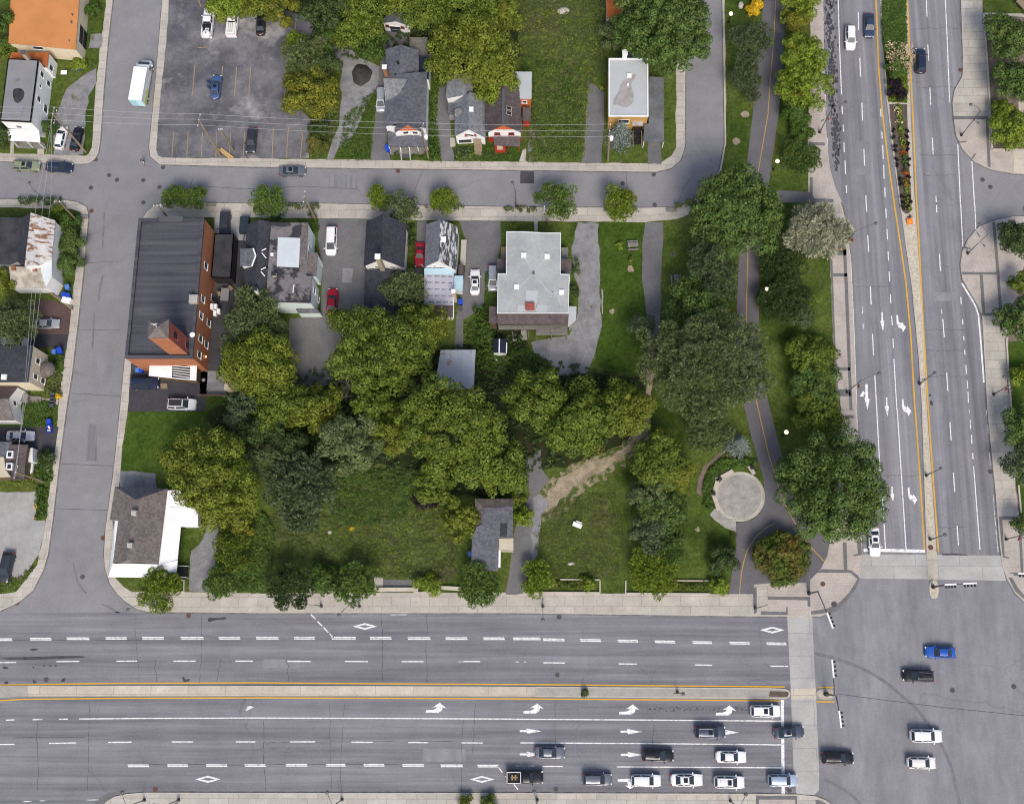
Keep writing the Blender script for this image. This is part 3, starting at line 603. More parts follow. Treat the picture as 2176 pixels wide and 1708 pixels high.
lines('yellow_line', [D("1648,-200 1648,0 1645,76 1636,183 1632,242 1610,372 1597,440 1589.5,524 1586,664 1588,740 1596,800 1611.6,870 1632,960 1651,1023 1665,1065 1687,1107 1713,1151 1753,1194"), D("1645,1112 1632,1119 1608,1138 1594,1158 1587,1171 1580,1195 1576,1214 1573,1240 1571.5,1262")], .13, DZ + .02, 'path_yellow', path)
lines('bay_line', [P(0, 0, q) for q in "1625,545 1605,798;1857,553 1838,810;1973,560 1955,805;2090,560 2075,805;1450,1098 1433,1312;1570,1098 1557,1308;1690,1103 1678,1310;1808,1103 1800,1310;1925,1103 1912,1310;2040,1110 2030,1300;1650,-20 1675,60;1650,398 1730,395".split(';')]
      + [P(1, 0, q) for q in "270,1060 253,1322;388,1110 370,1322;145,1060 135,1320;215,205 213,262;333,180 328,262;100,215 98,258".split(';')], .13, DZ + .02, 'faded_yellow', lot)
# tar patches, stains, skid marks on the roads
def blot(parent, px, m='tar', z=PZ - .008, nm='repair_patch'):
    return shape(nm, smooth(px, 2), z, m, parent)
blot(main_road, P(0, 3, "1728,175 1745,148 1790,158 1880,145 1892,158 1860,172 1790,172 1745,192")); blot(main_road, P(0, 3, "243,417 280,408 328,414 300,428 258,426"))
blot(main_road, P(0, 3, "1515,645 1530,645 1550,670 1590,660 1575,685 1530,692")); blot(main_road, P(0, 3, "500,680 530,655 548,652 540,692")); blot(main_road, P(0, 3, "272,668 285,668 290,682 305,680 306,698 275,700"))
blot(main_road, P(0, 3, "25,695 60,678 72,700 50,708")); blot(main_road, P(0, 3, "15,570 35,553 80,575 35,583"))
for x, y in ((278, 567), (365, 556), (420, 556), (464, 554)): blot(main_road, P(0, 3, f"{x - 12},{y} {x},{y - 9} {x + 13},{y} {x},{y + 10}"))
blot(main_road, P(0, 3, "-40,490 300,478 650,468 740,482 600,492 400,500 100,505"), 'tar')
blot(main_road, P(1, 3, "45,1245 150,1232 300,1240 400,1250 200,1262 60,1260"), 'skid')
blot(avenue, P(3, 2, "1445,1200 1540,1196 1665,1208 1668,1216 1540,1212 1450,1214"), 'tar'); blot(avenue, P(3, 1, "1340,1580 1360,1575 1362,1600 1345,1600")); blot(avenue, P(3, 1, "1345,1635 1370,1630 1380,1670 1355,1675"))
rs = random.Random(3); sp = []
for k in range(420):
    y = rs.uniform(-10, 1450); t = y / 1450; x = 510 + 40 * t + rs.gauss(0, 17 + 8 * (1 - t)) + (25 if y > 900 else 0); r_ = rs.uniform(4, 13)
    if y > 1250 and rs.random() < .6: continue
    sp.append([G(*P(3, 0, f"{x + r_ * cos(a) * rs.uniform(.6, 1.2)},{y + 1.7 * r_ * sin(a) * rs.uniform(.6, 1.2)}")[0], PZ - .012) for a in (0, 1, 2, 3, 4, 5)])
tess_obj('oil_stain', [[p + Vector((0, 0, .0006 * (k % 12))) for p in q] for k, q in enumerate(sp)], M['tar'], avenue)
sp = []
for k in range(120):
    x = rs.uniform(1150, 2100); y = 918 + (x - 1700) * .012 + rs.gauss(0, 9); r_ = rs.uniform(2, 6)
    sp.append([G(*P(2, 3, f"{x + r_ * 1.6 * cos(a) * rs.uniform(.5, 1.3)},{y + r_ * sin(a) * rs.uniform(.5, 1.3)}")[0], PZ - .012 + .0004 * (k % 20)) for a in (0, 1.2, 2.4, 3.6, 5)])
tess_obj('oil_stain', sp, M['tar'], main_road)
sk = [P(3, 3, "390,450 520,480 640,520 760,565 880,625 980,690 1060,755 1140,825 1210,880 1270,950 1330,1030 1390,1110 1440,1200 1490,1300 1530,1400 1555,1500 1580,1620 1600,1720"), P(3, 3, "470,1500 560,1545 640,1590 710,1640 770,1708")]
tess_obj('skid_mark', sum([stripe(s, .5, PZ - .014) for s in sk], []), M['skid'], crossing)
tess_obj('skid_mark', sum([stripe(P(0, 2, s), .3, .008) for s in ("610,1280 625,1350 645,1430 690,1500 720,1530", "850,1620 900,1640 980,1690 1010,1705", "800,1708 900,1695 1060,1690")], []), M['skid'], side_street)
tess_obj('skid_mark', sum([stripe(P(0, 1, s), .32, .008) for s in ("870,60 868,160 860,260 856,365", "860,590 835,680 822,800", "785,900 780,1050 770,1200")], []), M['skid'], side_street)
tess_obj('repair_patch', [[G(x, y, .008) for x, y in P(0, 1, "750,1210 955,1212 930,1500 900,1580 735,1560")]], M['cross_asphalt'], side_street)
tess_obj('repair_patch', [[G(x, y, .008) for x, y in P(2, 0, "70,1427 185,1430 185,1532 68,1530")]], M['dark_asphalt'], side_street)
shape('repair_patch', P(0, 3, "780,1710 830,1650 900,1615 1055,1578 1058,1600 960,1630 880,1675 850,1710"), .028, 'dark_pave', main_road)
shape('repair_patch', P(1, 3, "2135,690 2135,330 2135,120 3500,140 3700,400 3720,700 3650,728 2900,716"), .021, 'main_asphalt', main_road)

rc = random.Random(12); ck = []
for x in (80, 190, 285, 330, 430, 470, 560, 610, 700, 735, 810, 905, 985, 1010, 1180, 1390):
    y0, y1 = rc.choice(((1306, 1448), (1494, 1600), (1494, 1680), (1530, 1680), (1400, 1448))); pts = []; xx = x
    for k in range(12):
        xx += rc.uniform(-2.2, 2.2); pts.append((xx, y0 + (y1 - y0) * k / 11))
    ck += stripe(pts, rc.uniform(.04, .075), .027)
for y, xa, xb in ((1359.5, 0, 300), (1577, 560, 700), (1624, 300, 900), (1575, 700, 960), (1566, 30, 180)): ck += stripe([(xa + (xb - xa) * k / 20, y + rc.uniform(-.8, .8)) for k in range(21)], .06, .027)
tess_obj('sealed_crack', ck, M['tar'], main_road); ck = []
for y in (60, 185, 330, 372, 610, 700, 745, 800, 1010, 1120):
    xa, xb = rc.choice(((1790, 1890), (1800, 1930), (1945, 2035), (1950, 2020))); ck += stripe([(xa + (xb - xa) * k / 14 + (y * .03), y + rc.uniform(-2.2, 2.2)) for k in range(15)], .05, .027)
tess_obj('sealed_crack', ck, M['tar'], avenue); ck = []
for s in ("410,378 404,400 398,432", "905,350 890,380 870,440", "1330,362 1332,390 1338,440", "1468,380 1452,400 1440,436", "160,560 240,556", "150,700 165,702 255,700", "140,835 262,842", "128,985 244,990", "118,1080 232,1084", "420,395 520,402 640,396 760,402"): ck += stripe(D(s), .06, .012)
ck += stripe(P(3, 3, "560,785 900,830 1500,905 2000,955 2200,975"), .07, .027)
tess_obj('sealed_crack', ck, M['tar'], side_street)
for k, (x0, y0, x1, y1, z, par) in enumerate(((1820, 300, 1850, 372, .022, avenue), (1975, 620, 2030, 640, .022, avenue), (560, 1400, 640, 1420, .022, main_road), (900, 1590, 990, 1618, .022, main_road), (700, 372, 760, 400, .01, side_street), (175, 900, 205, 980, .01, side_street))):
    shape('repair_patch', D(f"{x0},{y0} {x1},{y0 + 1} {x1 + 1},{y1} {x0 - 1},{y1 - 1}"), z, 'cross_asphalt' if par in (main_road, avenue) else 'ave_asphalt', par)
# ================================================================== BUILDINGS
M['roof_dark'] = shingle('dark_shingles', (.052, .054, .066), (.038, .04, .05))
M['roof_grey'] = shingle('grey_shingles', (.13, .132, .15), (.095, .098, .118))
M['roof_pale'] = shingle('pale_shingles', (.26, .26, .25), (.2, .2, .2))
M['roof_lightgrey'] = shingle('light_grey_shingles', (.22, .23, .25), (.17, .178, .2))
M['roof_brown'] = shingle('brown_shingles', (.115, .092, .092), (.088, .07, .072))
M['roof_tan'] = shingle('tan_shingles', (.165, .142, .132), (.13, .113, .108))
M['roof_blue'] = shingle('blue_shingles', (.022, .028, .055), (.017, .022, .04), .15)
M['roof_speckled'] = surf('speckled_shingles', (.075, .075, .08), (.5, .5, .51), 1.6, .3, 3, lo=.5, hi=.56, sc=(1.5, .35, 1))
M['roof_rusty'] = surf('rusty_metal', (.56, .54, .53), (.24, .13, .07), 1.1, .12, 4, lo=.5, hi=.58, sc=(.25, 1.5, 1), rough=.6)
M['roof_oldmetal'] = surf('old_metal', (.44, .41, .36), (.28, .25, .2), .9, .16, 3, lo=.4, hi=.62, rough=.6)
M['roof_orange'] = surf('orange_membrane', (.55, .235, .085), (.48, .2, .07), .3, .06, 5)
M['roof_rust_orange'] = surf('rust_orange_roof', (.42, .12, .03), (.33, .09, .03), .5, .08)
M['roof_flat_grey'] = surf('grey_membrane', (.24, .235, .25), (.21, .205, .215), .3, .06, 5, c3=(.08, .075, .075), s3=.2, t3=(.64, .72))
M['roof_apartment'] = surf('weathered_grey_membrane', (.31, .325, .325), (.38, .39, .385), .35, .12, 4, mid=.06, mscale=1.5)
M['roof_silver'] = surf('silver_membrane', (.43, .455, .47), (.4, .42, .43), .4, .05, 4)
M['roof_stain'] = surf('brown_stain', (.29, .255, .25), (.36, .345, .345), 1.1, .1, 4)
M['roof_black'] = surf('black_membrane', (.03, .031, .038), (.055, .054, .058), .5, .15, 3)
M['roof_ribbed'] = surf('ribbed_dark_roof', (.052, .054, .068), (.092, .092, .106), 1.0, .12, 3, sc=(.05, 1.5, 1))
M['roof_patch'] = surf('patched_roof', (.17, .155, .158), (.04, .039, .045), .42, .18, 3, lo=.46, hi=.54, mid=.2)
M['roof_white'] = surf('white_roof_sheet', (.56, .6, .62), (.5, .54, .57), .5, .05)
M['white_metal'] = surf('white_metal_roof', (.82, .83, .84), (.76, .77, .78), .5, .03, rough=.45)
M['galv'] = surf('corrugated_metal', (.4, .43, .48), (.34, .37, .42), .8, .06, 5, sc=(5, .3, 1), rough=.5, c3=(.27, .2, .17), s3=.5, t3=(.6, .7))
M['pale_blue_sheet'] = surf('pale_blue_sheet', (.42, .58, .66), (.36, .52, .6), .8, .05)
M['underlay'] = surf('grey_underlay', (.4, .4, .46), (.36, .36, .42), .6, .05)
M['grey_roof'] = surf('carport_roof', (.105, .11, .12), (.16, .165, .175), .35, .1, 4, mid=.1)
M['wall_white'] = wallmat('white_siding', (.78, .78, .77)); M['wall_cream'] = wallmat('cream_stucco', (.66, .57, .42), .06, 2)
M['wall_pale'] = wallmat('pale_siding', (.62, .66, .66)); M['wall_mint'] = wallmat('mint_siding', (.62, .7, .68)); M['wall_beige'] = wallmat('beige_siding', (.5, .43, .33))
M['wall_yellow'] = wallmat('ochre_brick_wall', (.52, .31, .1), .1, 12); M['wall_red'] = wallmat('red_boards', (.36, .035, .025)); M['wall_orange'] = wallmat('orange_boards', (.52, .13, .05))
M['wall_brown'] = wallmat('brown_boards', (.12, .085, .05), .2); M['wall_grey'] = wallmat('grey_siding', (.3, .3, .3)); M['wall_block'] = wallmat('grey_block_wall', (.42, .4, .36), .06, 5)
M['wall_dark'] = wallmat('black_boards', (.025, .025, .03))
M['brick_orange'] = brickmat('orange_brick', (.41, .15, .07), (.35, .12, .055), (.38, .2, .12))
M['brick_red'] = brickmat('red_painted_brick', (.32, .085, .065), (.28, .075, .058), (.28, .1, .08))
M['brick_tan'] = brickmat('tan_brick', (.38, .31, .22), (.33, .27, .19), (.3, .26, .2))
M['brick_chimney'] = brickmat('chimney_brick', (.3, .12, .06), (.25, .1, .05), (.25, .18, .13))

class Bld:
    def __init__(s, name, label, cat, at, group=None):
        p = G(at[0], at[1], 0); s.o = Vector((p.x, p.y, 0)); s.root = thing(name, label, cat, s.o, 0, group)
    def L(s, v): return Vector(v) - s.o
    def walls(s, out, mat, inset=.25, z0=.0, name='wall', parent=None):
        """out: (px, py, z) of the eaves line; walls run straight down from it"""
        W_ = [G(*p) for p in out]; inn = offset([(p.x, p.y) for p in W_], inset) if inset else [Vector((p.x, p.y)) for p in W_]
        if area([(p.x, p.y) for p in W_]) < 0: W_, inn = W_[::-1], inn[::-1]
        n = len(W_); V = [s.L((inn[i].x, inn[i].y, z0)) for i in range(n)] + [s.L((inn[i].x, inn[i].y, W_[i].z - .04)) for i in range(n)]
        o = mesh(name, V, [(i, (i + 1) % n, n + (i + 1) % n, n + i) for i in range(n)], M[mat], parent or s.root)
        s.ring = inn; s.cen = Vector((sum(p.x for p in inn) / n, sum(p.y for p in inn) / n)); s.wall = o
        return o
    def roof(s, polys, mat, th=.18, name='roof', parent=None):
        bm = bmesh.new(); cache = {}
        def V(p):
            k = (round(p[0], 2), round(p[1], 2), round(p[2], 2))
            if k not in cache: cache[k] = bm.verts.new(s.L(G(*p)))
            return cache[k]
        for pl_ in polys:
            q = [V(p) for p in pl_]
            f = bm.faces.new(q); f.normal_update()
            if f.normal.z < 0: f.normal_flip()
        top = bm.faces[:]
        r = bmesh.ops.extrude_face_region(bm, geom=top, use_keep_orig=True)
        for v in [g for g in r['geom'] if isinstance(g, bmesh.types.BMVert)]: v.co.z -= th
        bmesh.ops.triangulate(bm, faces=[f for f in bm.faces if len(f.verts) > 4])
        return bmobj(name, bm, M[mat], parent or s.root)
    def parapet(s, out, mat, wdt=.28, h=.3, name='parapet', parent=None):
        W_ = [G(*p) for p in out]; a = [Vector((p.x, p.y)) for p in W_]; b = offset(a, wdt); n = len(a); z = W_[0].z
        V = []; 
        for ring, zz in ((a, z - h), (a, z), (b, z), (b, z - h)): V += [s.L((p.x, p.y, zz)) for p in ring]
        Fc = []
        for i in range(n):
            j = (i + 1) % n
            for r in range(3): Fc.append((r * n + i, r * n + j, (r + 1) * n + j, (r + 1) * n + i))
        bm = bmesh.new(); vs = [bm.verts.new(v) for v in V]; [bm.faces.new([vs[k] for k in f]) for f in Fc]
        return bmobj(name, bm, M[mat], parent or s.root)
    def win(s, px, py, w=.9, h=1.2, A=None, B=None, frame='white', name='window', pane='glass', zc=None, parent=None):
        """window where the sight line through (px, py) meets the nearest facing wall"""
        d = ray(px, py); C = Vector((0, 0, CH)); best = None
        ring = s.ring; n = len(ring)
        for i in range(n):
            a, b = ring[i], ring[(i + 1) % n]; t = (b - a)
            if t.length < .5: continue
            t.normalize(); nn = Vector((t.y, -t.x))
            den = d.x * nn.x + d.y * nn.y
            if den >= -1e-6: continue
            k = ((a.x - C.x) * nn.x + (a.y - C.y) * nn.y) / den; q = C + d * k; u = (Vector((q.x, q.y)) - a).dot(t)
            if -.3 < u < (b - a).length + .3 and -1 < q.z < 20 and (best is None or k < best[0]): best = (k, q, t, nn)
        if not best: return None
        k, q, t, nn = best; Mx = Matrix(((t.x, nn.x, 0), (t.y, nn.y, 0), (0, 0, 1)))
        q = s.L(q)
        if zc: q.z = zc
        fr = MB().box(q, (w + .22, .12, h + .22), Mx)
        sill = q + Vector((nn.x * .06, nn.y * .06, -h / 2 - .1)); fr.box(sill, (w + .34, .2, .07), Mx)
        o = fr.build(name, M[frame], parent or s.root)
        nrm = Vector((nn.x, nn.y, 0)) * .035
        MB().box(q + nrm + Vector((0, 0, h * .26)), (w, .1, h * .46), Mx).box(q + nrm - Vector((0, 0, h * .26)), (w, .1, h * .46), Mx).build('pane', M[pane], o)
        return o
    def box(s, px, z0, z1, mat, name, parent=None, inset=0):
        W_ = [G(p[0], p[1], z1) for p in px]; W_ = offset([(p.x, p.y) for p in W_], inset) if inset else W_
        if area([(p.x, p.y) for p in W_]) < 0: W_ = W_[::-1]
        return MB().prism([s.L((p.x, p.y, 0)) for p in W_], z0, z1).build(name, M[mat], parent or s.root)
    def stack(s, px, py, z0, z1, w, mat, name='chimney', cap='white', parent=None):
        p = s.L(G(px, py, z1)); o = MB().box((p.x, p.y, (z0 + z1) / 2), (w, w, z1 - z0)).build(name, M[mat], parent or s.root)
        MB().box((p.x, p.y, z1 + .05), (w + .16, w + .16, .1)).build('chimney_cap', M[cap], o); return o
    def pipe(s, px, py, z, r=.12, h=.5, mat='white', name='vent_pipe'):
        p = s.L(G(px, py, z)); return MB().tube([(p.x, p.y, z - .2), (p.x, p.y, z + h)], r, 10).build(name, M[mat], s.root)
    def skylight(s, px, py, z, w=.7, mat='white', name='skylight', h=.3, d=None):
        p = s.L(G(px, py, z)); return MB().box((p.x, p.y, z + h / 2 - .05), (w, d or w, h)).box((p.x, p.y, z + h), (w * .7, (d or w) * .7, .14)).build(name, M[mat], s.root)
def z_(pts, z): return [(p[0], p[1], z) for p in pts]

# --- A orange-roofed warehouse
b = Bld('warehouse', 'cream warehouse with a flat bright orange roof and a black loading door', 'warehouse', (95, 60))
o = z_(P(0, 0, "110,-420 690,-420 630,413 70,360"), 4.6)
b.roof([o], 'roof_orange', .2); b.walls(o, 'wall_cream', .12)
q = b.win(*P(0, 0, "702,330")[0], 3.4, 3.2, frame='wall_block', name='loading_door', pane='black', zc=1.7); b.win(*P(0, 0, "320,400")[0], 1.8, .8)
b.pipe(*P(0, 0, "607,130")[0], 4.6, .1, .5, 'grey_metal'); b.pipe(*P(0, 0, "600,195")[0], 4.6, .1, .6, 'grey_metal'); b.pipe(*P(0, 0, "580,345")[0], 4.6, .08, .3, 'grey_metal')
# --- B white house, flat grey roof
b = Bld('white_house', 'tall white house with a flat grey roof stained black and a white porch roof', 'house', (60, 220))
o = z_(P(0, 0, "66,488 322,500 256,1020 0,1008"), 6.2)
b.roof([o], 'roof_flat_grey', .15); b.parapet(o, 'roof_brown', .2, .3); b.walls(o, 'wall_white', .05)
for x, y, w_, h_ in ((348, 622, .8, 1.1), (402, 698, .8, 1.1), (333, 718, .4, .6), (321, 828, .8, 1.1), (378, 908, 1.3, 1.2), (158, 1056, .9, .8)): b.win(*P(0, 0, f"{x},{y}")[0], w_, h_)
b.roof([[P(0, 0, "62,1080")[0] + (3.3,), P(0, 0, "325,1085")[0] + (3.3,), P(0, 0, "335,1186")[0] + (2.7,), P(0, 0, "68,1172")[0] + (2.7,)]], 'white_metal', .12, 'porch_roof')
pf = b.box(P(0, 0, "100,1180 370,1190 385,1238 140,1232"), .0, .5, 'grey_wood', 'porch_floor')
for x, y in ((110, 1182), (230, 1186), (325, 1192)): p = b.L(G(*P(0, 0, f"{x},{y}")[0], 2.6)); MB().bar((p.x, p.y, .5), (p.x, p.y, 2.65), .12).build('porch_post', M['white'], b.root)
b.roof([z_(P(0, 0, "95,440 410,438 390,568 322,505 80,488"), 4.2)], 'roof_rust_orange', .15, 'annex_roof'); b.walls(z_(P(0, 0, "95,440 410,438 390,568 200,570"), 4.05), 'wall_white', .1, name='annex_wall')
b.win(*P(0, 0, "424,570")[0], .8, 1.2)
b.stack(*P(0, 0, "192,440")[0], 3.5, 8.2, .6, 'brick_tan', cap='grey_metal'); b.pipe(*P(0, 0, "168,758")[0], 6.2, .1, .4, 'dark_metal')
sh = P(0, 0, "160,790"); b.roof([z_(smooth(P(0, 0, "110,740 170,735 205,760 200,820 150,870 115,840 105,790"), 2), 6.215)], 'roof_black', .012, 'roof_stain')
# --- D small garage at the top
b = Bld('garage', 'small white garage with blue doors and a grey gabled roof under trees', 'garage', (843, 40))
a = lambda s, z: tuple(P(1, 0, s)[0]) + (z,)
b.roof([[a("1105,78", 3), a("1180,65", 4), a("1165,178", 4), a("1050,192", 3)], [a("1180,65", 4), a("1288,92", 3), a("1280,218", 3), a("1165,178", 4)]], 'roof_grey', .14)
b.walls([a("1105,78", 3), a("1180,65", 4), a("1288,92", 3), a("1280,218", 3), a("1165,178", 4), a("1050,192", 3)], 'wall_white', .16)
b.win(*P(1, 0, "1157,216")[0], 1.9, 1.9, name='garage_door', pane='roof_blue', zc=1.0); b.win(*P(1, 0, "1092,200")[0], .5, .5, frame='brick_red', zc=1.9); b.win(*P(1, 0, "1216,203")[0], .5, .5, frame='brick_red', zc=1.9)
# --- C big grey-roofed house
b = Bld('grey_roofed_house', 'large house with dark grey shingle roofs, a pale cross gable and a brick gable', 'house', (865, 220))
a = lambda s, z: tuple(Z(4, s)[0]) + (z,)
b.roof([[a("175,290", 5.2), a("360,235", 6.4), a("355,602", 6.4), a("175,568", 5.2)], [a("360,235", 6.4), a("575,302", 5.2), a("578,545", 5.2), a("355,602", 6.4)]], 'roof_grey', .2, 'rear_roof')
b.walls([a("175,290", 5.2), a("360,235", 6.4), a("575,302", 5.2), a("578,545", 5.2), a("175,568", 5.2)], 'wall_white', .2, name='rear_wall')
b.roof([[a("160,600", 5.2), a("440,580", 7.1), a("432,1160", 7.1), a("165,1222", 5.2)], [a("440,580", 7.1), a("676,560", 5.2), a("665,1245", 5.2), a("432,1160", 7.1)]], 'roof_grey', .2)
b.walls([a("160,600", 5.2), a("440,580", 6.9), a("676,560", 5.2), a("668,1250", 5.2), a("165,1222", 5.2)], 'wall_white', .15)
b.walls([a("290,1300", 4.7), a("437,1212", 7.05), a("606,1292", 4.7), a("606,1230", 4.7), a("290,1230", 4.7)], 'wall_white', .04, name='front_wall')
b.roof([[a("148,642", 5.5), a("440,650", 7.25), a("335,835", 6.45), a("168,922", 5.4)]], 'roof_pale', .2, 'cross_gable_roof')
b.roof([[a("284,1302", 4.75), a("437,1206", 7.15), a("432,1130", 7.15), a("284,1215", 4.75)], [a("437,1206", 7.15), a("612,1294", 4.75), a("612,1210", 4.75), a("432,1130", 7.15)]], 'roof_grey', .12, 'front_gable_roof')
b.win(*Z(4, "420,1298")[0], .85, .8); b.win(*Z(4, "533,1298")[0], .85, .8)
V = [G(*a("335,1272", 5.45)), G(*a("437,1214", 6.95)), G(*a("555,1270", 5.45))]
off = Vector((0, -.1, 0)); bm = bmesh.new(); vs = [bm.verts.new(b.L(v) + off) for v in V] + [bm.verts.new(b.L(v) + Vector((0, .05, 0))) for v in V]
[bm.faces.new([vs[i] for i in f]) for f in ((0, 1, 2), (0, 3, 4, 1), (1, 4, 5, 2), (2, 5, 3, 0))]; bmobj('gable_board', bm, M['wall_orange'], b.root)
b.roof([[a("200,1262", 3.2), a("290,1330", 3.3), a("690,1325", 3.3), a("690,1468", 2.7), a("205,1468", 2.7)]], 'roof_grey', .15, 'porch_roof')
pf = b.box(Z(4, "225,1475 690,1475 690,1555 225,1555"), 0, .7, 'grey_wood', 'porch_floor')
for x in (215, 345, 455, 560, 680): p = b.L(G(*Z(4, f"{x},1462")[0], 2.55)); MB().bar((p.x, p.y, .6), (p.x, p.y, 2.6), .14).build('porch_post', M['white'], b.root)
st = MB()
for k in range(5): p = b.L(G(*Z(4, f"418,{1555 + k * 14}")[0], .6 - k * .12)); st.box((p.x, p.y, (.6 - k * .12) / 2), (1.3, .3, .6 - k * .12))
st.build('stairs', M['grey_metal'], b.root)
for dx in (360, 468): p0, p1 = b.L(G(*Z(4, f"{dx},1480")[0], 1.6)), b.L(G(*Z(4, f"{dx + 4},1610")[0], .9)); MB().bar(p0, p1, .1).bar(p1, (p1.x, p1.y, 0), .1).build('handrail', M['white'], b.root)
b.roof([z_(Z(4, "578,372 706,388 698,655 680,650 676,560 578,545"), 4.3)], 'roof_blue', .15, 'flat_roof'); b.walls(z_(Z(4, "578,372 706,388 698,655 600,640"), 4.1), 'wall_white', .1, name='side_wall')
dk = b.box(Z(4, "468,155 680,155 680,345 740,345 735,392 585,375 575,300 468,290"), 0, 2.1, 'grey_wood', 'deck')
for q in ("470,150 680,150", "680,150 680,340", "470,150 470,270", "680,350 738,350"):
    e = [b.L(G(*p, 3.0)) for p in Z(4, q)]; MB().bar(*e, .1).bar(e[0], e[0] - Vector((0, 0, .9)), .1).bar(e[1], e[1] - Vector((0, 0, .9)), .1).build('deck_rail', M['grey_wood'], b.root)
b.stack(*Z(4, "160,505")[0], 4.5, 8.3, .65, 'brick_chimney'); b.pipe(*Z(4, "328,460")[0], 6.3, .22, .5, 'black', 'roof_vent'); b.pipe(*Z(4, "300,610")[0], 5.9, .12, .5, 'black', 'roof_vent')
# --- E white gabled cottage
b = Bld('white_cottage', 'white gabled cottage with light grey shingles, red shutters and a wooden stoop', 'house', (995, 240))
b.roof([[a("1145,835", 5.2), a("1190,812", 5.8), a("1180,1258", 5.8), a("1012,1345", 3.3), a("1012,960", 3.3), a("1015,940", 3.4)], [a("1190,812", 5.8), a("1388,830", 3.3), a("1388,1362", 3.3), a("1180,1258", 5.8)]], 'roof_lightgrey', .16)
b.walls([a("1012,940", 3.3), a("1190,812", 5.7), a("1388,830", 3.3), a("1388,1362", 3.3), a("1180,1258", 5.75), a("1012,1345", 3.3)], 'wall_white', .18)
er_ = b.ring
b.roof([[a("930,570", 3.9), a("1110,560", 5.1), a("1105,845", 5.1), a("905,885", 3.9)], [a("1110,560", 5.1), a("1230,600", 4.2), a("1230,830", 4.2), a("1150,840", 4.9), a("1105,845", 5.1)]], 'roof_lightgrey', .16, 'rear_roof')
b.walls([a("930,570", 3.9), a("1110,560", 5.1), a("1230,600", 4.2), a("1230,830", 4.2), a("1105,855", 5.1), a("905,887", 3.9)], 'wall_white', .2, name='rear_wall')
b.roof([z_(Z(4, "932,948 1015,948 1010,1082 930,1080"), 2.7)], 'roof_grey', .14, 'porch_roof'); b.walls(z_(Z(4, "932,948 1015,948 1010,1082 930,1080"), 2.6), 'wall_grey', .15, name='porch_wall')
b.roof([[a("1012,1020", 4.0), a("1075,995", 5.1), a("1105,1035", 5.1), a("1055,1110", 4.0), a("1012,1100", 3.9)]], 'roof_pale', .2, 'dormer_roof')
b.skylight(*Z(4, "1215,1020")[0], 5.6, .75, name='skylight', d=.9)
b.ring = er_
b.win(*Z(4, "1205,1328")[0], 1.1, .55)
for x in (1150, 1262): b.win(*Z(4, f"{x},1328")[0], .2, .55, frame='brick_red', name='shutter', pane='brick_red')
b.win(*Z(4, "1140,1400")[0], 2.2, 1.2, frame='white')
b.box(Z(4, "1245,1420 1345,1420 1345,1520 1250,1520"), 0, .9, 'wood', 'stoop')
b.roof([[a("1242,1382", 2.5), a("1335,1382", 2.5), a("1335,1440", 2.3), a("1245,1440", 2.3)]], 'wood', .1, 'door_canopy')
st = MB()
for k in range(6): p = b.L(G(*Z(4, f"1297,{1530 + k * 16}")[0], .8 - k * .13)); st.box((p.x, p.y, (.8 - k * .13) / 2), (1.15, .3, .8 - k * .13))
st.build('stairs', M['wood'], b.root)
# --- F brown-roofed red house
b = Bld('red_house', 'red and white house with a brown shingle roof and twin roof lights', 'house', (1080, 240))
b.roof([[a("1385,830", 4.4), a("1605,690", 7.2), a("1600,1205", 7.2), a("1392,1305", 4.4), a("1385,1000", 4.4)], [a("1605,690", 7.2), a("1770,745", 5.2), a("1800,800", 4.6), a("1838,1305", 4.4), a("1600,1205", 7.2)]], 'roof_brown', .18)
b.walls([a("1392,830", 4.4), a("1605,690", 7.2), a("1790,780", 4.4), a("1830,1300", 4.4), a("1600,1212", 7.2), a("1400,1300", 4.4)], 'wall_white', .25, 2.4)
b.win(*Z(4, "1530,1312")[0], .8, .7, frame='wall_red'); b.win(*Z(4, "1700,1312")[0], .8, .7, frame='wall_red')
V = [G(*a("1490,1262", 5.65)), G(*a("1600,1216", 6.95)), G(*a("1715,1262", 5.65))]
bm = bmesh.new(); vs = [bm.verts.new(b.L(v) + Vector((0, -.05, 0))) for v in V] + [bm.verts.new(b.L(v) + Vector((0, .3, 0))) for v in V]
[bm.faces.new([vs[i] for i in f]) for f in ((0, 1, 2), (0, 3, 4, 1), (1, 4, 5, 2), (2, 5, 3, 0))]; bmobj('gable_board', bm, M['wall_orange'], b.root)
wl = list(b.ring); b.walls([a("1392,830", 4.4), a("1605,690", 4.4), a("1790,780", 4.4), a("1830,1300", 4.4), a("1400,1300", 4.4)], 'wall_red', .22, 0, 'lower_wall'); b.wall.scale.z = 2.42 / 4.36
for s in ("1642,968 1708,990 1706,1032 1640,1018", "1642,1030 1708,1048 1706,1095 1640,1075"):
    q = Z(4, s); b.roof([[q[0] + (6.85,), q[1] + (6.1,), q[2] + (6.12,), q[3] + (6.87,)]], 'wall_beige', .1, 'skylight_frame'); c_ = Vector((sum(x for x, y in q) / 4, sum(y for x, y in q) / 4)); 
    q2 = [tuple(c_.lerp(Vector(p), .78)) for p in q]; b.roof([[q2[0] + (6.87,), q2[1] + (6.2,), q2[2] + (6.22,), q2[3] + (6.89,)]], 'glass', .05, 'skylight')
b.roof([[a("1588,760", 7.24), a("1622,770", 7.24), a("1618,1190", 7.24), a("1585,1190", 7.24)]], 'grey_metal', .03, 'ridge_cap')
b.roof([z_(Z(4, "1740,560 1950,562 1945,890 1775,890 1790,770"), 4.6)], 'roof_silver', .14, 'annex_roof'); b.walls(z_(Z(4, "1760,565 1948,565 1942,888 1780,888"), 4.5), 'wall_orange', .12, name='annex_wall'); b.win(*Z(4, "1860,928")[0], .7, .7, zc=3.2)
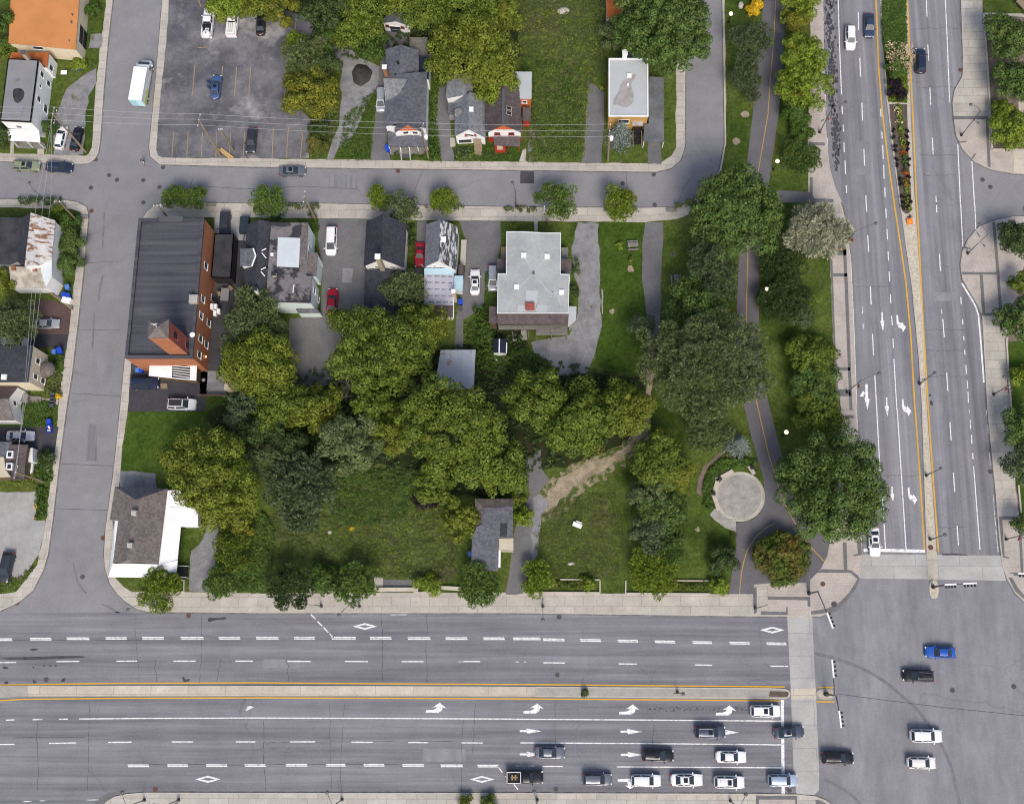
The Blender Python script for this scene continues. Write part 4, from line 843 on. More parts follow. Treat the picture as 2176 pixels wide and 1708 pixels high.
b.roof([z_(Z(4, "1840,985 1938,992 1932,1168 1836,1150"), 2.8)], 'roof_brown', .12, 'side_porch_roof'); b.walls(z_(Z(4, "1840,985 1938,992 1932,1168 1836,1150"), 2.7), 'wall_red', .12, name='side_porch_wall')
b.roof([[a("1478,1352", 3.0), a("1805,1352", 3.0), a("1805,1468", 2.5), a("1495,1455", 2.5)]], 'roof_brown', .13, 'porch_roof')
b.box(Z(4, "1500,1455 1630,1455 1630,1525 1505,1525"), 0, 1.0, 'wall_red', 'porch'); b.box(Z(4, "1525,1455 1595,1455 1595,1505 1528,1505"), 1.0, 1.06, 'wall_beige', 'porch_mat')
for x in (1500, 1660, 1790): p = b.L(G(*Z(4, f"{x},1450")[0], 2.4)); MB().bar((p.x, p.y, 0), (p.x, p.y, 2.4), .14).build('porch_post', M['wall_red'], b.root)
# --- G orange roof at the top edge
b = Bld('orange_roofed_shed', 'small white shed with a bright orange roof beside the big maple', 'shed', (1310, 10))
o = [P(2, 0, "785,-120")[0] + (3.6,), P(2, 0, "970,-120")[0] + (3.6,), P(2, 0, "905,128")[0] + (3.6,), P(2, 0, "790,158")[0] + (3.6,)]
b.roof([o], 'roof_rust_orange', .15); b.walls(o, 'wall_white', .1); b.win(*P(2, 0, "888,150")[0], .6, .8)
# --- H flat-roofed ochre house with carport
b = Bld('ochre_house', 'ochre brick house with a flat pale roof stained brown and a side carport', 'house', (1335, 180))
o = z_(P(2, 0, "806,486 1136,486 1139,970 805,970"), 5.2)
b.roof([z_(P(2, 0, "808,490 1134,490 1136,966 808,966"), 5.0)], 'roof_silver', .15); b.parapet(o, 'white', .22, .35); b.walls(o, 'wall_yellow', .08)
b.win(*P(2, 0, "932,1012")[0], 1.7, 1.1); b.stack(*P(2, 0, "943,437")[0], 3, 6.6, .8, 'wall_white', cap='white')
b.roof([z_(smooth(P(2, 0, "1040,618 1020,660 985,700 1015,770 1018,840 985,885 930,900 880,870 840,880 850,820 890,770 905,700 950,660 1000,625"), 2), 5.018)], 'roof_stain', .015, 'roof_stain')
b.skylight(*P(2, 0, "977,634")[0], 5.0, .8); b.skylight(*P(2, 0, "966,708")[0], 5.0, .35)
b.roof([z_(P(2, 0, "1142,640 1266,645 1268,1184 1096,1180 1106,1036 1140,1032"), 2.8)], 'grey_roof', .16, 'carport_roof')
for x, y in ((1100, 1178), (1264, 1180), (1262, 900), (1262, 655)): p = b.L(G(*P(2, 0, f"{x},{y}")[0], 2.6)); MB().bar((p.x, p.y, 0), (p.x, p.y, 2.6), .13).build('carport_post', M['white'], b.root)
b.roof([z_(P(2, 0, "1006,982 1092,984 1090,1048 1004,1046"), 3.0)], 'galv', .12, 'door_canopy')
st = MB()
for k in range(9): p = b.L(G(*P(2, 0, f"1045,{1100 + k * 14}")[0], 1.1 - k * .12)); st.box((p.x, p.y, (1.1 - k * .12) / 2), (1.25, .3, 1.1 - k * .12))
st.build('stairs', M['black'], b.root)
for x in (1010, 1080): p0, p1 = b.L(G(*P(2, 0, f"{x},1090")[0], 2.0)), b.L(G(*P(2, 0, f"{x},1215")[0], 1.0)); MB().bar(p0, p1, .08).bar(p1, (p1.x, p1.y, 0), .08).bar(p0, (p0.x, p0.y, 0), .08).build('handrail', M['wood'], b.root)
b.box(P(2, 0, "1008,1050 1088,1050 1088,1100 1008,1100"), 0, 1.15, 'black', 'landing')
b.box(P(2, 0, "958,445 1050,445 1048,488 955,488"), 0, 2.0, 'grey_metal', 'lean_to')
# --- I old fire hall
b = Bld('brick_hall', 'long orange brick hall with a dark ribbed roof and a leaning-looking hose tower', 'building', (355, 640))
b.root['label'] = 'long orange brick hall with a flat dark roof and a square brick tower'
o = z_(P(0, 1, "1155,110 1702,110 1606,1278 1040,1278"), 8.7)
b.roof([z_(P(0, 1, "1160,115 1696,115 1600,1270 1046,1270"), 8.2)], 'roof_ribbed', .2); b.parapet(o, 'roof_ribbed', .5, .5); b.walls(o, 'brick_orange', .03)
for x, y in ((1715, 510), (1690, 785), (1675, 922), (1772, 780), (1670, 1117), (1738, 985), (1660, 1250), (1718, 1165)): b.win(*P(0, 1, f"{x},{y}")[0], .95, 1.5)
b.skylight(*P(0, 1, "1622,795")[0], 8.6, 1.4, 'wall_block', 'roof_hatch', .8)
dp = b.L(G(*P(0, 1, "1606,1085")[0], 8.9)); MB().lathe(dp, [(.05, -.2), (.2, -.12), (.42, .1), (.45, .14)], 14).tube([dp + Vector((0, 0, -.4)), dp], .05).build('satellite_dish', M['white'], b.root)
b.box(P(0, 1, "1325,92 1525,96 1522,138 1328,136"), 7.9, 8.75, 'grey_metal', 'rooftop_unit')
ta = Z(7, "480,460 495,180 800,180 790,455"); tz = 18.4; b2ring = b.ring
tw = b.box(ta, 8.1, tz, 'brick_red', 'tower', inset=.12)
apx = Z(7, "618,290")[0]
b.roof([[ta[i] + (tz,), ta[(i + 1) % 4] + (tz,), apx + (tz + 1.3,)] for i in range(4)], 'roof_tan', .1, 'tower_roof', tw)
TW = offset([G(*p, tz).xy for p in ta], .12); b.ring = TW if area(TW) > 0 else TW[::-1]
b.win(*Z(7, "888,418")[0], 1.0, 1.9, frame='brick_red', parent=tw); b.win(*Z(7, "1072,570")[0], 1.0, 1.9, frame='brick_red', parent=tw)
sw = [b.L(Vector((*p, 0))) for p in b.ring]
k0 = min(range(4), key=lambda i: sw[i].y + sw[(i + 1) % 4].y); p0, p1 = sw[k0], sw[(k0 + 1) % 4]; d_ = (p1 - p0).normalized(); nn = Vector((d_.y, -d_.x, 0))
MB().box((p0 + p1) / 2 + nn * .01 + Vector((0, 0, (8.25 + tz) / 2 - .2)), ((p1 - p0).length - .02, .06, tz - 8.7), Matrix(((d_.x, nn.x, 0), (d_.y, nn.y, 0), (0, 0, 1)))).build('tower_cladding', M['brick_orange'], tw)
ap = b.L(G(*apx, tz + 1.3)); MB().tube([ap, ap + Vector((0, 0, 1.6))], .05).bar(ap + Vector((-.5, 0, 1.3)), ap + Vector((.5, .1, 1.3)), .05).bar(ap + Vector((-.3, 0, 1.0)), ap + Vector((.3, .1, 1.0)), .05).build('antenna', M['white'], tw)
b.ring = b2ring
cn = Z(7, "515,788 1212,868 1200,1088 498,1016")
b.roof([z_(cn, 3.6)], 'white_metal', .18, 'canopy')
for k in range(5):
    e = [b.L(G(*p, 3.66)) for p in Z(7, f"858,{868 + k * 35} 1105,{893 + k * 38}")]
    MB().bar(e[0] + Vector((0, 0, .1)), e[1] + Vector((0, 0, .1)), .12).build('slat', M['white_metal'], b.root)
b.roof([z_(Z(7, "848,850 1112,878 1105,1066 840,1040"), 3.615)], 'roof_dark', .012, 'slatted_opening')
b.walls(z_(Z(7, "590,840 1195,885 1185,1080 600,1020"), 3.4), 'wall_brown', .1, name='porch_wall')
for k, s in enumerate(("672,1125 770,1125 775,1205 675,1205",)): b.box(Z(7, s), 0, .4, 'wood', 'door_step')
for x, y, z, w_ in ((1765, 845, 3.2, .9), (1795, 845, 2.6, .8), (1790, 900, 2.4, .9), (1820, 885, 2.0, .8)):
    p = b.L(G(*P(0, 1, f"{x},{y}")[0], z)); MB().box((p.x, p.y, z - .4), (.5, w_, .8)).build('air_conditioner', M['white'], b.root)
lp = b.L(G(*P(0, 1, "1716,1266")[0], 2.9)); em = plain('lit_lamp', (.9, .6, .25)); em.node_tree.nodes['Principled BSDF'].inputs['Emission Color'].default_value = (1, .55, .18, 1); em.node_tree.nodes['Principled BSDF'].inputs['Emission Strength'].default_value = 4
MB().lathe(lp, [(.05, -.15), (.16, 0), (.05, .15)], 10).build('wall_lamp', em, b.root)
# garage beside the hall
b = Bld('black_garage', 'black flat-roofed garage standing between the brick hall and the patched-roof house', 'garage', (475, 540))
o = z_(P(0, 1, "1790,240 1950,242 1926,612 1760,606"), 3.4); b.roof([o], 'roof_black', .15); b.parapet(o, 'wall_dark', .15, .2); b.walls(o, 'wall_dark', .06)
# --- J patched flat roof house
b = Bld('patched_roof_house', 'pale green and white house with a patched flat roof joined to a dark gable', 'house', (595, 575))
a = lambda s, z: tuple(Z(5, s)[0]) + (z,)
o = z_(Z(5, "942,66 1466,76 1428,826 1516,832 1502,1208 935,1195 870,1090"), 6.6)
b.roof([o], 'roof_patch', .2); b.walls(o, 'wall_mint', .08); er_ = b.ring
b.roof([z_(Z(5, "1036,280 1352,290 1332,708 1020,692"), 6.66)], 'roof_white', .04, 'roof_sheet')
b.roof([z_(Z(5, "1370,130 1462,85 1430,820 1340,760 1362,300"), 6.64)], 'roof_tan', .03, 'roof_strip')
b.roof([[a("600,100", 5.2), a("765,30", 7.0), a("725,1010", 7.0), a("552,960", 5.2)], [a("765,30", 7.0), a("945,66", 6.0), a("880,1085", 6.0), a("725,1010", 7.0)]], 'roof_dark', .18, 'gable_roof')
b.walls([a("600,100", 5.2), a("765,30", 7.0), a("945,66", 6.0), a("880,1085", 6.0), a("725,1010", 7.0), a("552,960", 5.2)], 'wall_mint', .25, name='gable_wall')
b.roof([z_(Z(5, "500,440 680,436 722,540 665,692 500,680"), 7.1)], 'roof_grey', .14, 'dormer_roof'); b.box(Z(5, "520,450 660,450 690,540 650,676 520,672"), 4.8, 6.9, 'wall_white', 'dormer')
for e in ("685,436 722,540", "722,540 665,690"): q = [b.L(G(*p, 7.14)) for p in Z(5, e)]; MB().bar(*q, .22, .08).build('dormer_trim', M['white'], b.root)
for yy in (500, 768): b.roof([[a(f"805,{yy}", 7.0), a(f"860,{yy - 55}", 6.7), a(f"945,{yy - 55}", 6.3), a(f"945,{yy + 75}", 6.3), a(f"860,{yy + 75}", 6.7)]], 'roof_dark', .5, 'dormer_roof')
for e in ("805,470 870,438", "808,500 870,575", "795,740 862,705", "795,765 850,830"): q = [b.L(G(*p, 7.0)) for p in Z(5, e)]; MB().bar(*q, .16, .1).build('dormer_trim', M['white'], b.root)
b.skylight(*Z(5, "955,525")[0], 6.7, .5); b.stack(*Z(5, "975,795")[0], 6, 7.6, .6, 'wall_beige', cap='dark_metal'); b.stack(*Z(5, "712,1012")[0], 5, 8.2, .5, 'wall_white', cap='dark_metal')
p = [b.L(G(*q, 6.75)) for q in Z(5, "1262,950 1248,1070")]; MB().tube(p, .09).build('roof_pipe', M['white'], b.root)
b.roof([[a("1450,492", 5.6), a("1602,502", 5.0), a("1576,832", 5.0), a("1436,820", 5.6)]], 'roof_tan', .15, 'lean_to_roof'); b.walls([a("1450,492", 5.5), a("1602,502", 4.9), a("1576,832", 4.9), a("1436,820", 5.5)], 'wall_mint', .08, name='lean_to_wall')
b.ring = er_
for x, y in ((1484, 425), (1548, 1040), (1600, 1155)): b.win(*Z(5, f"{x},{y}")[0], .8, 1.1)
b.roof([[a("1290,1300", 3.2), a("1590,1300", 3.2), a("1630,1350", 2.8), a("1315,1352", 2.8)]], 'roof_grey', .13, 'rear_porch_roof'); b.walls(z_(Z(5, "1310,1310 1620,1310 1632,1350 1320,1352"), 2.75), 'wall_mint', .05, name='rear_porch_wall')
p = [b.L(G(*q, z)) for q, z in zip(Z(5, "1600,570 1672,690"), (4.2, .2))]; MB().bar(*p, .1).build('brace', M['white'], b.root)
# --- K dark gable
b = Bld('dark_roofed_house', 'house with a nearly black gable roof, white gable end and tan chimney', 'house', (815, 545))
a = lambda s, z: tuple(P(1, 1, s)[0]) + (z,)
b.roof([[a("922,138", 4.7), a("1060,76", 8.2), a("1045,452", 8.2), a("898,512", 4.7)], [a("1060,76", 8.2), a("1257,162", 4.7), a("1235,525", 4.7), a("1045,452", 8.2)]], 'roof_dark', .18)
b.walls([a("922,138", 4.7), a("1060,76", 8.2), a("1257,162", 4.7), a("1235,525", 4.7), a("1045,455", 8.2), a("898,512", 4.7)], 'wall_white', .22)
b.win(*P(1, 1, "1012,517")[0], .8, .6); b.win(*P(1, 1, "1142,519")[0], .8, .6)
b.roof([[a("912,548", 3.4), a("1060,540", 4.2), a("1060,930", 4.2), a("895,930", 3.4)], [a("1060,540", 4.2), a("1245,548", 3.4), a("1235,930", 3.4), a("1060,930", 4.2)]], 'roof_dark', .15, 'rear_roof'); b.walls([a("915,548", 3.4), a("1240,548", 3.4), a("1232,925", 3.4), a("898,925", 3.4)], 'wall_white', .2, name='rear_wall')
b.stack(*P(1, 1, "1014,432")[0], 0, 10.2, .75, 'brick_tan')
# --- L grey gable with underlay extension
b = Bld('grey_gabled_house', 'white house with a speckled grey gable roof and an extension under roofing underlay', 'house', (940, 550))
b.roof([[a("1420,162", 4.4), a("1538,124", 7.5), a("1523,465", 7.5), a("1405,518", 4.4)]], 'roof_lightgrey', .16); b.roof([[a("1538,124", 7.5), a("1690,182", 4.4), a("1670,546", 4.4), a("1523,465", 7.5)]], 'roof_speckled', .16, 'worn_roof')
b.walls([a("1420,162", 4.4), a("1538,124", 7.5), a("1690,182", 4.4), a("1670,546", 4.4), a("1523,465", 7.5), a("1405,518", 4.4)], 'wall_white', .2)
b.win(*P(1, 1, "1490,510")[0], .6, .4); b.skylight(*P(1, 1, "1564,290")[0], 7.1, .85, d=.95)
b.roof([[a("1404,528", 3.7), a("1650,532", 3.7), a("1645,838", 2.9), a("1398,834", 2.9)]], 'underlay', .15, 'extension_roof'); b.walls([a("1404,528", 3.7), a("1650,532", 3.7), a("1644,930", 2.7), a("1398,925", 2.7)], 'wall_white', .15, name='extension_wall')
b.roof([[a("1404,527", 3.73), a("1649,531", 3.73), a("1648,584", 3.6), a("1403,582", 3.6)]], 'pale_blue_sheet', .02, 'underlay_strip'); er = b.roof([[a("1398,834", 2.93), a("1645,838", 2.93), a("1644,935", 2.6), a("1396,930", 2.6)]], 'roof_brown', .13, 'extension_eaves')
b.roof([[a("1655,590", 3.0), a("1728,592", 2.6), a("1722,718", 2.6), a("1648,712", 3.0)]], 'pale_blue_sheet', .12, 'lean_to_roof'); b.walls(z_(P(1, 1, "1655,590 1728,592 1722,718 1648,712"), 2.4), 'wall_pale', .08, name='lean_to_wall')
p = [b.L(G(*q, z)) for q, z in zip(P(1, 1, "1649,720 1647,945"), (3.0, 2.6))]; MB().bar(*p, .14).build('gutter', M['white'], b.root)
b.stack(*P(1, 1, "1646,722")[0], 0, 5.4, .55, 'wall_beige'); b.box(P(1, 1, "1690,500 1732,500 1730,585 1686,583"), 0, 2.3, 'roof_brown', 'porch'); b.box(P(1, 1, "1712,292 1757,292 1745,500 1702,500"), 0, .5, 'wall_block', 'side_steps')
# lettering rows printed on the underlay
txt = MB(); tm = plain('printed_ink', (.12, .12, .16))
SEG = {'O': "0,0 0,1;0,1 .7,1;.7,1 .7,0;.7,0 0,0;.35,.5 .7,.5", 'X': "0,0 .7,1;0,1 .7,0", 'Y': "0,1 .35,.5;.7,1 .35,.5;.35,.5 .35,0", '-': "0,.5 .6,.5"}
rowy = (296, 488, 690, 888, 1080)
ou = b.L
def on_roof(x, y):
    t = (y - 60) / 1110.0; return b.L(G(*Z(12, f"{x},{y}")[0], 3.7 - .8 * t + .012))
for r, yy in enumerate(rowy):
    for k in range(4):
        x0 = 240 + k * 212 + (45 if r == 4 else 0) + r * 2; y0 = yy + k * 6
        for ci, ch in enumerate("OXYOYT"[:4] if False else ('O', 'X', 'X', 'Y')):
            if x0 + ci * 38 > 970: break
            for sg in SEG[ch].split(';'):
                q = nums(sg); A_, B_ = [on_roof(x0 + ci * 38 + u * 36, y0 + 16 - v * 34) for u, v in q]
                if (A_ - B_).length > .05: txt.bar(A_, B_, .075, .012)
txt.build('underlay_lettering', tm, b.root)
# --- M flat-roofed apartment house
b = Bld('apartment_house', 'wide house with a pale grey flat roof, four white skylights and a brown shingled skirt', 'apartment house', (1133, 600))
c1 = lambda s: P(1, 1, s); c2 = lambda s: P(2, 1, s)
o = c1("2088,222") + c2("100,222 265,232 408,232 405,576 480,578 472,905") + c1("2010,905 2016,574 2085,573")
b.roof([z_(o, 6.6)], 'roof_apartment', .2); b.walls(z_(o, 6.5), 'wall_pale', .15); b.parapet(z_(c1("2088,222") + c2("100,222 265,232 408,232 405,300 400,240 265,240 100,230"), 6.72) if False else z_(o, 6.7), 'wall_pale', .12, .2)
for x, y in ((98, 422), (292, 432), (38, 685), (413, 730)): b.skylight(*c2(f"{x},{y}")[0], 6.6, .85)
b.skylight(*c2("150,850")[0], 6.6, 1.5, 'brick_red', 'roof_hatch', .5, 1.2)
b.roof([z_(c2("118,715 215,718 205,850 115,850"), 6.615), z_(c2("200,835 290,840 288,895 205,892"), 6.615), z_(c2("50,835 120,838 118,892 48,890"), 6.615)], 'roof_silver', .012, 'roof_patch')
pp = b.L(G(*c2("180,572")[0], 6.6)); MB().tube([pp, pp + Vector((0, 0, .35))], .2, 12).build('roof_drain', M['grey_metal'], b.root)
tess_polys = [stripe(c2(s), .16, 6.612) for s in ("108,440 175,560", "280,450 190,560", "190,590 270,680 300,720 390,735", "165,585 110,640 45,690", "330,720 390,770 405,830")]
bm = bmesh.new()
for tp in tess_polys:
    for q in tp: bm.faces.new([bm.verts.new(b.L(v)) for v in q])
bmobj('roof_seam', bm, M['grey_roof'] if False else M['roof_silver'], b.root)
b.roof([[c1("2010,908")[0] + (6.4,), c2("472,908")[0] + (6.4,), c2("466,1003")[0] + (4.4,), c1("2014,998")[0] + (4.4,)]], 'roof_brown', .15, 'skirt_roof')
b.walls(z_([c1("2016,900")[0], c2("462,900")[0], c2("462,1000")[0], c1("2020,995")[0]], 4.3), 'wall_dark', .25, name='rear_wall')
b.roof([z_(c1("1945,846 2008,848 2008,990 1940,986"), 4.2)], 'roof_brown', .14, 'bay_roof'); b.walls(z_(c1("1945,846 2008,848 2008,990 1940,986"), 4.1), 'wall_brown', .15, name='bay_wall')
b.roof([z_(c1("2012,450 2085,452 2085,570 2008,568"), 3.6)], 'roof_brown', .14, 'porch_roof'); b.walls(z_(c1("2012,450 2085,452 2085,570 2008,568"), 3.5), 'wall_white', .12, name='porch_wall'); b.box(c1("2045,350 2085,352 2085,448 2040,446"), 0, 1.2, 'wood', 'deck')
b.roof([z_(c2("408,448 497,456 492,606 486,578 404,574"), 4.6)], 'roof_brown', .14, 'porch_roof'); b.walls(z_(c2("408,448 497,456 490,600 404,574"), 4.5), 'wall_white', .1, name='porch_wall')
b.box(c2("412,356 470,358 468,446 410,444"), 0, 2.2, 'grey_wood', 'deck'); b.roof([[c2("478,846")[0] + (4.4,), c2("538,848")[0] + (4.2,), c2("535,962")[0] + (4.2,), c2("465,1022")[0] + (4.4,)]], 'roof_silver', .14, 'stair_roof'); b.walls(z_(c2("478,850 535,850 532,958 470,1010"), 4.1), 'wall_grey', .12, name='stair_wall')
dk = b.box(Z(9, "1560,0 3070,0 3050,0 1560,0") if False else [c1("2020,1004")[0], c2("462,1006")[0], c2("462,1085")[0], c2("200,1085")[0], c2("200,1040")[0], c1("2025,1040")[0]], 2.6, 2.75, 'grey_wood', 'balcony')
for yy in (1010, 1030, 1052, 1080):
    e = [b.L(G(*q, 3.6)) for q in ([c1(f"2022,{yy}")[0], c2(f"462,{yy}")[0]] if yy < 1040 else c2(f"205,{yy} 462,{yy}"))]; MB().bar(*e, .09).build('balcony_rail', M['grey_wood'], b.root)
for x, y in ((5, 1060), (135, 1060), (200, 1083), (330, 1083), (460, 1083)): p = b.L(G(*c2(f"{x},{y}")[0], 3.6)); MB().bar((p.x, p.y, 0), (p.x, p.y, 3.62), .12).build('balcony_post', M['grey_wood'], b.root)
# --- N corrugated shed, O tiny shed, V beige shed
b = Bld('corrugated_shed', 'shed with a rust-spotted corrugated metal roof half under the trees', 'shed', (967, 783))
o = z_(P(1, 1, "1540,1210 1832,1208 1816,1528 1490,1524"), 2.7); b.roof([o], 'galv', .1); b.walls(o, 'wall_block', .15)
rb = MB()
for k in range(27):
    t = k / 26; e0 = G(*P(1, 1, f"{1545 + 284 * t},1211")[0], 2.72); e1 = G(*P(1, 1, f"{1496 + 317 * t},1525")[0], 2.72); rb.bar(b.L(e0), b.L(e1), .07, .06)
rb.build('roof_rib', M['galv'], b.root)
b = Bld('garden_shed', 'tiny shed with a dark blue roof and white ridge beside the hedge', 'shed', (1063, 738))
a = lambda s, z: tuple(P(1, 1, s)[0]) + (z,)
b.roof([[a("1982,1118", 2.2), a("2030,1116", 2.8), a("2028,1232", 2.8), a("1978,1235", 2.2)], [a("2030,1116", 2.8), a("2092,1118", 2.2), a("2088,1238", 2.2), a("2028,1232", 2.8)]], 'roof_blue', .1); b.walls([a("1982,1118", 2.2), a("2030,1116", 2.8), a("2092,1118", 2.2), a("2088,1238", 2.2), a("2028,1234", 2.8), a("1978,1235", 2.2)], 'wall_white', .08)
e = [b.L(G(*a("2030,1118", 2.84))), b.L(G(*a("2028,1232", 2.84)))]; MB().bar(*e, .18, .06).build('ridge_cap', M['white'], b.root); e = [b.L(G(*a("2091,1150", 2.24))), b.L(G(*a("2088,1236", 2.24)))]; MB().bar(*e, .16, .08).build('gutter', M['white'], b.root)
b = Bld('beige_shed', 'plain beige garden shed tucked behind yellowing trees near the brick hall', 'shed', (488, 810))
o = z_(Z(7, "1632,952 1860,930 1860,1200 1615,1228"), 2.5); b.roof([o], 'wall_beige', .1); b.walls(o, 'wall_cream', .1)
# --- P white house at the corner
b = Bld('corner_house', 'white corner house with a hipped brown roof and a wraparound white metal porch roof', 'house', (310, 1130))
a = lambda s, z: tuple(P(0, 2, s)[0]) + (z,)
b.roof([[a("958,642", 4.2), a("1396,658", 4.2), a("1132,750", 6.2)]], 'roof_grey', .18, 'hip_roof')
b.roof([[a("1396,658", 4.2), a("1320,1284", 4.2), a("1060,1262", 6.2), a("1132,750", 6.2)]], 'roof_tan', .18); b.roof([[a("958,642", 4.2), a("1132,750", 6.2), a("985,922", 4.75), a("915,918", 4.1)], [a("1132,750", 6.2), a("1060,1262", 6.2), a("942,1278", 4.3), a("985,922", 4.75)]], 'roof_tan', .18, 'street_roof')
b.walls([a("958,642", 4.2), a("1396,658", 4.2), a("1320,1284", 4.2), a("1060,1264", 6.1), a("942,1280", 4.3), a("925,930", 4.1)], 'wall_white', .22)
b.roof([[a("942,1282", 3.7), a("1322,1288", 3.7), a("1482,1255", 3.3), a("1466,1402", 2.7), a("902,1394", 2.7)]], 'white_metal', .14, 'porch_roof')
b.roof([[a("1398,672", 3.9), a("1412,672", 3.85), a("1408,812", 3.8), a("1405,950", 3.7), a("1508,975", 3.1), a("1480,1256", 3.1), a("1322,1286", 3.8)]], 'white_metal', .14, 'side_porch_roof')
b.roof([[a("958,922", 3.9), a("985,925", 4.2), a("942,1280", 4.1), a("905,1390", 2.8)]], 'white_metal', .12, 'street_porch_roof')
b.roof([[a("1414,670", 3.9), a("1500,672", 3.6), a("1556,812", 3.4), a("1408,810", 3.8)]], 'pale_blue_sheet' if False else 'white_metal', .14, 'rear_porch_roof'); o = [a("1406,813", 3.7), a("1650,815", 3.2), a("1652,974", 3.2), a("1512,976", 3.1), a("1404,950", 3.7)]; b.roof([o], 'white_metal', .14, 'annex_roof'); b.walls(z_([p[:2] for p in o], 3.0), 'wall_white', .15, name='annex_wall')
b.box(P(0, 2, "915,1290 1470,1290 1462,1400 905,1392"), 0, .5, 'grey_wood', 'porch_floor')
for x, y in ((915, 1385), (1050, 1390), (1190, 1390), (1330, 1392), (1455, 1392)): p = b.L(G(*P(0, 2, f"{x},{y}")[0], 2.6)); MB().bar((p.x, p.y, .4), (p.x, p.y, 2.62), .13).build('porch_post', M['white'], b.root)
b.skylight(*P(0, 2, "1130,864")[0], 6.1, .8, 'wall_block', 'chimney', .9); b.skylight(*P(0, 2, "1096,1132")[0], 6.1, .8, 'wall_block', 'chimney', .9)
b.box(P(0, 2, "1470,1300 1558,1300 1550,1402 1466,1398"), 0, .9, 'black', 'side_steps')
for e in ("1478,1300 1558,1302", "1468,1395 1552,1398"): q = [b.L(G(*p, 1.5)) for p in P(0, 2, e)]; MB().bar(*q, .09).bar(q[1], (q[1].x, q[1].y, 0), .09).build('handrail', M['white'], b.root)
q = [b.L(G(*p, 2.9)) for p in P(0, 2, "973,925 950,1240")]; MB().tube(q, .22, 10).build('rain_pipe', M['white'], b.root)
# --- Q lone grey house
b = Bld('lone_grey_house', 'small lone house with patched dark grey shingles among the trees by the alley', 'house', (1045, 1130))
a = lambda s, z: tuple(Z(13, s)[0]) + (z,)
ZR[13] = (995.5, 1033.6, .1147)
o = [a("275,385", 4.6), a("825,375", 4.6), a("822,945", 4.6), a("560,945", 4.6), a("552,1558", 4.2), a("42,1556", 4.2), a("68,930", 4.4), a("150,740", 4.5), a("272,690", 4.6)]
b.roof([o], 'roof_grey', .2); b.walls(z_([p[:2] for p in o], 4.1), 'wall_beige', .25)
b.roof([[a("115,225", 3.8), a("828,225", 3.8), a("828,372", 4.55), a("275,382", 4.55), a("268,690", 4.5), a("150,735", 4.0)]], 'roof_tan', .14, 'rear_roof'); b.walls(z_(Z(13, "125,235 820,235 815,600 150,600"), 3.7), 'wall_brown', .2, name='rear_wall')
b.roof([z_(Z(13, "588,675 720,675 718,925 582,930"), 4.62)], 'roof_dark', .02, 'shingle_patch')
o = z_(Z(13, "566,958 832,955 832,1180 562,1165"), 4.1); b.roof([o], 'wall_beige', .12, 'porch_roof'); b.walls(z_(Z(13, "566,958 832,955 828,1190 564,1180"), 4.0), 'wall_beige', .08, name='porch_wall')
q = [b.L(G(*p, 3.95)) for p in Z(13, "578,1175 572,1500")]; MB().bar(*q, .35, .25).build('eaves_board', M['white'], b.root)
# --- R rusty-roofed house
b = Bld('rusty_roofed_house', 'white house with a rust-streaked metal roof slope and an old metal lean-to', 'house', (70, 550))
a = lambda s, z: tuple(P(0, 1, s)[0]) + (z,)
b.roof([[a("256,66", 7.4), a("462,132", 5.2), a("430,446", 5.2), a("345,500", 5.6), a("205,512", 7.4)]], 'roof_rusty', .15); b.roof([[a("256,66", 7.4), a("205,512", 7.4), a("140,470", 6.0), a("182,112", 6.0)]], 'roof_dark', .15, 'dark_slope')
b.walls([a("256,66", 7.4), a("462,132", 5.2), a("430,446", 5.2), a("345,505", 5.4), a("205,514", 7.2), a("140,470", 6.0), a("182,112", 6.0)], 'wall_white', .12)
for x, y in ((404, 580), (461, 655)): b.win(*P(0, 1, f"{x},{y}")[0], .7, 1.1)
b.roof([z_(P(0, 1, "-300,96 182,108 142,472 80,500 -300,480"), 5.8)], 'roof_black', .2, 'flat_roof'); b.walls(z_(P(0, 1, "-300,96 182,108 142,472 80,500 -300,480"), 5.6), 'wall_grey', .15, name='flat_wall')
b.roof([[a("76,514", 4.6), a("342,522", 4.6), a("390,692", 3.4), a("92,696", 3.4)]], 'roof_oldmetal', .14, 'lean_to_roof'); b.walls([a("76,514", 4.5), a("342,522", 4.5), a("390,692", 3.3), a("92,696", 3.3)], 'wall_white', .12, name='lean_to_wall')
b.walls(z_(P(0, 1, "342,470 432,450 432,600 385,690 342,560"), 4.9), 'wall_white', .02, name='bay_wall'); b.roof([z_(P(0, 1, "342,470 432,450 432,600 385,690 342,560"), 4.9)], 'wall_pale', .1, 'bay_roof')
for s in ("112,528", "290,535"): p = b.L(G(*P(0, 1, s)[0], 4.7)); MB().box((p.x, p.y, 4.6), (.7, .7, .6)).build('chimney', M['brick_chimney'], b.root)
# --- S cream house
b = Bld('cream_house', 'cream stucco house with a plain dark roof and a shell-shaped door canopy', 'house', (50, 780))
o = z_(P(0, 1, "-300,1165 276,1174 236,1478 -300,1478"), 6.6); b.roof([o], 'roof_dark', .18); b.walls(o, 'wall_cream', .06)
for x, y in ((313, 1303), (294, 1432), (355, 1468)): b.win(*P(0, 1, f"{x},{y}")[0], .75, 1.2)
b.skylight(*P(0, 1, "37,1437")[0], 6.6, .9)
p = b.L(G(*P(0, 1, "395,1365")[0], 2.6)); MB().lathe((p.x - .2, p.y, 2.2), [(1.35, 0), (1.2, .5), (.75, .85), (.2, 1.0)], 18).build('door_canopy', M['roof_tan'], b.root)
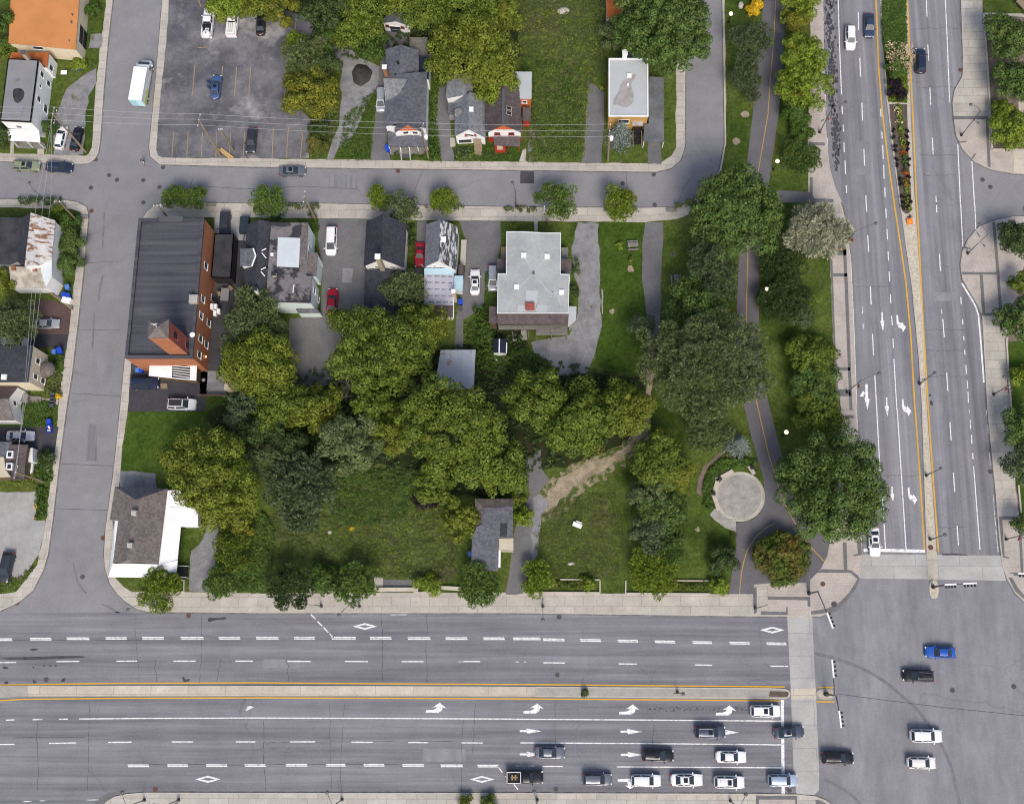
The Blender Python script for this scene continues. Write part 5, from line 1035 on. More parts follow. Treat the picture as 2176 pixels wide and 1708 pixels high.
# --- T brown-roofed cottage
b = Bld('brown_roofed_cottage', 'white cottage with a two-tone brown gable roof behind the corner garden', 'house', (25, 865))
a = lambda s, z: tuple(Z(6, s)[0]) + (z,)
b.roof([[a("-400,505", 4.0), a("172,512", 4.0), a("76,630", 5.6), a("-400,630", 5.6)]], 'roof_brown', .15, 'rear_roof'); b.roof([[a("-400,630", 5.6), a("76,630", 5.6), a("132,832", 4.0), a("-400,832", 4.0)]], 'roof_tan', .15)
b.walls([a("-400,505", 4.0), a("172,512", 4.0), a("78,630", 5.5), a("132,832", 4.0), a("-400,832", 4.0)], 'wall_white', .12); b.win(*Z(6, "138,670")[0], .7, 1.0)
b.box(Z(6, "190,575 265,580 262,665 192,650"), 0, 1.4, 'grey_wood', 'porch'); b.box(Z(6, "265,600 395,605 390,660 265,660"), 0, .5, 'grey_wood', 'deck')
# --- U mansard house
b = Bld('mansard_house', 'run-down house with a brown mansard front, two white-framed windows and pinkish flat roof', 'house', (30, 985))
b.roof([z_(Z(6, "-300,1040 115,1038 38,1182 -300,1180"), 5.6)], 'roof_grey', .15, 'slope_roof'); b.roof([z_(Z(6, "-300,1182 36,1182 52,1300 100,1372 -300,1385"), 5.8)], 'wall_beige', .2)
b.roof([[a("38,1182", 5.6), a("75,1065", 5.6), a("268,1065", 4.2), a("246,1195", 4.0), a("228,1395", 3.6), a("100,1392", 5.2), a("50,1300", 5.6)]], 'roof_brown', .2, 'mansard_roof'); b.walls([a("-300,1040", 5.3), a("115,1040", 5.3), a("262,1070", 4.0), a("240,1195", 3.9), a("226,1390", 3.5), a("-300,1385", 5.3)], 'wall_brown', .2)
for s in ("98,1160", "93,1275"):
    p = b.L(G(*Z(6, s)[0], 5.35)); fr = MB().box(p, (1.0, 1.15, .5)).build('window', M['white'], b.root); MB().box(p + Vector((.02, 0, .24)), (.6, .72, .08)).build('pane', M['glass'], fr)
b.box(Z(6, "248,1100 310,1095 312,1225 240,1230"), 0, 2.4, 'white', 'bay'); b.box(Z(6, "278,1130 390,1140 385,1200 285,1200"), 0, .7, 'dark_metal', 'porch'); b.box(Z(6, "272,1240 312,1245 308,1345 268,1345"), 0, 1.1, 'white', 'bay')
# ================================================================== VEGETATION
LM = {
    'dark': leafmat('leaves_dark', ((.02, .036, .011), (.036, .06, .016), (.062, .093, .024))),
    'mid': leafmat('leaves_mid', ((.046, .074, .009), (.084, .12, .015), (.145, .18, .024)), (.13, .145, .018), (.56, .7)),
    'golden': leafmat('leaves_golden', ((.056, .082, .009), (.1, .128, .014), (.165, .188, .022)), (.16, .16, .02), (.56, .72)),
    'yellow': leafmat('leaves_yellow', ((.07, .085, .009), (.125, .13, .014), (.19, .175, .018)), (.085, .11, .016), (.48, .62)),
    'olive': leafmat('leaves_olive', ((.056, .078, .028), (.09, .116, .043), (.138, .168, .066)), (.11, .125, .036), (.58, .72)),
    'grey': leafmat('leaves_greygreen', ((.038, .058, .026), (.062, .086, .038), (.1, .126, .058))),
    'silver': leafmat('leaves_silver', ((.14, .15, .1), (.27, .28, .18), (.44, .43, .29)), (.15, .17, .13), (.5, .65), .3),
    'blue': leafmat('leaves_blue', ((.1, .135, .122), (.18, .22, .2), (.28, .33, .3))),
    'street': leafmat('leaves_street', ((.034, .066, .014), (.06, .104, .022), (.1, .152, .033)), (.1, .125, .024), (.6, .72)),
    'young': leafmat('leaves_young', ((.045, .088, .016), (.082, .138, .026), (.13, .195, .04)), (.12, .15, .025), (.58, .7)),
    'bright': leafmat('leaves_bright', ((.065, .104, .009), (.115, .165, .014), (.185, .235, .024)), (.16, .17, .018), (.55, .7)),
    'lime': leafmat('leaves_lime', ((.07, .12, .011), (.13, .19, .018), (.2, .265, .028))),
    'lush': leafmat('leaves_lush', ((.028, .056, .009), (.046, .084, .013), (.075, .122, .02))),
    'purple': leafmat('leaves_purple', ((.008, .006, .008), (.016, .011, .014), (.03, .02, .025))),
    'autumn': leafmat('leaves_autumn', ((.06, .07, .011), (.11, .095, .018), (.19, .13, .04)), (.055, .1, .012), (.4, .56)),
    'weed': leafmat('weed_leaves', ((.045, .066, .014), (.075, .1, .024), (.125, .14, .045)), (.12, .11, .06), (.56, .7)),
    'flower': leafmat('pale_flowers', ((.3, .22, .12), (.5, .38, .22), (.62, .5, .34))),
    'gold': leafmat('yellow_flowers', ((.4, .25, .01), (.55, .36, .01), (.7, .45, .03))),
    'redleaf': leafmat('red_flowers', ((.16, .03, .01), (.35, .07, .015), (.45, .13, .03))),
    'dead': plain('dead_twigs', (.17, .15, .13), .9),
}
def leafmesh(name, Pn, Nn, size, aspect, rng, mat, parent, spiky=0.0):
    n = len(Pn)
    rnd = rng.normal(size=(n, 3)); nn = Nn + rnd * .3; nn[:, 2] += .12; nn /= np.linalg.norm(nn, axis=1)[:, None]
    t = rng.normal(size=(n, 3)) + Nn * spiky * 3; 
    if spiky > 0: nn = np.cross(t, rng.normal(size=(n, 3))); nn /= np.linalg.norm(nn, axis=1)[:, None] + 1e-9
    t -= nn * (t * nn).sum(1)[:, None]; t /= np.linalg.norm(t, axis=1)[:, None] + 1e-9
    bt = np.cross(nn, t); L = size * rng.uniform(.65, 1.35, n)[:, None]; Wd = L * aspect * rng.uniform(.8, 1.2, n)[:, None]
    V = np.empty((n, 4, 3)); V[:, 0] = Pn - t * L * .5; V[:, 1] = Pn + bt * Wd * .5 + t * L * .08; V[:, 2] = Pn + t * L * .5; V[:, 3] = Pn - bt * Wd * .5 + t * L * .08
    me = bpy.data.meshes.new(name); me.vertices.add(n * 4); me.vertices.foreach_set('co', V.astype(np.float32).ravel())
    me.loops.add(n * 4); me.loops.foreach_set('vertex_index', np.arange(n * 4, dtype=np.int32))
    me.polygons.add(n); me.polygons.foreach_set('loop_start', np.arange(0, n * 4, 4, dtype=np.int32))
    try: me.polygons.foreach_set('loop_total', np.full(n, 4, dtype=np.int32))
    except Exception: pass
    me.update(calc_edges=True); me.validate()
    return link(name, me, mat, parent)
def sph(rng, n, zmin=-1.0):
    z = rng.uniform(zmin, 1, n); a = rng.uniform(0, 2 * pi, n); q = np.sqrt(1 - z * z)
    return np.stack([q * np.cos(a), q * np.sin(a), z], 1)
def fib(rng, n, zmin=-.45):
    k = np.arange(n); z = zmin + (1 - zmin) * (k + .5) / n; a = k * 2.39996 + rng.uniform(0, 6); q = np.sqrt(1 - z * z)
    d = np.stack([q * np.cos(a), q * np.sin(a), z], 1) + rng.normal(size=(n, 3)) * .11; return d / np.linalg.norm(d, axis=1)[:, None]
def crown_points(rng, r, rv, nb, lr, leaf, aspect, dens, sx=1, sy=1, blobs=None, tight=1.0, jit=(.8, 1.16)):
    """boughs -> leaf clumps -> leaves; returns points and outward directions"""
    B = [(0, 0, rv * .3, r * .52)]
    if blobs is not None: B = [(bx, by, bz, br) for bx, by, bz, br in blobs]
    else:
        a0 = rng.uniform(0, 6)
        for k in range(nb):
            a = a0 + 2 * pi * (k + rng.uniform(-.3, .3)) / nb; br = r * rng.uniform(.28, .48); d = r * rng.uniform(.88, 1.12) - br
            B.append((d * cos(a) * sx, d * sin(a) * sy, rv * rng.uniform(-.5, .3), br))
    C, S = [], []
    for bx, by, bz, br in B:
        for cov, f0, f1, w_ in ((1.75 * tight, jit[0], jit[1], 1.0), (.9, .5, .66, .5)):
            m = max(7, int(cov * (br / lr) ** 2)); dd = fib(rng, m)
            C.append(np.array([bx, by, bz]) + dd * np.array([1, 1, min(1.1, rv / r)]) * (br - lr * .5) * rng.uniform(f0, f1, m)[:, None]); S.append(np.full(m, w_))
    C = np.concatenate(C); S = np.concatenate(S); keep = np.ones(len(C), bool)
    for bx, by, bz, br in B:
        q = C - np.array([bx, by, bz]); q[:, 2] *= r / max(rv, .1); keep &= np.linalg.norm(q, axis=1) > br * .42
    C = C[keep]; S = S[keep]; R_ = lr * rng.uniform(.55, 1.2, len(C))
    nl = np.maximum(6, (S * dens * 6.4 * R_ ** 2 / (.55 * leaf * leaf * aspect)).astype(int)); idx = np.repeat(np.arange(len(C)), nl)
    dd = sph(rng, len(idx), -.5); rad = R_[idx] * (.7 + .34 * rng.random(len(idx)))
    Pn = C[idx] + dd * rad[:, None] * np.array([1, 1, .85])
    cen = C[idx] / (np.linalg.norm(C[idx], axis=1)[:, None] + 1e-6)
    return Pn, dd * .95 + cen * .15
def trunk(parent, h, r0, rng, nlimb=5, spread=3.0, top=None, mat='bark', name='trunk'):
    mb = MB(); top = top or h
    pts = [Vector((0, 0, -.05)), Vector((rng.uniform(-.1, .1), rng.uniform(-.1, .1), h * .4)), Vector((rng.uniform(-.3, .3), rng.uniform(-.3, .3), h * .75)), Vector((0, 0, top))]
    mb.tube(pts, [r0 * 1.25, r0, r0 * .65, r0 * .2], 8)
    for k in range(nlimb):
        a = 2 * pi * k / nlimb + rng.uniform(-.4, .4); z = h * rng.uniform(.35, .62); e = Vector((cos(a) * spread, sin(a) * spread, z + spread * .55))
        mb.tube([Vector((0, 0, z)), Vector((cos(a) * spread * .5, sin(a) * spread * .5, z + spread * .2)), e], [r0 * .5, r0 * .33, r0 * .1], 6)
    return mb.build(name, M[mat], parent)
SEED = [100]
def tree(x, y, rpx, h, lm, label, cat='tree', name='leafy_tree', style='round', group=None, sx=1, sy=1, nb=None, leaf=None, dens=1.0, blobs=None, twig=None, lrf=None):
    SEED[0] += 1; rng = np.random.default_rng(SEED[0])
    low = h < 4.2; zc = h * (.55 if low else .62); rv = h * (.42 if low else .38)
    m = mpp(x, y, zc); r = rpx * m * (1.07 if rpx > 15 else 1.0); p = G(x, y, zc); base = Vector((p.x, p.y, .1))
    root = thing(name, label, cat, base, 0, group)
    lf = leaf or (.24 if r < 2.5 else .31 if r < 5 else .36); lr = (lrf or (.32 if r < 3 else .23)) * r; lr = min(max(lr, .42), 2.1 if lrf else 1.5, r * .42); asp = .72; sp = 0; jit = (.76, 1.15); tg = 1.0
    if style == 'willow': asp = .36; lf *= 1.2; sp = .25; jit = (.7, 1.2)
    if style == 'dome': jit = (.93, 1.05); tg = 2.0
    if style == 'spiky': asp = .2; lf *= 1.7; sp = .9; jit = (.7, 1.2)
    if style == 'feather': asp = .34; lf *= 1.3; sp = .8; jit = (.6, 1.28); tg = .8; lr *= .9
    bl = None
    if blobs: bl = [((bx - x) * m, -(by - y) * m, bz * rv, br * m * 1.06) for bx, by, bz, br in blobs]
    Pn, Nn = crown_points(rng, r, rv, nb or (5 if r < 3 else 7 if r < 6 else 9), lr, lf, asp, dens, sx, sy, bl, tg, jit)
    Pn = Pn + np.array([0, 0, zc - .1]); Pn[:, 2] = np.maximum(Pn[:, 2], .12)
    leafmesh('crown', Pn, Nn, lf, asp, rng, LM[lm] if isinstance(lm, str) else lm, root, sp)
    trunk(root, zc, max(.06, min(.42, r * .055)), random.Random(SEED[0]), 5 if r > 2 else 3, r * .55, zc + rv * .4)
    return root
def conifer(x, y, rpx, h, lm, label, name='blue_spruce', group=None, tiers=9):
    SEED[0] += 1; rng = np.random.default_rng(SEED[0]); rd = random.Random(SEED[0])
    zc = h * .35; m = mpp(x, y, zc); r = rpx * m; p = G(x, y, zc); root = thing(name, label, 'conifer', (p.x, p.y, .1), 0, group)
    Pn, Nn = [], []; mb = MB().tube([(0, 0, 0), (0, 0, h * .95)], [.16, .03], 7)
    for t in range(tiers):
        f = t / (tiers - 1); z = h * (.08 + .88 * f); rr = r * (1 - f) ** .8 + .15; nbr = int(11 - 6 * f)
        for k in range(nbr):
            a = 2 * pi * (k + .5 * (t % 2)) / nbr + rd.uniform(-.2, .2); L = rr * rd.uniform(.8, 1.1); n = int(26 * L) + 8
            u = rng.uniform(.1, 1, n); d = np.array([cos(a), sin(a), -.18]); w_ = rng.normal(size=(n, 3)) * np.array([1, 1, .5]) * (.16 + .1 * L * (1 - u[:, None] * .6)) 
            Pn.append(np.array([0, 0, z]) + d * (u * L)[:, None] + w_); Nn.append(np.tile(d + np.array([0, 0, .5]), (n, 1)) + w_)
            mb.tube([(0, 0, z), (cos(a) * L * .8, sin(a) * L * .8, z - .14 * L)], [.03, .012], 4)
    leafmesh('crown', np.concatenate(Pn), np.concatenate(Nn), .36, .3, rng, LM[lm], root, .7); mb.build('trunk', M['bark'], root); return root
def hedge(pts, wpx, h, lm, label, name='hedge', cat='hedge', group=None, leaf=.3, dens=1.0):
    """clipped or loose hedge along a picture polyline"""
    SEED[0] += 1; rng = np.random.default_rng(SEED[0]); Wp = [G(p[0], p[1], 0) for p in pts]; c = sum(Wp, Vector()) / len(Wp); m = mpp(*pts[0][:2]); wd = wpx * m / 2
    root = thing(name, label, cat, (c.x, c.y, .1), 0, group); Q = []; step = .38
    for a, b in zip(Wp[:-1], Wp[1:]):
        L = (b - a).length; d = (b - a) / max(L, 1e-6); nrm = Vector((-d.y, d.x, 0)); n = max(4, int(L * wd * 2 / (step * step) * 1.1))
        u = rng.uniform(0, L, n); v = rng.uniform(-wd, wd, n)
        for i in range(n):
            q = a + d * u[i] + nrm * v[i] - c; e = 1 - (abs(v[i]) / wd) ** 3; Q.append((q.x, q.y, h * (.45 + .5 * e) * rng.uniform(.65, 1.0)))
    C = np.array(Q); k = int(10 * dens); idx = np.repeat(np.arange(len(C)), k); dd = sph(rng, len(idx), -.3)
    Pn = C[idx] + dd * rng.uniform(.15, .42, len(idx))[:, None]; Pn[:, 2] = np.maximum(Pn[:, 2], .06)
    leafmesh('foliage', Pn, dd, leaf, .65, rng, LM[lm], root)
    st = MB()
    for i in range(0, len(C), max(1, len(C) // 14)): st.tube([(C[i][0], C[i][1], 0), (C[i][0], C[i][1], h * .6)], .025, 5)
    st.build('stems', M['bark'], root); return root
def inside(poly, X, Y):
    n = len(poly); r = np.zeros(len(X), bool); j = n - 1
    for i in range(n):
        xi, yi, xj, yj = poly[i].x, poly[i].y, poly[j].x, poly[j].y
        r ^= ((yi > Y) != (yj > Y)) & (X < (xj - xi) * (Y - yi) / (yj - yi + 1e-12) + xi); j = i
    return r
def cover(name, px, lm, n, h, leaf=.3, clump=.5, aspect=.5, per=12, z0=.16, k='stuff', rr=.45, spiky=.0):
    """loose ground cover scattered over a patch of ground (nobody could count it)"""
    SEED[0] += 1; rng = np.random.default_rng(SEED[0]); W_ = [G(p[0], p[1], 0) for p in px]
    X = rng.uniform(min(p.x for p in W_), max(p.x for p in W_), n); Y = rng.uniform(min(p.y for p in W_), max(p.y for p in W_), n); ok = inside(W_, X, Y); X, Y = X[ok], Y[ok]
    f = np.sin(X * .9 + np.sin(Y * .7) * 2) * np.sin(Y * .8 + np.sin(X * .5) * 2); ok = f > rng.uniform(-1.2, clump * 2 - .6, len(X)); X, Y, f = X[ok], Y[ok], f[ok]
    C = np.stack([X, Y, z0 + h * rng.uniform(.2, .8, len(X)) * (.7 + .3 * f)], 1); idx = np.repeat(np.arange(len(C)), per); dd = sph(rng, len(idx), -.1)
    Pn = C[idx] + dd * rng.uniform(.1, rr, len(idx))[:, None] * np.array([1, 1, .6]); Pn[:, 2] = np.maximum(Pn[:, 2], z0 + .02)
    o = leafmesh(name, Pn, dd + np.array([0, 0, .6]), leaf, aspect, rng, LM[lm], None, spiky); kind(o, k); return o

# ---- meadow, undergrowth, weeds
cover('meadow_growth', D("1100,-20 1290,-20 1285,150 1240,200 1238,335 1132,336 1128,160 1100,60"), 'weed', 5200, .5, .26, .35, .4, 8)
cover('meadow_growth', D("1110,120 1240,140 1236,335 1132,336"), 'lush', 2600, .5, .26, .3, .5, 8)
cover('meadow_growth', P(1, 2, "100,900 400,700 800,500 1300,500 1650,800 1700,1150 1600,1420 1000,1400 700,1300 300,1280 80,1330"), 'weed', 6000, .45, .24, .3, .35, 7)
cover('meadow_growth', P(1, 2, "600,650 900,480 1350,560 1450,760 1250,900 800,980 640,900"), 'lush', 2600, .6, .28, .35, .5, 9)
cover('meadow_growth', P(2, 2, "250,870 600,700 850,700 930,1000 880,1400 330,1400 200,1150"), 'weed', 3600, .3, .22, .35, .35, 6)
cover('undergrowth', P(1, 2, "-210,1010 70,860 150,1000 110,1490 0,1520 -210,1500"), 'lush', 2300, .8, .34, .2, .6, 11)
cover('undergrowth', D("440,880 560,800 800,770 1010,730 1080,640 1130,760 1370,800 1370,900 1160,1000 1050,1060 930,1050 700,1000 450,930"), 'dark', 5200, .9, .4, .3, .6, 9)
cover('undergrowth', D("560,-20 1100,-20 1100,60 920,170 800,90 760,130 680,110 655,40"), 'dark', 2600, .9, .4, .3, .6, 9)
cover('undergrowth', D("985,690 1050,670 1050,740 1140,745 1190,790 1080,800 1000,770"), 'lush', 1500, .8, .36, .1, .6, 10)
cover('grass_tufts', P(1, 0, "730,1000 1000,740 980,1000 950,1338 660,1330 700,1230"), 'lush', 900, .4, .28, .2, .4, 8)
cover('grass_tufts', P(1, 0, "600,900 710,880 680,1050 600,1230 560,1320 450,1320 470,1000"), 'weed', 700, .4, .28, .2, .4, 8)
cover('grass_tufts', P(1, 0, "1440,850 1560,600 1520,740 1500,1000 1540,1350 1430,1340 1440,1100"), 'lush', 700, .7, .32, .1, .6, 10)
cover('garden_growth', P(1, 0, "1650,1230 2120,1225 2120,1345 1660,1345"), 'lush', 500, .4, .26, .2, .5, 8)
cover('garden_growth', P(0, 1, "620,80 690,90 640,480 620,600 500,610 540,250 480,120"), 'lush', 900, .5, .3, .2, .6, 10)
cover('garden_growth', Z(6, "215,660 470,660 490,780 440,880 240,890"), 'lush', 600, .6, .3, .1, .6, 10); cover('garden_growth', Z(6, "470,215 610,215 600,370 470,370"), 'lush', 250, .5, .28, .2, .6, 9)
cover('garden_growth', Z(6, "455,400 590,395 580,610 440,600"), 'weed', 250, .5, .28, .2, .6, 9)
cover('garden_growth', P(0, 2, "265,370 430,380 440,580 400,620 330,640 270,560"), 'lush', 300, .6, .3, .1, .6, 10); cover('garden_growth', P(0, 2, "310,660 400,640 385,900 310,920"), 'lush', 260, .5, .3, .1, .6, 10)
cover('grass_tufts', P(0, 2, "-20,1430 190,1390 320,1220 330,1260 210,1440 0,1530"), 'weed', 420, .4, .28, .2, .4, 8)
cover('plaza_planting', P(2, 2, "1655,830 1595,800 1590,660 1640,510 1740,420 1900,410 2030,430 1980,475 1900,485 1800,490 1715,540 1662,680 1668,800"), 'lush', 1500, .7, .3, .0, .65, 11)
cover('median_planting', P(3, 0, "958,-20 1140,-20 1150,380 1100,420 970,400 950,200"), 'lush', 1500, .6, .26, .0, .6, 10, .2)
cover('median_planting', P(3, 0, "1000,640 1165,640 1158,855 1005,850"), 'bright', 420, .3, .2, .0, .5, 9, .2)
cover('roadside_weeds', P(2, 0, "100,1050 230,1050 210,1355 120,1355"), 'weed', 260, .3, .25, .3, .4, 7)
cover('leaf_litter', P(3, 0, "1810,140 2135,150 2135,1240 1880,1240"), 'autumn', 500, .05, .2, .3, .6, 4)

cover('meadow_growth', D("1110,20 1285,20 1240,335 1132,336"), 'bright', 900, .5, .26, .2, .5, 7)
cover('meadow_growth', P(1, 2, "600,650 900,480 1350,560 1450,760 1650,1000 1500,1400 800,1380 640,900"), 'bright', 1000, .4, .24, .15, .5, 6)
cover('meadow_growth', P(2, 2, "250,870 600,700 850,700 930,1000 880,1400 330,1400 200,1150"), 'bright', 800, .3, .22, .2, .4, 6)
# ---- trees: x, y, radius (picture), height, leaves, label
GT = 'trees in the central block'
tree(545, 672, 60, 9, 'olive', 'dull olive tree between the brick hall and the patched-roof house', group=GT, style='feather', sy=1.0)
tree(500, 700, 32, 7, 'grey', 'small grey-green tree at the back of the brick hall', group=GT)
tree(552, 778, 82, 11, 'golden', 'yellowing tree beside the beige shed behind the brick hall', group=GT, sy=.72)
tree(822, 738, 100, 13, 'mid', 'very broad bright green tree behind the dark-roofed house', group=GT, blobs=[(790, 700, .1, 48), (750, 690, -.1, 42), (735, 770, 0, 40), (800, 770, .35, 62), (850, 720, .2, 55), (880, 760, 0, 42), (770, 805, -.2, 32), (845, 800, -.2, 34), (712, 668, -.3, 22)])
tree(898, 690, 52, 10, 'golden', 'olive-gold tree behind the house with the underlay roof', group=GT, sy=.9)
tree(858, 612, 46, 9, 'olive', 'rounded grey-olive tree overhanging the dark rear roof', group=GT, style='feather')
tree(598, 862, 56, 10, 'mid', 'bushy tree south of the bare twiggy tree', group=GT)
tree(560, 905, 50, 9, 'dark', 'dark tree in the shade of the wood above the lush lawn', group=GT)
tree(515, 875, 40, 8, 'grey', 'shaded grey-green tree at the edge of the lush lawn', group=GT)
tree(680, 868, 54, 10, 'golden', 'gold-green tree just below the yard of the red car', group=GT)
tree(742, 945, 66, 11, 'olive', 'pale olive tree at the northern rim of the meadow', group=GT, sy=1.1)
tree(798, 868, 46, 10, 'mid', 'medium green tree in the middle of the wood', group=GT)
tree(832, 920, 44, 9, 'golden', 'slim gold-green tree west of the largest woodland crown', group=GT, sy=1.2)
tree(960, 905, 112, 15, 'mid', 'largest crown of the wood, yellow-green and lobed, above the lone grey house', group=GT, sy=.8, blobs=[(930, 860, .3, 58), (985, 880, .35, 55), (900, 920, .1, 50), (960, 935, .3, 55), (1020, 920, .1, 48), (1060, 970, -.1, 48), (1000, 980, 0, 46), (940, 985, -.1, 40), (1085, 1010, -.3, 34), (875, 880, -.1, 38)])
tree(1060, 1010, 40, 10, 'golden', 'yellow-tinged tree overhanging the rear roof of the lone grey house', group=GT)
tree(920, 1030, 42, 8, 'mid', 'lower tree on the western side of the lone house', group=GT)
tree(978, 1105, 40, 7, 'golden', 'gold-flecked tree against the lone grey house wall', group=GT, sy=1.2)
tree(1148, 850, 66, 12, 'mid', 'round green tree between the corrugated shed and the gravel yard', group=GT)
tree(1238, 885, 82, 13, 'mid', 'broad tree south of the gravel yard with a thin patch in its crown', group=GT)
tree(1320, 870, 62, 12, 'golden', 'rounded yellow-green tree next to the dirt trail', group=GT, sy=1.1)
tree(440, 1022, 104, 14, 'golden', 'large gold-green tree behind the white corner house', group=GT, blobs=[(400, 970, .1, 55), (470, 975, .2, 55), (440, 1030, .35, 62), (390, 1000, 0, 40), (500, 1030, .1, 52), (470, 1080, 0, 46), (448, 1078, -.1, 36), (515, 1075, -.2, 36), (360, 960, -.3, 26)])
tree(642, 1045, 76, 11, 'grey', 'broad blue-grey tree west of the meadow', group=GT, style='feather', leaf=.5)
tree(575, 975, 46, 10, 'olive', 'dim olive tree joined to the blue-grey one', group=GT, style='feather')
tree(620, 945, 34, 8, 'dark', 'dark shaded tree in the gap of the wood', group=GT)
tree(492, 1165, 38, 5, 'mid', 'shrubby tree along the gravel drive of the corner house', group=GT, sy=1.3, style='feather')
tree(515, 1120, 24, 4.5, 'yellow', 'thin yellow sapling on the lush bank', group=GT)
tree(470, 1238, 34, 5, 'young', 'young roadside tree at the mouth of the gravel drive', group=GT, style='feather')
tree(340, 1250, 46, 6.5, 'bright', 'bright street tree in front of the white corner house', group='street trees of the main road', style='feather')
tree(612, 1243, 46, 7, 'dark', 'dark street tree leaning over the pavement south of the meadow', group='street trees of the main road', style='feather', sy=1.05)
tree(752, 1242, 46, 7, 'young', 'street tree beside the concrete bench pad', group='street trees of the main road', style='feather')
tree(690, 1228, 34, 4, 'lush', 'shrubby tree with a yellow sprig between two street trees', group='street trees of the main road')
tree(1020, 1246, 46, 6.5, 'young', 'street tree just south of the lone grey house', group='street trees of the main road', style='feather')
tree(1112, 1098, 22, 3.5, 'bright', 'light green shrub on the alley side of the lone house', 'shrub', 'shrub')
tree(1096, 1062, 20, 3, 'mid', 'small shrub over the blue bin by the lone house', 'shrub', 'shrub')
tree(1142, 1228, 36, 4.5, 'lime', 'fresh green bush at the foot of the alley', 'shrub', 'shrub', style='feather')
tree(1250, 1238, 17, 2.4, 'bright', 'small yellow-green bush at the end of a planter bed', 'shrub', 'shrub')
tree(908, 1243, 26, 2.6, 'bright', 'low yellow-green bush in the square planter by the bench pad', 'shrub', 'shrub')
tree(905, 1060, 26, 2, 'purple', 'dark purple-brown bush in the meadow', 'shrub', 'shrub')
# park
GP = 'trees in the park'
tree(1400, 985, 58, 10, 'mid', 'top tree of the park row, with large pale clumps', group=GP, lrf=.26)
tree(1445, 1010, 36, 9, 'golden', 'yellow-tipped tree on the plaza side of the park row', group=GP)
tree(1385, 1045, 48, 9, 'olive', 'second tree down the park row, dull green', group=GP)
tree(1410, 1085, 52, 9, 'street', 'middle tree of the park row, deep green', group=GP)
tree(1388, 1132, 44, 7, 'grey', 'grey-green tree low in the park row', group=GP)
tree(1425, 1155, 38, 7, 'street', 'feathery green tree in the lower park row', group=GP, style='feather')
tree(1390, 1218, 50, 6, 'bright', 'yellow-green tree at the foot of the park row by the pavement', group=GP, style='feather', sx=1.05)
tree(1490, 760, 135, 17, 'olive', 'huge dull-olive willow covering the park path', 'willow', 'willow', 'feather', GP, blobs=[(1432, 735, .1, 46), (1388, 778, -.2, 38), (1470, 792, .4, 50), (1535, 748, .3, 50), (1592, 762, -.2, 40), (1425, 832, 0, 40), (1500, 862, 0, 44), (1562, 832, .1, 44), (1612, 805, -.4, 32), (1484, 712, .15, 42), (1388, 712, -.4, 28), (1605, 702, -.4, 32), (1548, 695, -.1, 34), (1520, 800, .25, 36), (1455, 765, -.3, 60), (1550, 790, -.4, 60)], leaf=.34, lrf=.15)
tree(1478, 645, 62, 11, 'street', 'green tree with a yellow sprig north of the willow', group=GP, sx=1.15)
tree(1515, 560, 58, 12, 'grey', 'tall grey-green tree beside the park bench', group=GP, sy=1.5, style='feather')
tree(1556, 445, 95, 15, 'street', 'big dark poplar overhanging the bend of the street', group=GP, blobs=[(1520, 420, .2, 45), (1570, 395, .1, 45), (1600, 440, .2, 48), (1550, 460, .35, 50), (1505, 470, 0, 40), (1545, 510, 0, 46), (1600, 500, 0, 46), (1632, 470, -.2, 36), (1490, 435, -.2, 30), (1640, 420, -.3, 28)], lrf=.17)
tree(1365, 690, 28, 7, 'grey', 'sparse grey sapling with bare twigs at the edge of the gravel path', group=GP, dens=.55)
tree(1738, 488, 66, 9, 'silver', 'silvery white-leaved tree beside the avenue', name='silver_tree', style='spiky', sy=1.02, leaf=.42, dens=1.15)
tree(1665, 555, 54, 6, 'dark', 'dark evergreen shrub mass behind the silver tree', 'shrub', 'evergreen_shrub', 'feather', sy=1.5)
tree(1662, 640, 52, 5.5, 'dark', 'spreading dark juniper on the bank south of the silver tree', 'shrub', 'evergreen_shrub', 'willow', sx=1.1)
tree(1700, 668, 28, 4, 'grey', 'rounded grey-green shrub below the juniper', 'shrub', 'shrub')
tree(1722, 635, 13, 1.6, 'lime', 'single lime-coloured seedling on the grass bank', 'shrub', 'shrub', 'willow')
tree(1722, 758, 54, 5, 'mid', 'topmost clipped bush of the bank hedge', 'shrub', 'bush', group='bushes along the bank')
tree(1730, 818, 54, 5, 'street', 'middle bush of the bank hedge', 'shrub', 'bush', group='bushes along the bank')
tree(1742, 880, 52, 5.5, 'mid', 'lowest bush of the bank hedge, touching the big round tree', 'shrub', 'bush', group='bushes along the bank')
tree(1768, 1042, 118, 13, 'street', 'big round deep green tree at the corner by the avenue', group=GP, blobs=[(1740, 990, .1, 62), (1800, 985, .1, 62), (1770, 1050, .4, 80), (1705, 1050, 0, 52), (1832, 1040, 0, 54), (1730, 1105, 0, 52), (1795, 1105, 0, 50), (1845, 1085, -.3, 34), (1690, 1000, -.3, 36), (1830, 975, -.3, 30)], lrf=.17)
tree(1505, 915, 48, 9, 'olive', 'rounded brownish-olive tree under the willow', group=GP, style='feather')
conifer(1567, 947, 29, 6, 'blue', 'pale blue spruce beside the round plaza')
tree(1662, 1186, 57, 4.5, 'autumn', 'large dome-shaped bush turning red inside the fork of the path', 'shrub', 'round_bush', 'dome', lrf=.14, leaf=.3, dens=1.1, nb=11)
tree(1538, 1192, 33, 4.5, 'dark', 'dark round shrub by the lower park path', 'shrub', 'shrub')
tree(1529, 1245, 20, 2.6, 'lime', 'yellow-green bush at the pavement end of the long planter', 'shrub', 'shrub')
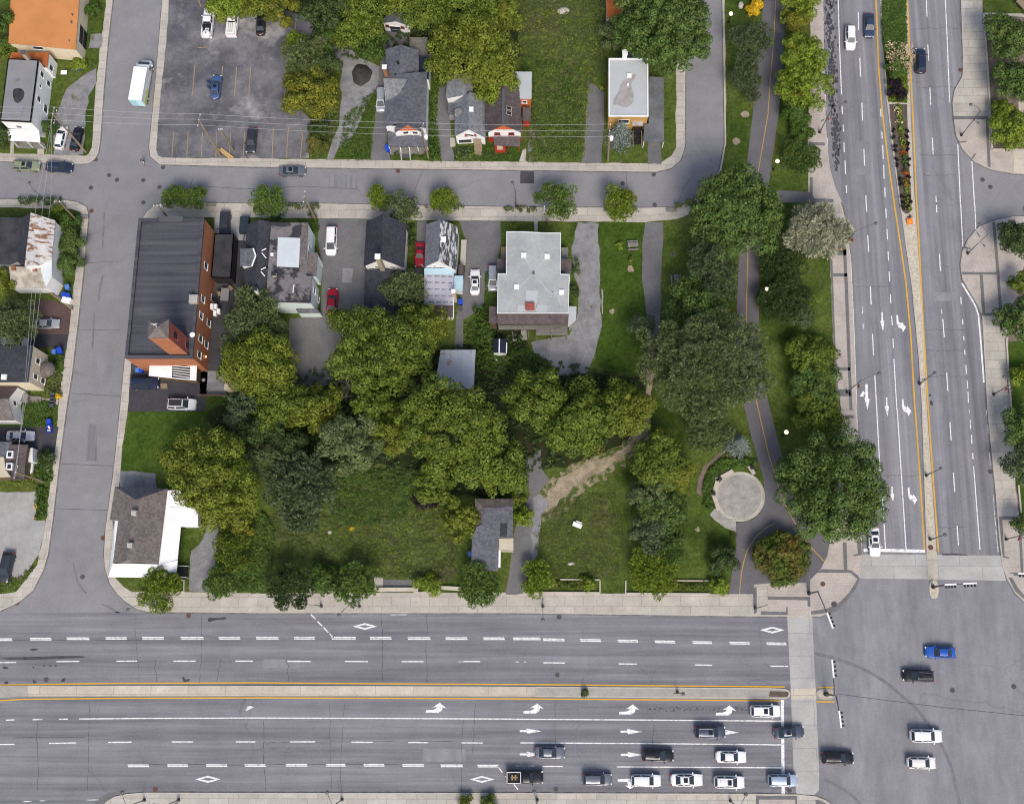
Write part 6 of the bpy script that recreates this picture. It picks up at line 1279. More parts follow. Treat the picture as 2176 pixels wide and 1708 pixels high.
# street trees on the middle street
GS = 'street trees of the side street'
tree(366, 418, 26, 5, 'young', 'street tree at the corner, first of a touching pair', group=GS, style='feather')
tree(414, 421, 27, 5, 'young', 'street tree touching its twin by the grey bench', group=GS, style='feather')
tree(570, 427, 36, 6, 'young', 'dense street tree in front of the patched-roof house', group=GS, style='feather')
tree(806, 418, 26, 6, 'bright', 'brighter street tree over the dark-roofed house gable', group=GS, style='feather')
tree(856, 442, 36, 7, 'olive', 'thin grey-olive garden tree touching the dark gable roof', group=GS, style='feather', dens=.75)
tree(943, 427, 31, 5.5, 'bright', 'light green street tree in front of the speckled roof', group=GS, style='feather')
tree(1183, 428, 42, 6.5, 'young', 'widest street tree, in front of the apartment house', group=GS, style='feather')
tree(1318, 432, 37, 6, 'bright', 'street tree with a golden side, by the gravel yard entrance', group=GS, style='feather')
# north block
GN = 'trees in the north block'
tree(650, 115, 48, 9, 'olive', 'pale green tree at the edge of the car park', group=GN, sy=1.05, style='feather')
tree(628, 88, 26, 7, 'bright', 'yellow-green sapling poking into the car park', group=GN, style='feather')
tree(695, 140, 32, 8, 'dark', 'dark tree tucked behind the pale green car-park tree', group=GN)
tree(658, 198, 60, 9, 'yellow', 'yellowing tree beside the gravel drive', group=GN, sx=1.05)
tree(678, 268, 22, 3.2, 'dark', 'dark shrub on the strip between car park and gravel drive', 'shrub', 'shrub', sy=1.2)
tree(672, 310, 22, 3, 'autumn', 'shrub turning orange at the pavement by the gravel drive', 'shrub', 'shrub')
tree(478, 2, 40, 5, 'bright', 'leafy bush overhanging the parked white pickups', 'shrub', 'bush')
tree(540, 8, 36, 6, 'golden', 'yellow-green bush above the parked black car', 'shrub', 'bush')
tree(596, 15, 40, 7, 'yellow', 'golden bush at the rounded end of the car park', 'shrub', 'bush')
tree(690, 18, 48, 11, 'dark', 'dark woodland tree north-east of the car park', group=GN)
tree(690, 85, 26, 7, 'lush', 'deep green tree edging the car park curve', group=GN, sy=1.4)
tree(735, 70, 34, 9, 'mid', 'tree above the bare dirt clearing', group=GN)
tree(772, 22, 52, 12, 'mid', 'olive woodland tree left of the small garage', group=GN)
tree(790, 96, 34, 6, 'lush', 'dense dark shrub beside the big grey-roofed house', 'shrub', 'bush', sy=1.25)
tree(845, -8, 40, 11, 'golden', 'tree crown hanging behind the small garage', group=GN)
tree(905, 22, 50, 12, 'mid', 'woodland tree right of the small garage', group=GN)
tree(985, 15, 66, 13, 'mid', 'broad woodland crown at the top edge', group=GN)
tree(1060, 30, 48, 11, 'golden', 'yellow-green crown at the top of the meadow', group=GN)
tree(1005, 118, 84, 13, 'golden', 'large olive-gold tree towering over the two cottages', group=GN, blobs=[(960, 90, .1, 46), (1020, 85, .3, 52), (985, 135, .3, 55), (1040, 130, .2, 50), (940, 135, -.1, 34), (1060, 160, 0, 36)])
tree(1052, 182, 46, 9, 'bright', 'bright tree growing between the two cottages', group=GN)
tree(1297, 72, 28, 4.5, 'olive', 'olive shrub beside the orange-roofed shed', 'shrub', 'bush', sy=1.3)
tree(1410, 72, 90, 14, 'street', 'massive deep green maple with a paler side, by the bend of the street', 'maple', 'maple_tree', group=GN, blobs=[(1360, 30, .1, 55), (1420, 20, .3, 62), (1465, 50, .1, 50), (1400, 80, .4, 65), (1455, 100, .1, 50), (1432, 122, 0, 42), (1372, 100, 0, 42), (1345, 60, -.1, 40), (1480, 90, -.2, 36), (1440, -30, 0, 50), (1412, 130, -.3, 28)], lrf=.15)
conifer(1318, 288, 28, 7, 'blue', 'greyish blue spruce in front of the ochre house', tiers=10)
# avenue strip
GA = 'trees between the park path and the avenue'
tree(1596, 88, 46, 9, 'grey', 'grey-green tree on the grass beside the upper park path', group=GA, style='feather')
tree(1588, 172, 34, 6, 'grey', 'smaller grey-green tree below it on the same grass', group=GA, style='feather', sy=1.3)
tree(1603, 16, 19, 2.4, 'gold', 'yellow flowering bush next to the upper park path', 'shrub', 'shrub')
tree(1700, 8, 42, 7, 'bright', 'green and yellow tree at the top of the avenue strip', group=GA)
tree(1697, 48, 28, 6, 'yellow', 'yellow and orange-tinted small tree on the avenue strip', group=GA)
tree(1707, 118, 54, 9, 'bright', 'bright yellow-green maple on the avenue strip', group=GA, lrf=.2)
tree(1708, 178, 55, 9, 'bright', 'second bright yellow-green maple, just south of the first', group=GA, lrf=.2)
tree(1692, 232, 32, 5, 'lush', 'green bush at the foot of the bright maples', 'shrub', 'bush')
tree(1703, 272, 26, 3, 'lush', 'low hedge bush beside the street lamp with a banner', 'shrub', 'bush', sy=1.1)
tree(1706, 335, 40, 5, 'street', 'spiky dark green shrub above the side path', 'shrub', 'bush', 'feather')
# east edge
GE = 'trees along the east edge'
tree(2148, 78, 56, 8, 'street', 'round tree in the mulch bed nearest the top right corner', group=GE)
tree(2156, 168, 52, 8, 'street', 'middle tree of the mulch bed', group=GE)
tree(2135, 235, 28, 4.5, 'bright', 'bright bush between two mulch-bed trees', 'shrub', 'bush')
tree(2150, 278, 46, 6, 'bright', 'light green round tree at the corner of the mulch bed', group=GE)
tree(2160, 505, 42, 6, 'dark', 'dark tree beside the brick forecourt', group=GE, lrf=.22)
tree(2165, 600, 24, 5, 'mid', 'tree edge at the frame beside the forecourt bench', group=GE)
tree(2172, 678, 50, 7, 'street', 'round dark green tree south of the forecourt bench', group=GE)
tree(2176, 800, 28, 4, 'bright', 'pale bush behind the eastern pavement', 'shrub', 'bush')
tree(2176, 905, 48, 7, 'street', 'leafy tree overhanging the eastern pavement', group=GE)
tree(2174, 985, 42, 7, 'grey', 'grey-green tree low on the eastern pavement', group=GE)
tree(2172, 1110, 22, 5, 'street', 'small tree by the crossing at the east edge', group=GE)
# west edge
GW = 'trees and bushes on the west side'
tree(28, 682, 54, 9, 'olive', 'olive tree shading the silver car on the brick drive', group=GW, style='feather')
tree(2, 600, 26, 7, 'golden', 'tree at the frame edge beside the metal lean-to', group=GW)
tree(0, 60, 32, 7, 'lush', 'dark tree beside the cream warehouse', group=GW, sy=1.6)
tree(8, 105, 22, 5, 'mid', 'bush between the warehouse and the white house', 'shrub', 'bush', group=GW)
tree(8, 285, 26, 4, 'dark', 'dark bush left of the white porch roof', 'shrub', 'bush', group=GW)
tree(105, 268, 17, 3.5, 'lush', 'green bush against the white house by the white car', 'shrub', 'bush', group=GW)
tree(165, 133, 18, 1.8, 'bright', 'low bush by the corner of the cream warehouse', 'shrub', 'bush', group=GW)
tree(196, 20, 16, 3, 'lush', 'bush against the loading side of the warehouse', 'shrub', 'bush', group=GW)
tree(140, 470, 26, 3.5, 'lush', 'leafy shrub along the side of the rusty-roofed house', 'shrub', 'bush', group=GW)
tree(152, 512, 26, 4, 'street', 'shrub below it on the same side garden', 'shrub', 'bush', group=GW)
tree(148, 558, 26, 4, 'street', 'rounded garden tree beside the rusty-roofed house', group=GW)
tree(118, 450, 18, 2.2, 'bright', 'light hedge plant at the corner of the rusty-roofed house', 'shrub', 'bush', group=GW)
tree(98, 975, 20, 2.5, 'dark', 'dark overgrown bush in front of the mansard house', 'shrub', 'bush', group=GW)
# bottom edge
tree(990, 1706, 18, 2.4, 'golden', 'yellow-green bush at the bottom edge, first of a pair', 'shrub', 'bush')
tree(1040, 1708, 19, 2.4, 'mid', 'green bush at the bottom edge, second of a pair', 'shrub', 'bush')
# hedges and planter rows
hedge(D("42,430 85,430 132,430"), 14, 1.0, 'lush', 'clipped hedge on the pavement across from the parked dark wagon')
hedge(D("605,439 640,440 682,439"), 9, .6, 'weed', 'low planting strip beside the leaning utility pole')
hedge(D("905,442 945,443 988,442"), 10, .6, 'weed', 'low planter row under the light green street tree')
hedge(D("1070,446 1105,446 1140,447"), 9, .4, 'weed', 'dry planter row in front of the apartment house')
hedge(D("1284,444 1355,446"), 9, .5, 'weed', 'planter row under the golden-sided street tree')
hedge(D("1434,441 1450,438 1468,431"), 12, .9, 'bright', 'bright flowering planter at the bend of the side street')
hedge(D("1175,1240 1205,1244 1236,1242"), 15, .6, 'autumn', 'reddish planter hedge at the alley side of the lawn opening')
hedge(D("1405,1246 1450,1246 1512,1245"), 15, .6, 'autumn', 'long reddish planter hedge by the park pavement')
hedge(D("0,1018 40,1020 80,1014"), 22, 1.0, 'mid', 'unkempt hedge between the mansard house and the gravel car park')
hedge(P(0, 2, "345,640 360,760 340,890"), 15, .8, 'lush', 'hedge along the gravel car park with a post rail')
hedge(P(2, 2, "1842,1030 1842,1125"), 13, .9, 'dark', 'small clipped box hedge beside the plaza path', leaf=.2)
hedge(P(1, 0, "1440,1330 1490,1150 1480,1250 1530,1340"), 16, 1.0, 'lush', 'thick hedge beside the utility pole of the grey-roofed house')
hedge(P(1, 0, "1140,1300 1200,1300"), 13, .7, 'dark', 'dark flower bed bush by the grey house stairs'); hedge(P(1, 0, "1290,1310 1420,1320"), 12, .6, 'lush', 'flower bed in front of the grey house porch')
hedge(P(1, 0, "1670,1290 1790,1290"), 22, .8, 'grey', 'square clipped hedge in front of the white cottage'); hedge(P(1, 0, "1785,1305 1815,1305"), 12, .9, 'lime', 'yellow-green conical bush by the cottage stairs')
hedge(P(1, 1, "1860,860 1900,980 1880,1150 1900,1400"), 26, 1.6, 'lush', 'overgrown hedge between the corrugated shed and the tiny shed')
hedge(P(1, 1, "1290,180 1300,420"), 14, 1.2, 'dark', 'narrow hedge between the dark gable and the red coupe')
hedge(P(2, 1, "530,470 545,560 530,600"), 14, 1.4, 'street', 'hedge plant on the east side of the apartment house')
hedge(P(1, 1, "460,60 500,160 505,260"), 14, 1.0, 'lush', 'ivy hedge at the street corner of the patched-roof house')
hedge(P(1, 1, "100,110 230,110"), 10, .7, 'lush', 'strip hedge in front of the patched-roof house')
# ornamental shrubs and flowers of the avenue median
pur = 'small round black-leaved plant edging the median flower bed'; pr = None
for k, (x, y) in enumerate([tuple(p) for p in nums("1045,1090 1160,1095 1048,1150 1160,1140 1058,1222 1168,1205 1062,1262 1168,1250 1072,1330 1170,1332 1076,1380 1168,1380 1102,1495 1172,1475 1108,1540 1176,1537 1122,1645 1180,1645 1130,1692 1186,1690 1125,1735 1172,1728 ")]):
    q = P(3, 0, f"{x},{y}")[0]
    if pr is None: pr = tree(q[0], q[1], 5.2, 1.0, 'purple', pur, 'plant', 'dark_plant', group='black-leaved plants in the median', leaf=.2, lrf=.5, nb=4); pb = G(q[0], q[1], .55)
    else:
        c = copy_tree(pr); n_ = G(q[0], q[1], .55); c.location = (n_.x, n_.y, .2); c.rotation_euler.z = k * 1.3
pr.location.z = .2
tree(*P(3, 0, "1078,745")[0], 24, 2.2, 'purple', 'large dark purple smoke bush in the avenue median', 'shrub', 'smoke_bush', lrf=.25, sy=1.25, sx=.8)
tree(*P(3, 0, "1072,545")[0], 29, 2.6, 'lush', 'leafy shrub with cream blossom in the avenue median', 'shrub', 'flowering_shrub', sy=1.2)
o = cover('blossom', P(3, 0, "960,400 1190,420 1190,560 1150,650 990,640 950,520"), 'flower', 420, .3, .18, .0, .7, 3, 2.2)
for k, (y0, y1, lm) in enumerate(((890, 1040, 'bright'), (1060, 1260, 'bright'), (1230, 1300, 'redleaf'), (1290, 1450, 'lush'), (1440, 1560, 'redleaf'), (1500, 1770, 'bright'))):
    xc = 1090 + (y0 - 890) * .085; hedge(P(3, 0, f"{xc:.0f},{y0} {xc + (y1 - y0) * .08:.0f},{y1}"), 9, .6, lm, ('first yellow-green lily clump from the soil end', 'second lily clump, flecked with orange', 'red coleus patch', 'low green patch', 'orange-red patch', 'last yellow-green patch at the rounded tip')[k] + ' of the median flower bed', 'flower_bed', 'flowers', 'flowers in the avenue median')
hedge(P(3, 0, "1062,900 1100,1000 1080,1040"), 12, .5, 'flower', 'pale lily flowers at the head of the median bed', 'flower_bed', 'flowers', dens=.3)
tree(*P(2, 3, "600,770")[0], 10, 1.0, 'dark', 'self-sown weed bush growing on the main road median', 'weed', 'weed_bush')
tree(*P(1, 2, "797,993")[0], 5, .9, 'gold', 'patch of yellow goldenrod in the meadow', 'flowers', 'goldenrod', leaf=.2)
tree(*P(0, 1, "482,1592")[0], 7, .8, 'gold', 'bright yellow flowers at the corner of the cream house garden', 'flowers', 'flower_clump', leaf=.2)
tree(*P(2, 0, "738,732")[0], 8, .8, 'lime', 'bright weed growing through the cracked drive', 'weed', 'weed_bush', leaf=.25); tree(*P(2, 1, "900,335")[0], 9, 1.2, 'lime', 'young lime-green sapling by the picnic table', 'shrub', 'sapling', leaf=.25)
tree(*P(2, 1, "990,460")[0], 8, 1.0, 'mid', 'young sapling in a bare mulch ring', 'shrub', 'sapling', leaf=.25); tree(*P(2, 1, "30,180")[0], 11, 1.2, 'lime', 'light green bush in the apartment house front lawn', 'shrub', 'shrub')
tree(*P(2, 1, "520,740")[0], 14, 2.2, 'dark', 'dark garden bush against the apartment house wall', 'shrub', 'shrub', sy=1.5)
# bare dead tree
p = G(735, 812, 5); dt = thing('dead_tree', 'bare grey dead tree with fine leafless twigs', 'tree', (p.x, p.y, .1)); rd = random.Random(8); mb = MB()
mb.tube([(0, 0, 0), (.1, 0, 3.5), (.2, .3, 6)], [.2, .14, .06], 7).build('trunk', LM['dead'], dt); mb = MB()
def twigs(a, d, L, r, depth):
    b = a + d * L; mb.tube([a, a.lerp(b, .5) + Vector((rd.uniform(-.1, .1), rd.uniform(-.1, .1), 0)) * L, b], [r, r * .75, r * .45], 4, False)
    if depth:
        for k in range(4): twigs(a.lerp(b, rd.uniform(.35, 1)), (d + Vector((rd.uniform(-.9, .9), rd.uniform(-.9, .9), rd.uniform(-.2, .35)))).normalized(), L * rd.uniform(.45, .75), r * .5, depth - 1)
for k in range(9): twigs(Vector((.1, .1, rd.uniform(2, 5.2))), Vector((cos(k * .7), sin(k * .7), rd.uniform(.2, .7))).normalized(), rd.uniform(1.8, 3.0), .07, 3)
mb.build('branches', LM['dead'], dt)
# ================================================================== VEHICLES
CAR = {}
M['car_glass'] = plain('car_glass', (.03, .042, .055), .3, 0, 0, .3); M['sunroof'] = plain('sunroof_glass', (.012, .014, .022), .1, 0, 0, .5)
M['headlamp'] = plain('headlamp_lens', (.6, .62, .64), .2, 0, .5); M['tail'] = plain('tail_lens', (.4, .012, .015), .3); M['rim'] = plain('alloy_rim', (.4, .4, .42), .4, .7); M['plastic'] = plain('black_trim', (.02, .02, .022), .6)
M['plate'] = plain('number_plate', (.7, .7, .7), .5)
PAINT = {}
def paint(name, c, metal=.0, rough=.3):
    if name not in PAINT:
        m = plain('paint_' + name, c, rough, metal, .3, .35); m.node_tree.nodes['Principled BSDF'].inputs['Coat Roughness'].default_value = .08; PAINT[name] = m
    return PAINT[name]
def loft(secs, cap=True):
    V, Fc = [], []; n = len(secs[0])
    for s in secs: V += s
    for i in range(len(secs) - 1):
        for k in range(n):
            Fc.append((i * n + k, i * n + (k + 1) % n, (i + 1) * n + (k + 1) % n, (i + 1) * n + k))
    if cap: Fc += [tuple(range(n))[::-1], tuple((len(secs) - 1) * n + k for k in range(n))]
    return V, Fc
def lerp_tab(tab, x):
    for (x0, *a), (x1, *b) in zip(tab[:-1], tab[1:]):
        if x <= x1: t = (x - x0) / (x1 - x0); return [p + (q - p) * t for p, q in zip(a, b)]
    return list(tab[-1][1:])
SPEC = {  # L, W, H, hull table (x fraction, half width factor, top z), cabin: base rear, roof rear, roof front, base front (fractions), roof half width, belt z
    'sedan': (4.75, 1.83, 1.44, [(-.5, .58, .7), (-.49, .72, .84), (-.465, .86, .93), (-.41, .96, 1.0), (-.3, 1, .98), (0, 1, .95), (.2, 1, .95), (.36, .97, .86), (.43, .92, .79), (.47, .82, .69), (.492, .68, .6), (.5, .54, .53)], (-.385, -.2, .06, .235), .62, .94),
    'suv': (4.7, 1.9, 1.72, [(-.5, .64, .78), (-.49, .78, .96), (-.465, .91, 1.03), (-.4, .99, 1.08), (0, 1, 1.05), (.22, 1, 1.05), (.38, .97, .98), (.43, .93, .92), (.47, .84, .82), (.492, .7, .7), (.5, .56, .6)], (-.485, -.41, .09, .26), .68, 1.04),
    'hatch': (4.25, 1.78, 1.5, [(-.5, .62, .76), (-.49, .76, .9), (-.465, .9, .97), (-.38, .99, 1.0), (0, 1, .97), (.22, 1, .97), (.38, .97, .9), (.43, .93, .84), (.47, .83, .74), (.492, .69, .64), (.5, .55, .56)], (-.48, -.37, .08, .28), .64, .97),
    'wagon': (4.8, 1.85, 1.56, [(-.5, .64, .76), (-.49, .78, .92), (-.465, .91, .99), (-.4, .99, 1.02), (0, 1, .98), (.2, 1, .98), (.37, .97, .9), (.43, .93, .84), (.47, .83, .74), (.492, .69, .64), (.5, .55, .56)], (-.485, -.41, .06, .235), .66, .98),
    'van': (5.1, 1.97, 1.8, [(-.5, .86, .82), (-.485, .95, 1.05), (-.4, .99, 1.1), (0, 1, 1.06), (.28, 1, 1.06), (.4, .97, .98), (.46, .88, .86), (.485, .76, .72), (.5, .6, .58)], (-.488, -.44, .12, .34), .72, 1.06),
    'coupe': (4.5, 1.8, 1.34, [(-.5, .8, .72), (-.48, .9, .92), (-.42, .97, .98), (0, 1, .92), (.18, 1, .92), (.36, .97, .84), (.43, .92, .76), (.47, .82, .66), (.492, .68, .58), (.5, .54, .5)], (-.36, -.16, .0, .18), .58, .92),
    'pickup': (5.7, 1.98, 1.88, [(-.5, .93, .9), (-.495, .98, 1.0), (-.1, 1, 1.0), (0, 1, 1.1), (.2, 1, 1.12), (.4, .98, 1.08), (.47, .93, .98), (.495, .84, .8), (.5, .78, .66)], (-.085, -.06, .13, .24), .74, 1.1),
}
def car_mesh(typ):
    if typ in CAR: return CAR[typ]
    L, Wd, H, tab, cab, rw, belt = SPEC[typ]; hw = Wd / 2; secs = []
    for f in (-.5, -.492, -.47, -.43, -.36, -.25, -.1, .05, .18, .28, .36, .42, .46, .485, .496, .5):
        wf, zt = lerp_tab(tab, f); y = hw * wf; z0 = .28 if abs(f) > .48 else .2; x = f * L; hgt = zt - z0
        ring = [(-y * .9, z0), (-y, z0 + hgt * .35), (-y * .995, z0 + hgt * .72), (-y * .93, zt - .035), (-y * .78, zt), (-y * .3, zt + .03), (y * .3, zt + .03), (y * .78, zt), (y * .93, zt - .035), (y * .995, z0 + hgt * .72), (y, z0 + hgt * .35), (y * .9, z0)]
        secs.append([(x, a, b) for a, b in ring])
    V, Fc = loft(secs); V = [Vector(v) for v in V]
    xs = [c * L for c in cab]; bw = hw * .93; rh = hw * rw
    # cabin frustum with a crowned roof and chamfered rails
    b0 = len(V); zr = H - .05
    rings = [(xs[0], bw * .94, belt - .03), None]
    base = [(xs[0], -bw * .92), (xs[0] * .6 + xs[3] * .4, -bw), (xs[3], -bw * .86), (xs[3], bw * .86), (xs[0] * .6 + xs[3] * .4, bw), (xs[0], bw * .92)]
    top = [(xs[1], -rh * .94), (xs[1] * .5 + xs[2] * .5, -rh), (xs[2], -rh * .94), (xs[2], rh * .94), (xs[1] * .5 + xs[2] * .5, rh), (xs[1], rh * .94)]
    inn = [(x * .96 + .02 * (xs[1] + xs[2]), y * .86) for x, y in top]
    V += [Vector((x, y, belt - .04)) for x, y in base] + [Vector((x, y, zr)) for x, y in top] + [Vector((x, y, H)) for x, y in inn]
    for r in (0, 6):
        for k in range(6): Fc.append((b0 + r + k, b0 + r + (k + 1) % 6, b0 + r + 6 + (k + 1) % 6, b0 + r + 6 + k))
    Fc += [(b0 + 12, b0 + 13, b0 + 16, b0 + 17), (b0 + 13, b0 + 14, b0 + 15, b0 + 16)]
    bm = bmesh.new(); vs = [bm.verts.new(v) for v in V]; [bm.faces.new([vs[i] for i in f]) for f in Fc]; bmesh.ops.recalc_face_normals(bm, faces=bm.faces[:])
    me = bpy.data.meshes.new('body'); bm.to_mesh(me); bm.free(); me.polygons.foreach_set('use_smooth', [True] * len(me.polygons))
    try: me.set_sharp_from_angle(angle=R(38))
    except Exception: pass
    me.materials.append(paint('white', (.78, .78, .79)))
    out = [('body', me, None)]
    B3 = [Vector((x, y, belt - .04)) for x, y in base]; T3 = [Vector((x, y, zr)) for x, y in top]
    def pane(name, q, u0=.07, u1=.93, v0=.1, v1=.92, eps=.012):
        a, b, c, d = q; n = (b - a).cross(d - a).normalized()
        if n.dot((a + b + c + d) / 4 - Vector((0, 0, belt - .3))) < 0: n = -n
        P_ = lambda u, v: a.lerp(b, u).lerp(d.lerp(c, u), v) + n * eps
        qv = [P_(u0, v0), P_(u1, v0), P_(u1, v1), P_(u0, v1)]; me = bpy.data.meshes.new(name); qb = [p - n * .03 for p in qv]
        me.from_pydata([tuple(p) for p in qv + qb], [], [(0, 1, 2, 3), (0, 4, 5, 1), (1, 5, 6, 2), (2, 6, 7, 3), (3, 7, 4, 0)]); me.update(); me.materials.append(M['car_glass']); out.append((name, me, None))
    pane('windscreen', (B3[2], B3[3], T3[3], T3[2]), .04, .96, .08, .97); pane('rear_window', (B3[0], B3[5], T3[5], T3[0]), .06, .94, .2, .95)
    for i, j in ((0, 1), (1, 2)):
        pane('side_window', (B3[i], B3[j], T3[j], T3[i]), .08, .94, .14, .9)
        pane('side_window', (B3[5 - i], B3[5 - j], T3[5 - j], T3[5 - i]), .08, .94, .14, .9)
    def part(name, mb, mat, parent=None):
        bm = bmesh.new(); vs = [bm.verts.new(v) for v in mb.v]; [bm.faces.new([vs[i] for i in f]) for f in mb.f]; bmesh.ops.recalc_face_normals(bm, faces=bm.faces[:])
        me = bpy.data.meshes.new(name); bm.to_mesh(me); bm.free(); me.materials.append(mat); out.append((name, me, parent))
    wf, zf = lerp_tab(tab, .47); wr, zr_ = lerp_tab(tab, -.485)
    for s in (-1, 1):
        part('headlight', MB().box((.465 * L, s * hw * wf * .84, zf - .03), (.22, .34, .1), Matrix.Rotation(s * -.75, 3, 'Z')), M['headlamp'])
        part('taillight', MB().box((-.476 * L, s * hw * wr * .95, zr_ - .03), (.13, .36, .18), Matrix.Rotation(s * .6, 3, 'Z')), M['tail'])
        part('mirror', MB().box((xs[3] - .22, s * (hw + .1), belt + .06), (.14, .24, .15)), None)
        for xf in (-.3, .31):
            c = Vector((xf * L, s * (hw - .1), .33)); part('wheel', MB().tube([c - Vector((0, .115, 0)), c + Vector((0, .115, 0))], .33, 16), M['rubber'])
            c2 = c + Vector((0, s * .118, 0)); part('rim', MB().tube([c2 - Vector((0, .012, 0)), c2 + Vector((0, .012, 0))], .2, 12), M['rim'], 'wheel')
    part('grille', MB().box((.494 * L, 0, .5), (.06, hw * .8, .16)), M['plastic'])
    part('licence_plate', MB().box((-.497 * L, 0, .72), (.04, .42, .14)), M['plate'])
    CAR[typ] = out; return out
NOPARK = {'silver', 'grey'}
def car(name, cat, typ, x, y, heading, pc, label, group='vehicles on the streets', sunroof=False, rails=None, roof=None, sc=1.0, z=0.0, rack=False):
    """heading in degrees as seen in the picture: 0 right, 90 up, 180 left, 270 down"""
    p = G(x, y, z + .8); q = Vector((p.x, p.y, z + .015)); root = thing(name, label, cat, q, R(heading), group); root.scale = (sc,) * 3; last = None
    for nm, me, par in car_mesh(typ):
        o = bpy.data.objects.new(nm, me); COL.objects.link(o)
        o.parent = last if par else root
        if nm in ('body', 'mirror'):
            if nm == 'mirror' and not me.materials: me.materials.append(paint('white', (.78, .78, .79)))
            o.material_slots[0].link = 'OBJECT'; o.material_slots[0].material = pc
        if nm == 'wheel': last = o
    L, Wd, H, tab, cab, rw, belt = SPEC[typ]; xr, xf = cab[1] * L, cab[2] * L; hw = Wd / 2 * rw
    if sunroof: MB().box((xf - .5, 0, H + .004), (.62, hw * 1.25, .03)).build('sunroof', M['sunroof'], root)
    if roof: MB().box(((xr + xf) / 2, 0, H + .003), ((xf - xr) * .9, hw * 1.62, .03)).build('roof_panel', roof, root)
    if rails:
        for s in (-1, 1): MB().tube([(xr + .1, s * hw * .84, H - .02), (xr + .25, s * hw * .84, H + .06), (xf - .25, s * hw * .84, H + .06), (xf - .1, s * hw * .84, H - .02)], .028, 6).build('roof_rail', rails, root)
    if rack:
        for xx in (xr + .5, xf - .75): MB().tube([(xx, -hw * .84, H + .06), (xx, hw * .84, H + .06)], .025, 6).build('roof_bar', M['steel'], root)
    return root
WHT = paint('white', (.78, .78, .79)); WH2 = paint('white_warm', (.74, .73, .7)); BLK = paint('black', (.012, .012, .016)); NVY = paint('navy', (.018, .026, .055)); GRY = paint('grey', (.15, .16, .19), .3)
SLV = paint('silver', (.45, .46, .48), .4); RED = paint('red', (.33, .008, .022)); BLU = paint('blue', (.018, .09, .4)); SBL = paint('steel_blue', (.07, .13, .28), .3); SLT = paint('slate', (.075, .085, .12), .3)
GLD = paint('pale_green', (.3, .33, .2), .3); ICE = paint('ice_blue', (.4, .48, .6), .3); CHR = paint('charcoal', (.03, .033, .042)); DBL = paint('dark_blue', (.03, .045, .09))
Q = lambda i, j, x, y: P(i, j, f"{x},{y}")[0]
GQ, GP_, GM = 'vehicles queuing at the lights', 'parked vehicles', 'vehicles crossing or driving'
# queue at the lights
car('suv', 'suv', 'suv', *Q(2, 3, 2113, 931), 0, WHT, 'white suv with dark roof glass in the left-turn lane', GQ, True, M['white'])
car('suv', 'suv', 'suv', *Q(2, 3, 1654, 1107), 0, SLT, 'slate blue suv with pale roof rails and red tail lamps covering a straight arrow', GQ, True, M['white'])
car('sedan', 'car', 'sedan', *Q(3, 3, 176, 1108), 4, SLT, 'slate blue sedan that has rolled over the stop line onto the crosswalk', GQ, True)
car('sedan', 'car', 'sedan', *Q(2, 3, 315, 1277), -1, GRY, 'plain grey sedan stopped on a straight arrow', GQ)
car('suv', 'suv', 'wagon', *Q(2, 3, 1217, 1300), -1, BLK, 'black suv stopped just past a straight arrow', GQ, True, sc=1.02)
car('sedan', 'car', 'sedan', *Q(2, 3, 1827, 1313), -1, WHT, 'white sedan without sunroof in the straight-on lane', GQ)
car('suv', 'suv', 'suv', *Q(2, 3, 712, 1500), 0, GRY, 'dark grey suv behind the white vehicles in the kerb lane', GQ, False, None, sc=.96)
car('suv', 'suv', 'suv', *Q(2, 3, 1118, 1510), 0, WHT, 'white suv covering the right-turn arrow', GQ, sc=.98)
car('sedan', 'car', 'sedan', *Q(2, 3, 1457, 1505), 0, WHT, 'white sedan with a dark sunroof in the kerb lane', GQ, True, sc=1.04)
car('suv', 'suv', 'suv', *Q(2, 3, 1812, 1523), -1, WHT, 'white suv with roof bars and sunroof in the kerb lane', GQ, True, M['white'], rack=True)
car('suv', 'suv', 'suv', *Q(3, 3, 123, 1508), 0, ICE, 'ice blue suv standing on the stop line', GQ, sc=.97)
car('sedan', 'car', 'sedan', *Q(3, 2, 888, 1098), 270, WHT, 'white sedan with a dark glass roof waiting at the avenue stop line', GQ, True)
# crossing
car('sedan', 'car', 'sedan', *Q(3, 3, 1438, 442), 178, BLU, 'bright blue sedan crossing the intersection', GM)
car('suv', 'suv', 'wagon', *Q(3, 3, 1253, 637), 178, BLK, 'black suv with a sunroof crossing behind the blue sedan', GM, True, M['steel'])
car('suv', 'suv', 'suv', *Q(3, 3, 1318, 1138), -1, WHT, 'large white suv in the middle of the intersection', GM, False, M['white'], sc=1.05)
car('hatchback', 'car', 'hatch', *Q(3, 3, 1280, 1363), -1, WH2, 'white hatchback with red tail lamps, below the large white suv', GM, sc=1.03)
car('suv', 'suv', 'wagon', *Q(3, 3, 583, 1321), 0, BLK, 'black suv just beyond the crosswalk', GM, False, M['plastic'], sc=1.02)
car('suv', 'suv', 'suv', *Q(3, 0, 688, 316), 267, WHT, 'white suv driving down the avenue', GM, sc=.97)
car('sedan', 'car', 'sedan', *Q(3, 0, 845, 212), 267, DBL, 'dark blue sedan beside the avenue median', GM)
car('suv', 'suv', 'suv', *Q(3, 0, 1272, 506), 87, NVY, 'navy suv driving up the avenue past the purple bush', GM)
car('sedan', 'car', 'sedan', *Q(1, 0, 303, 1425), 0, GRY, 'grey sedan with a sunroof parked by the car park pavement', GM, True)
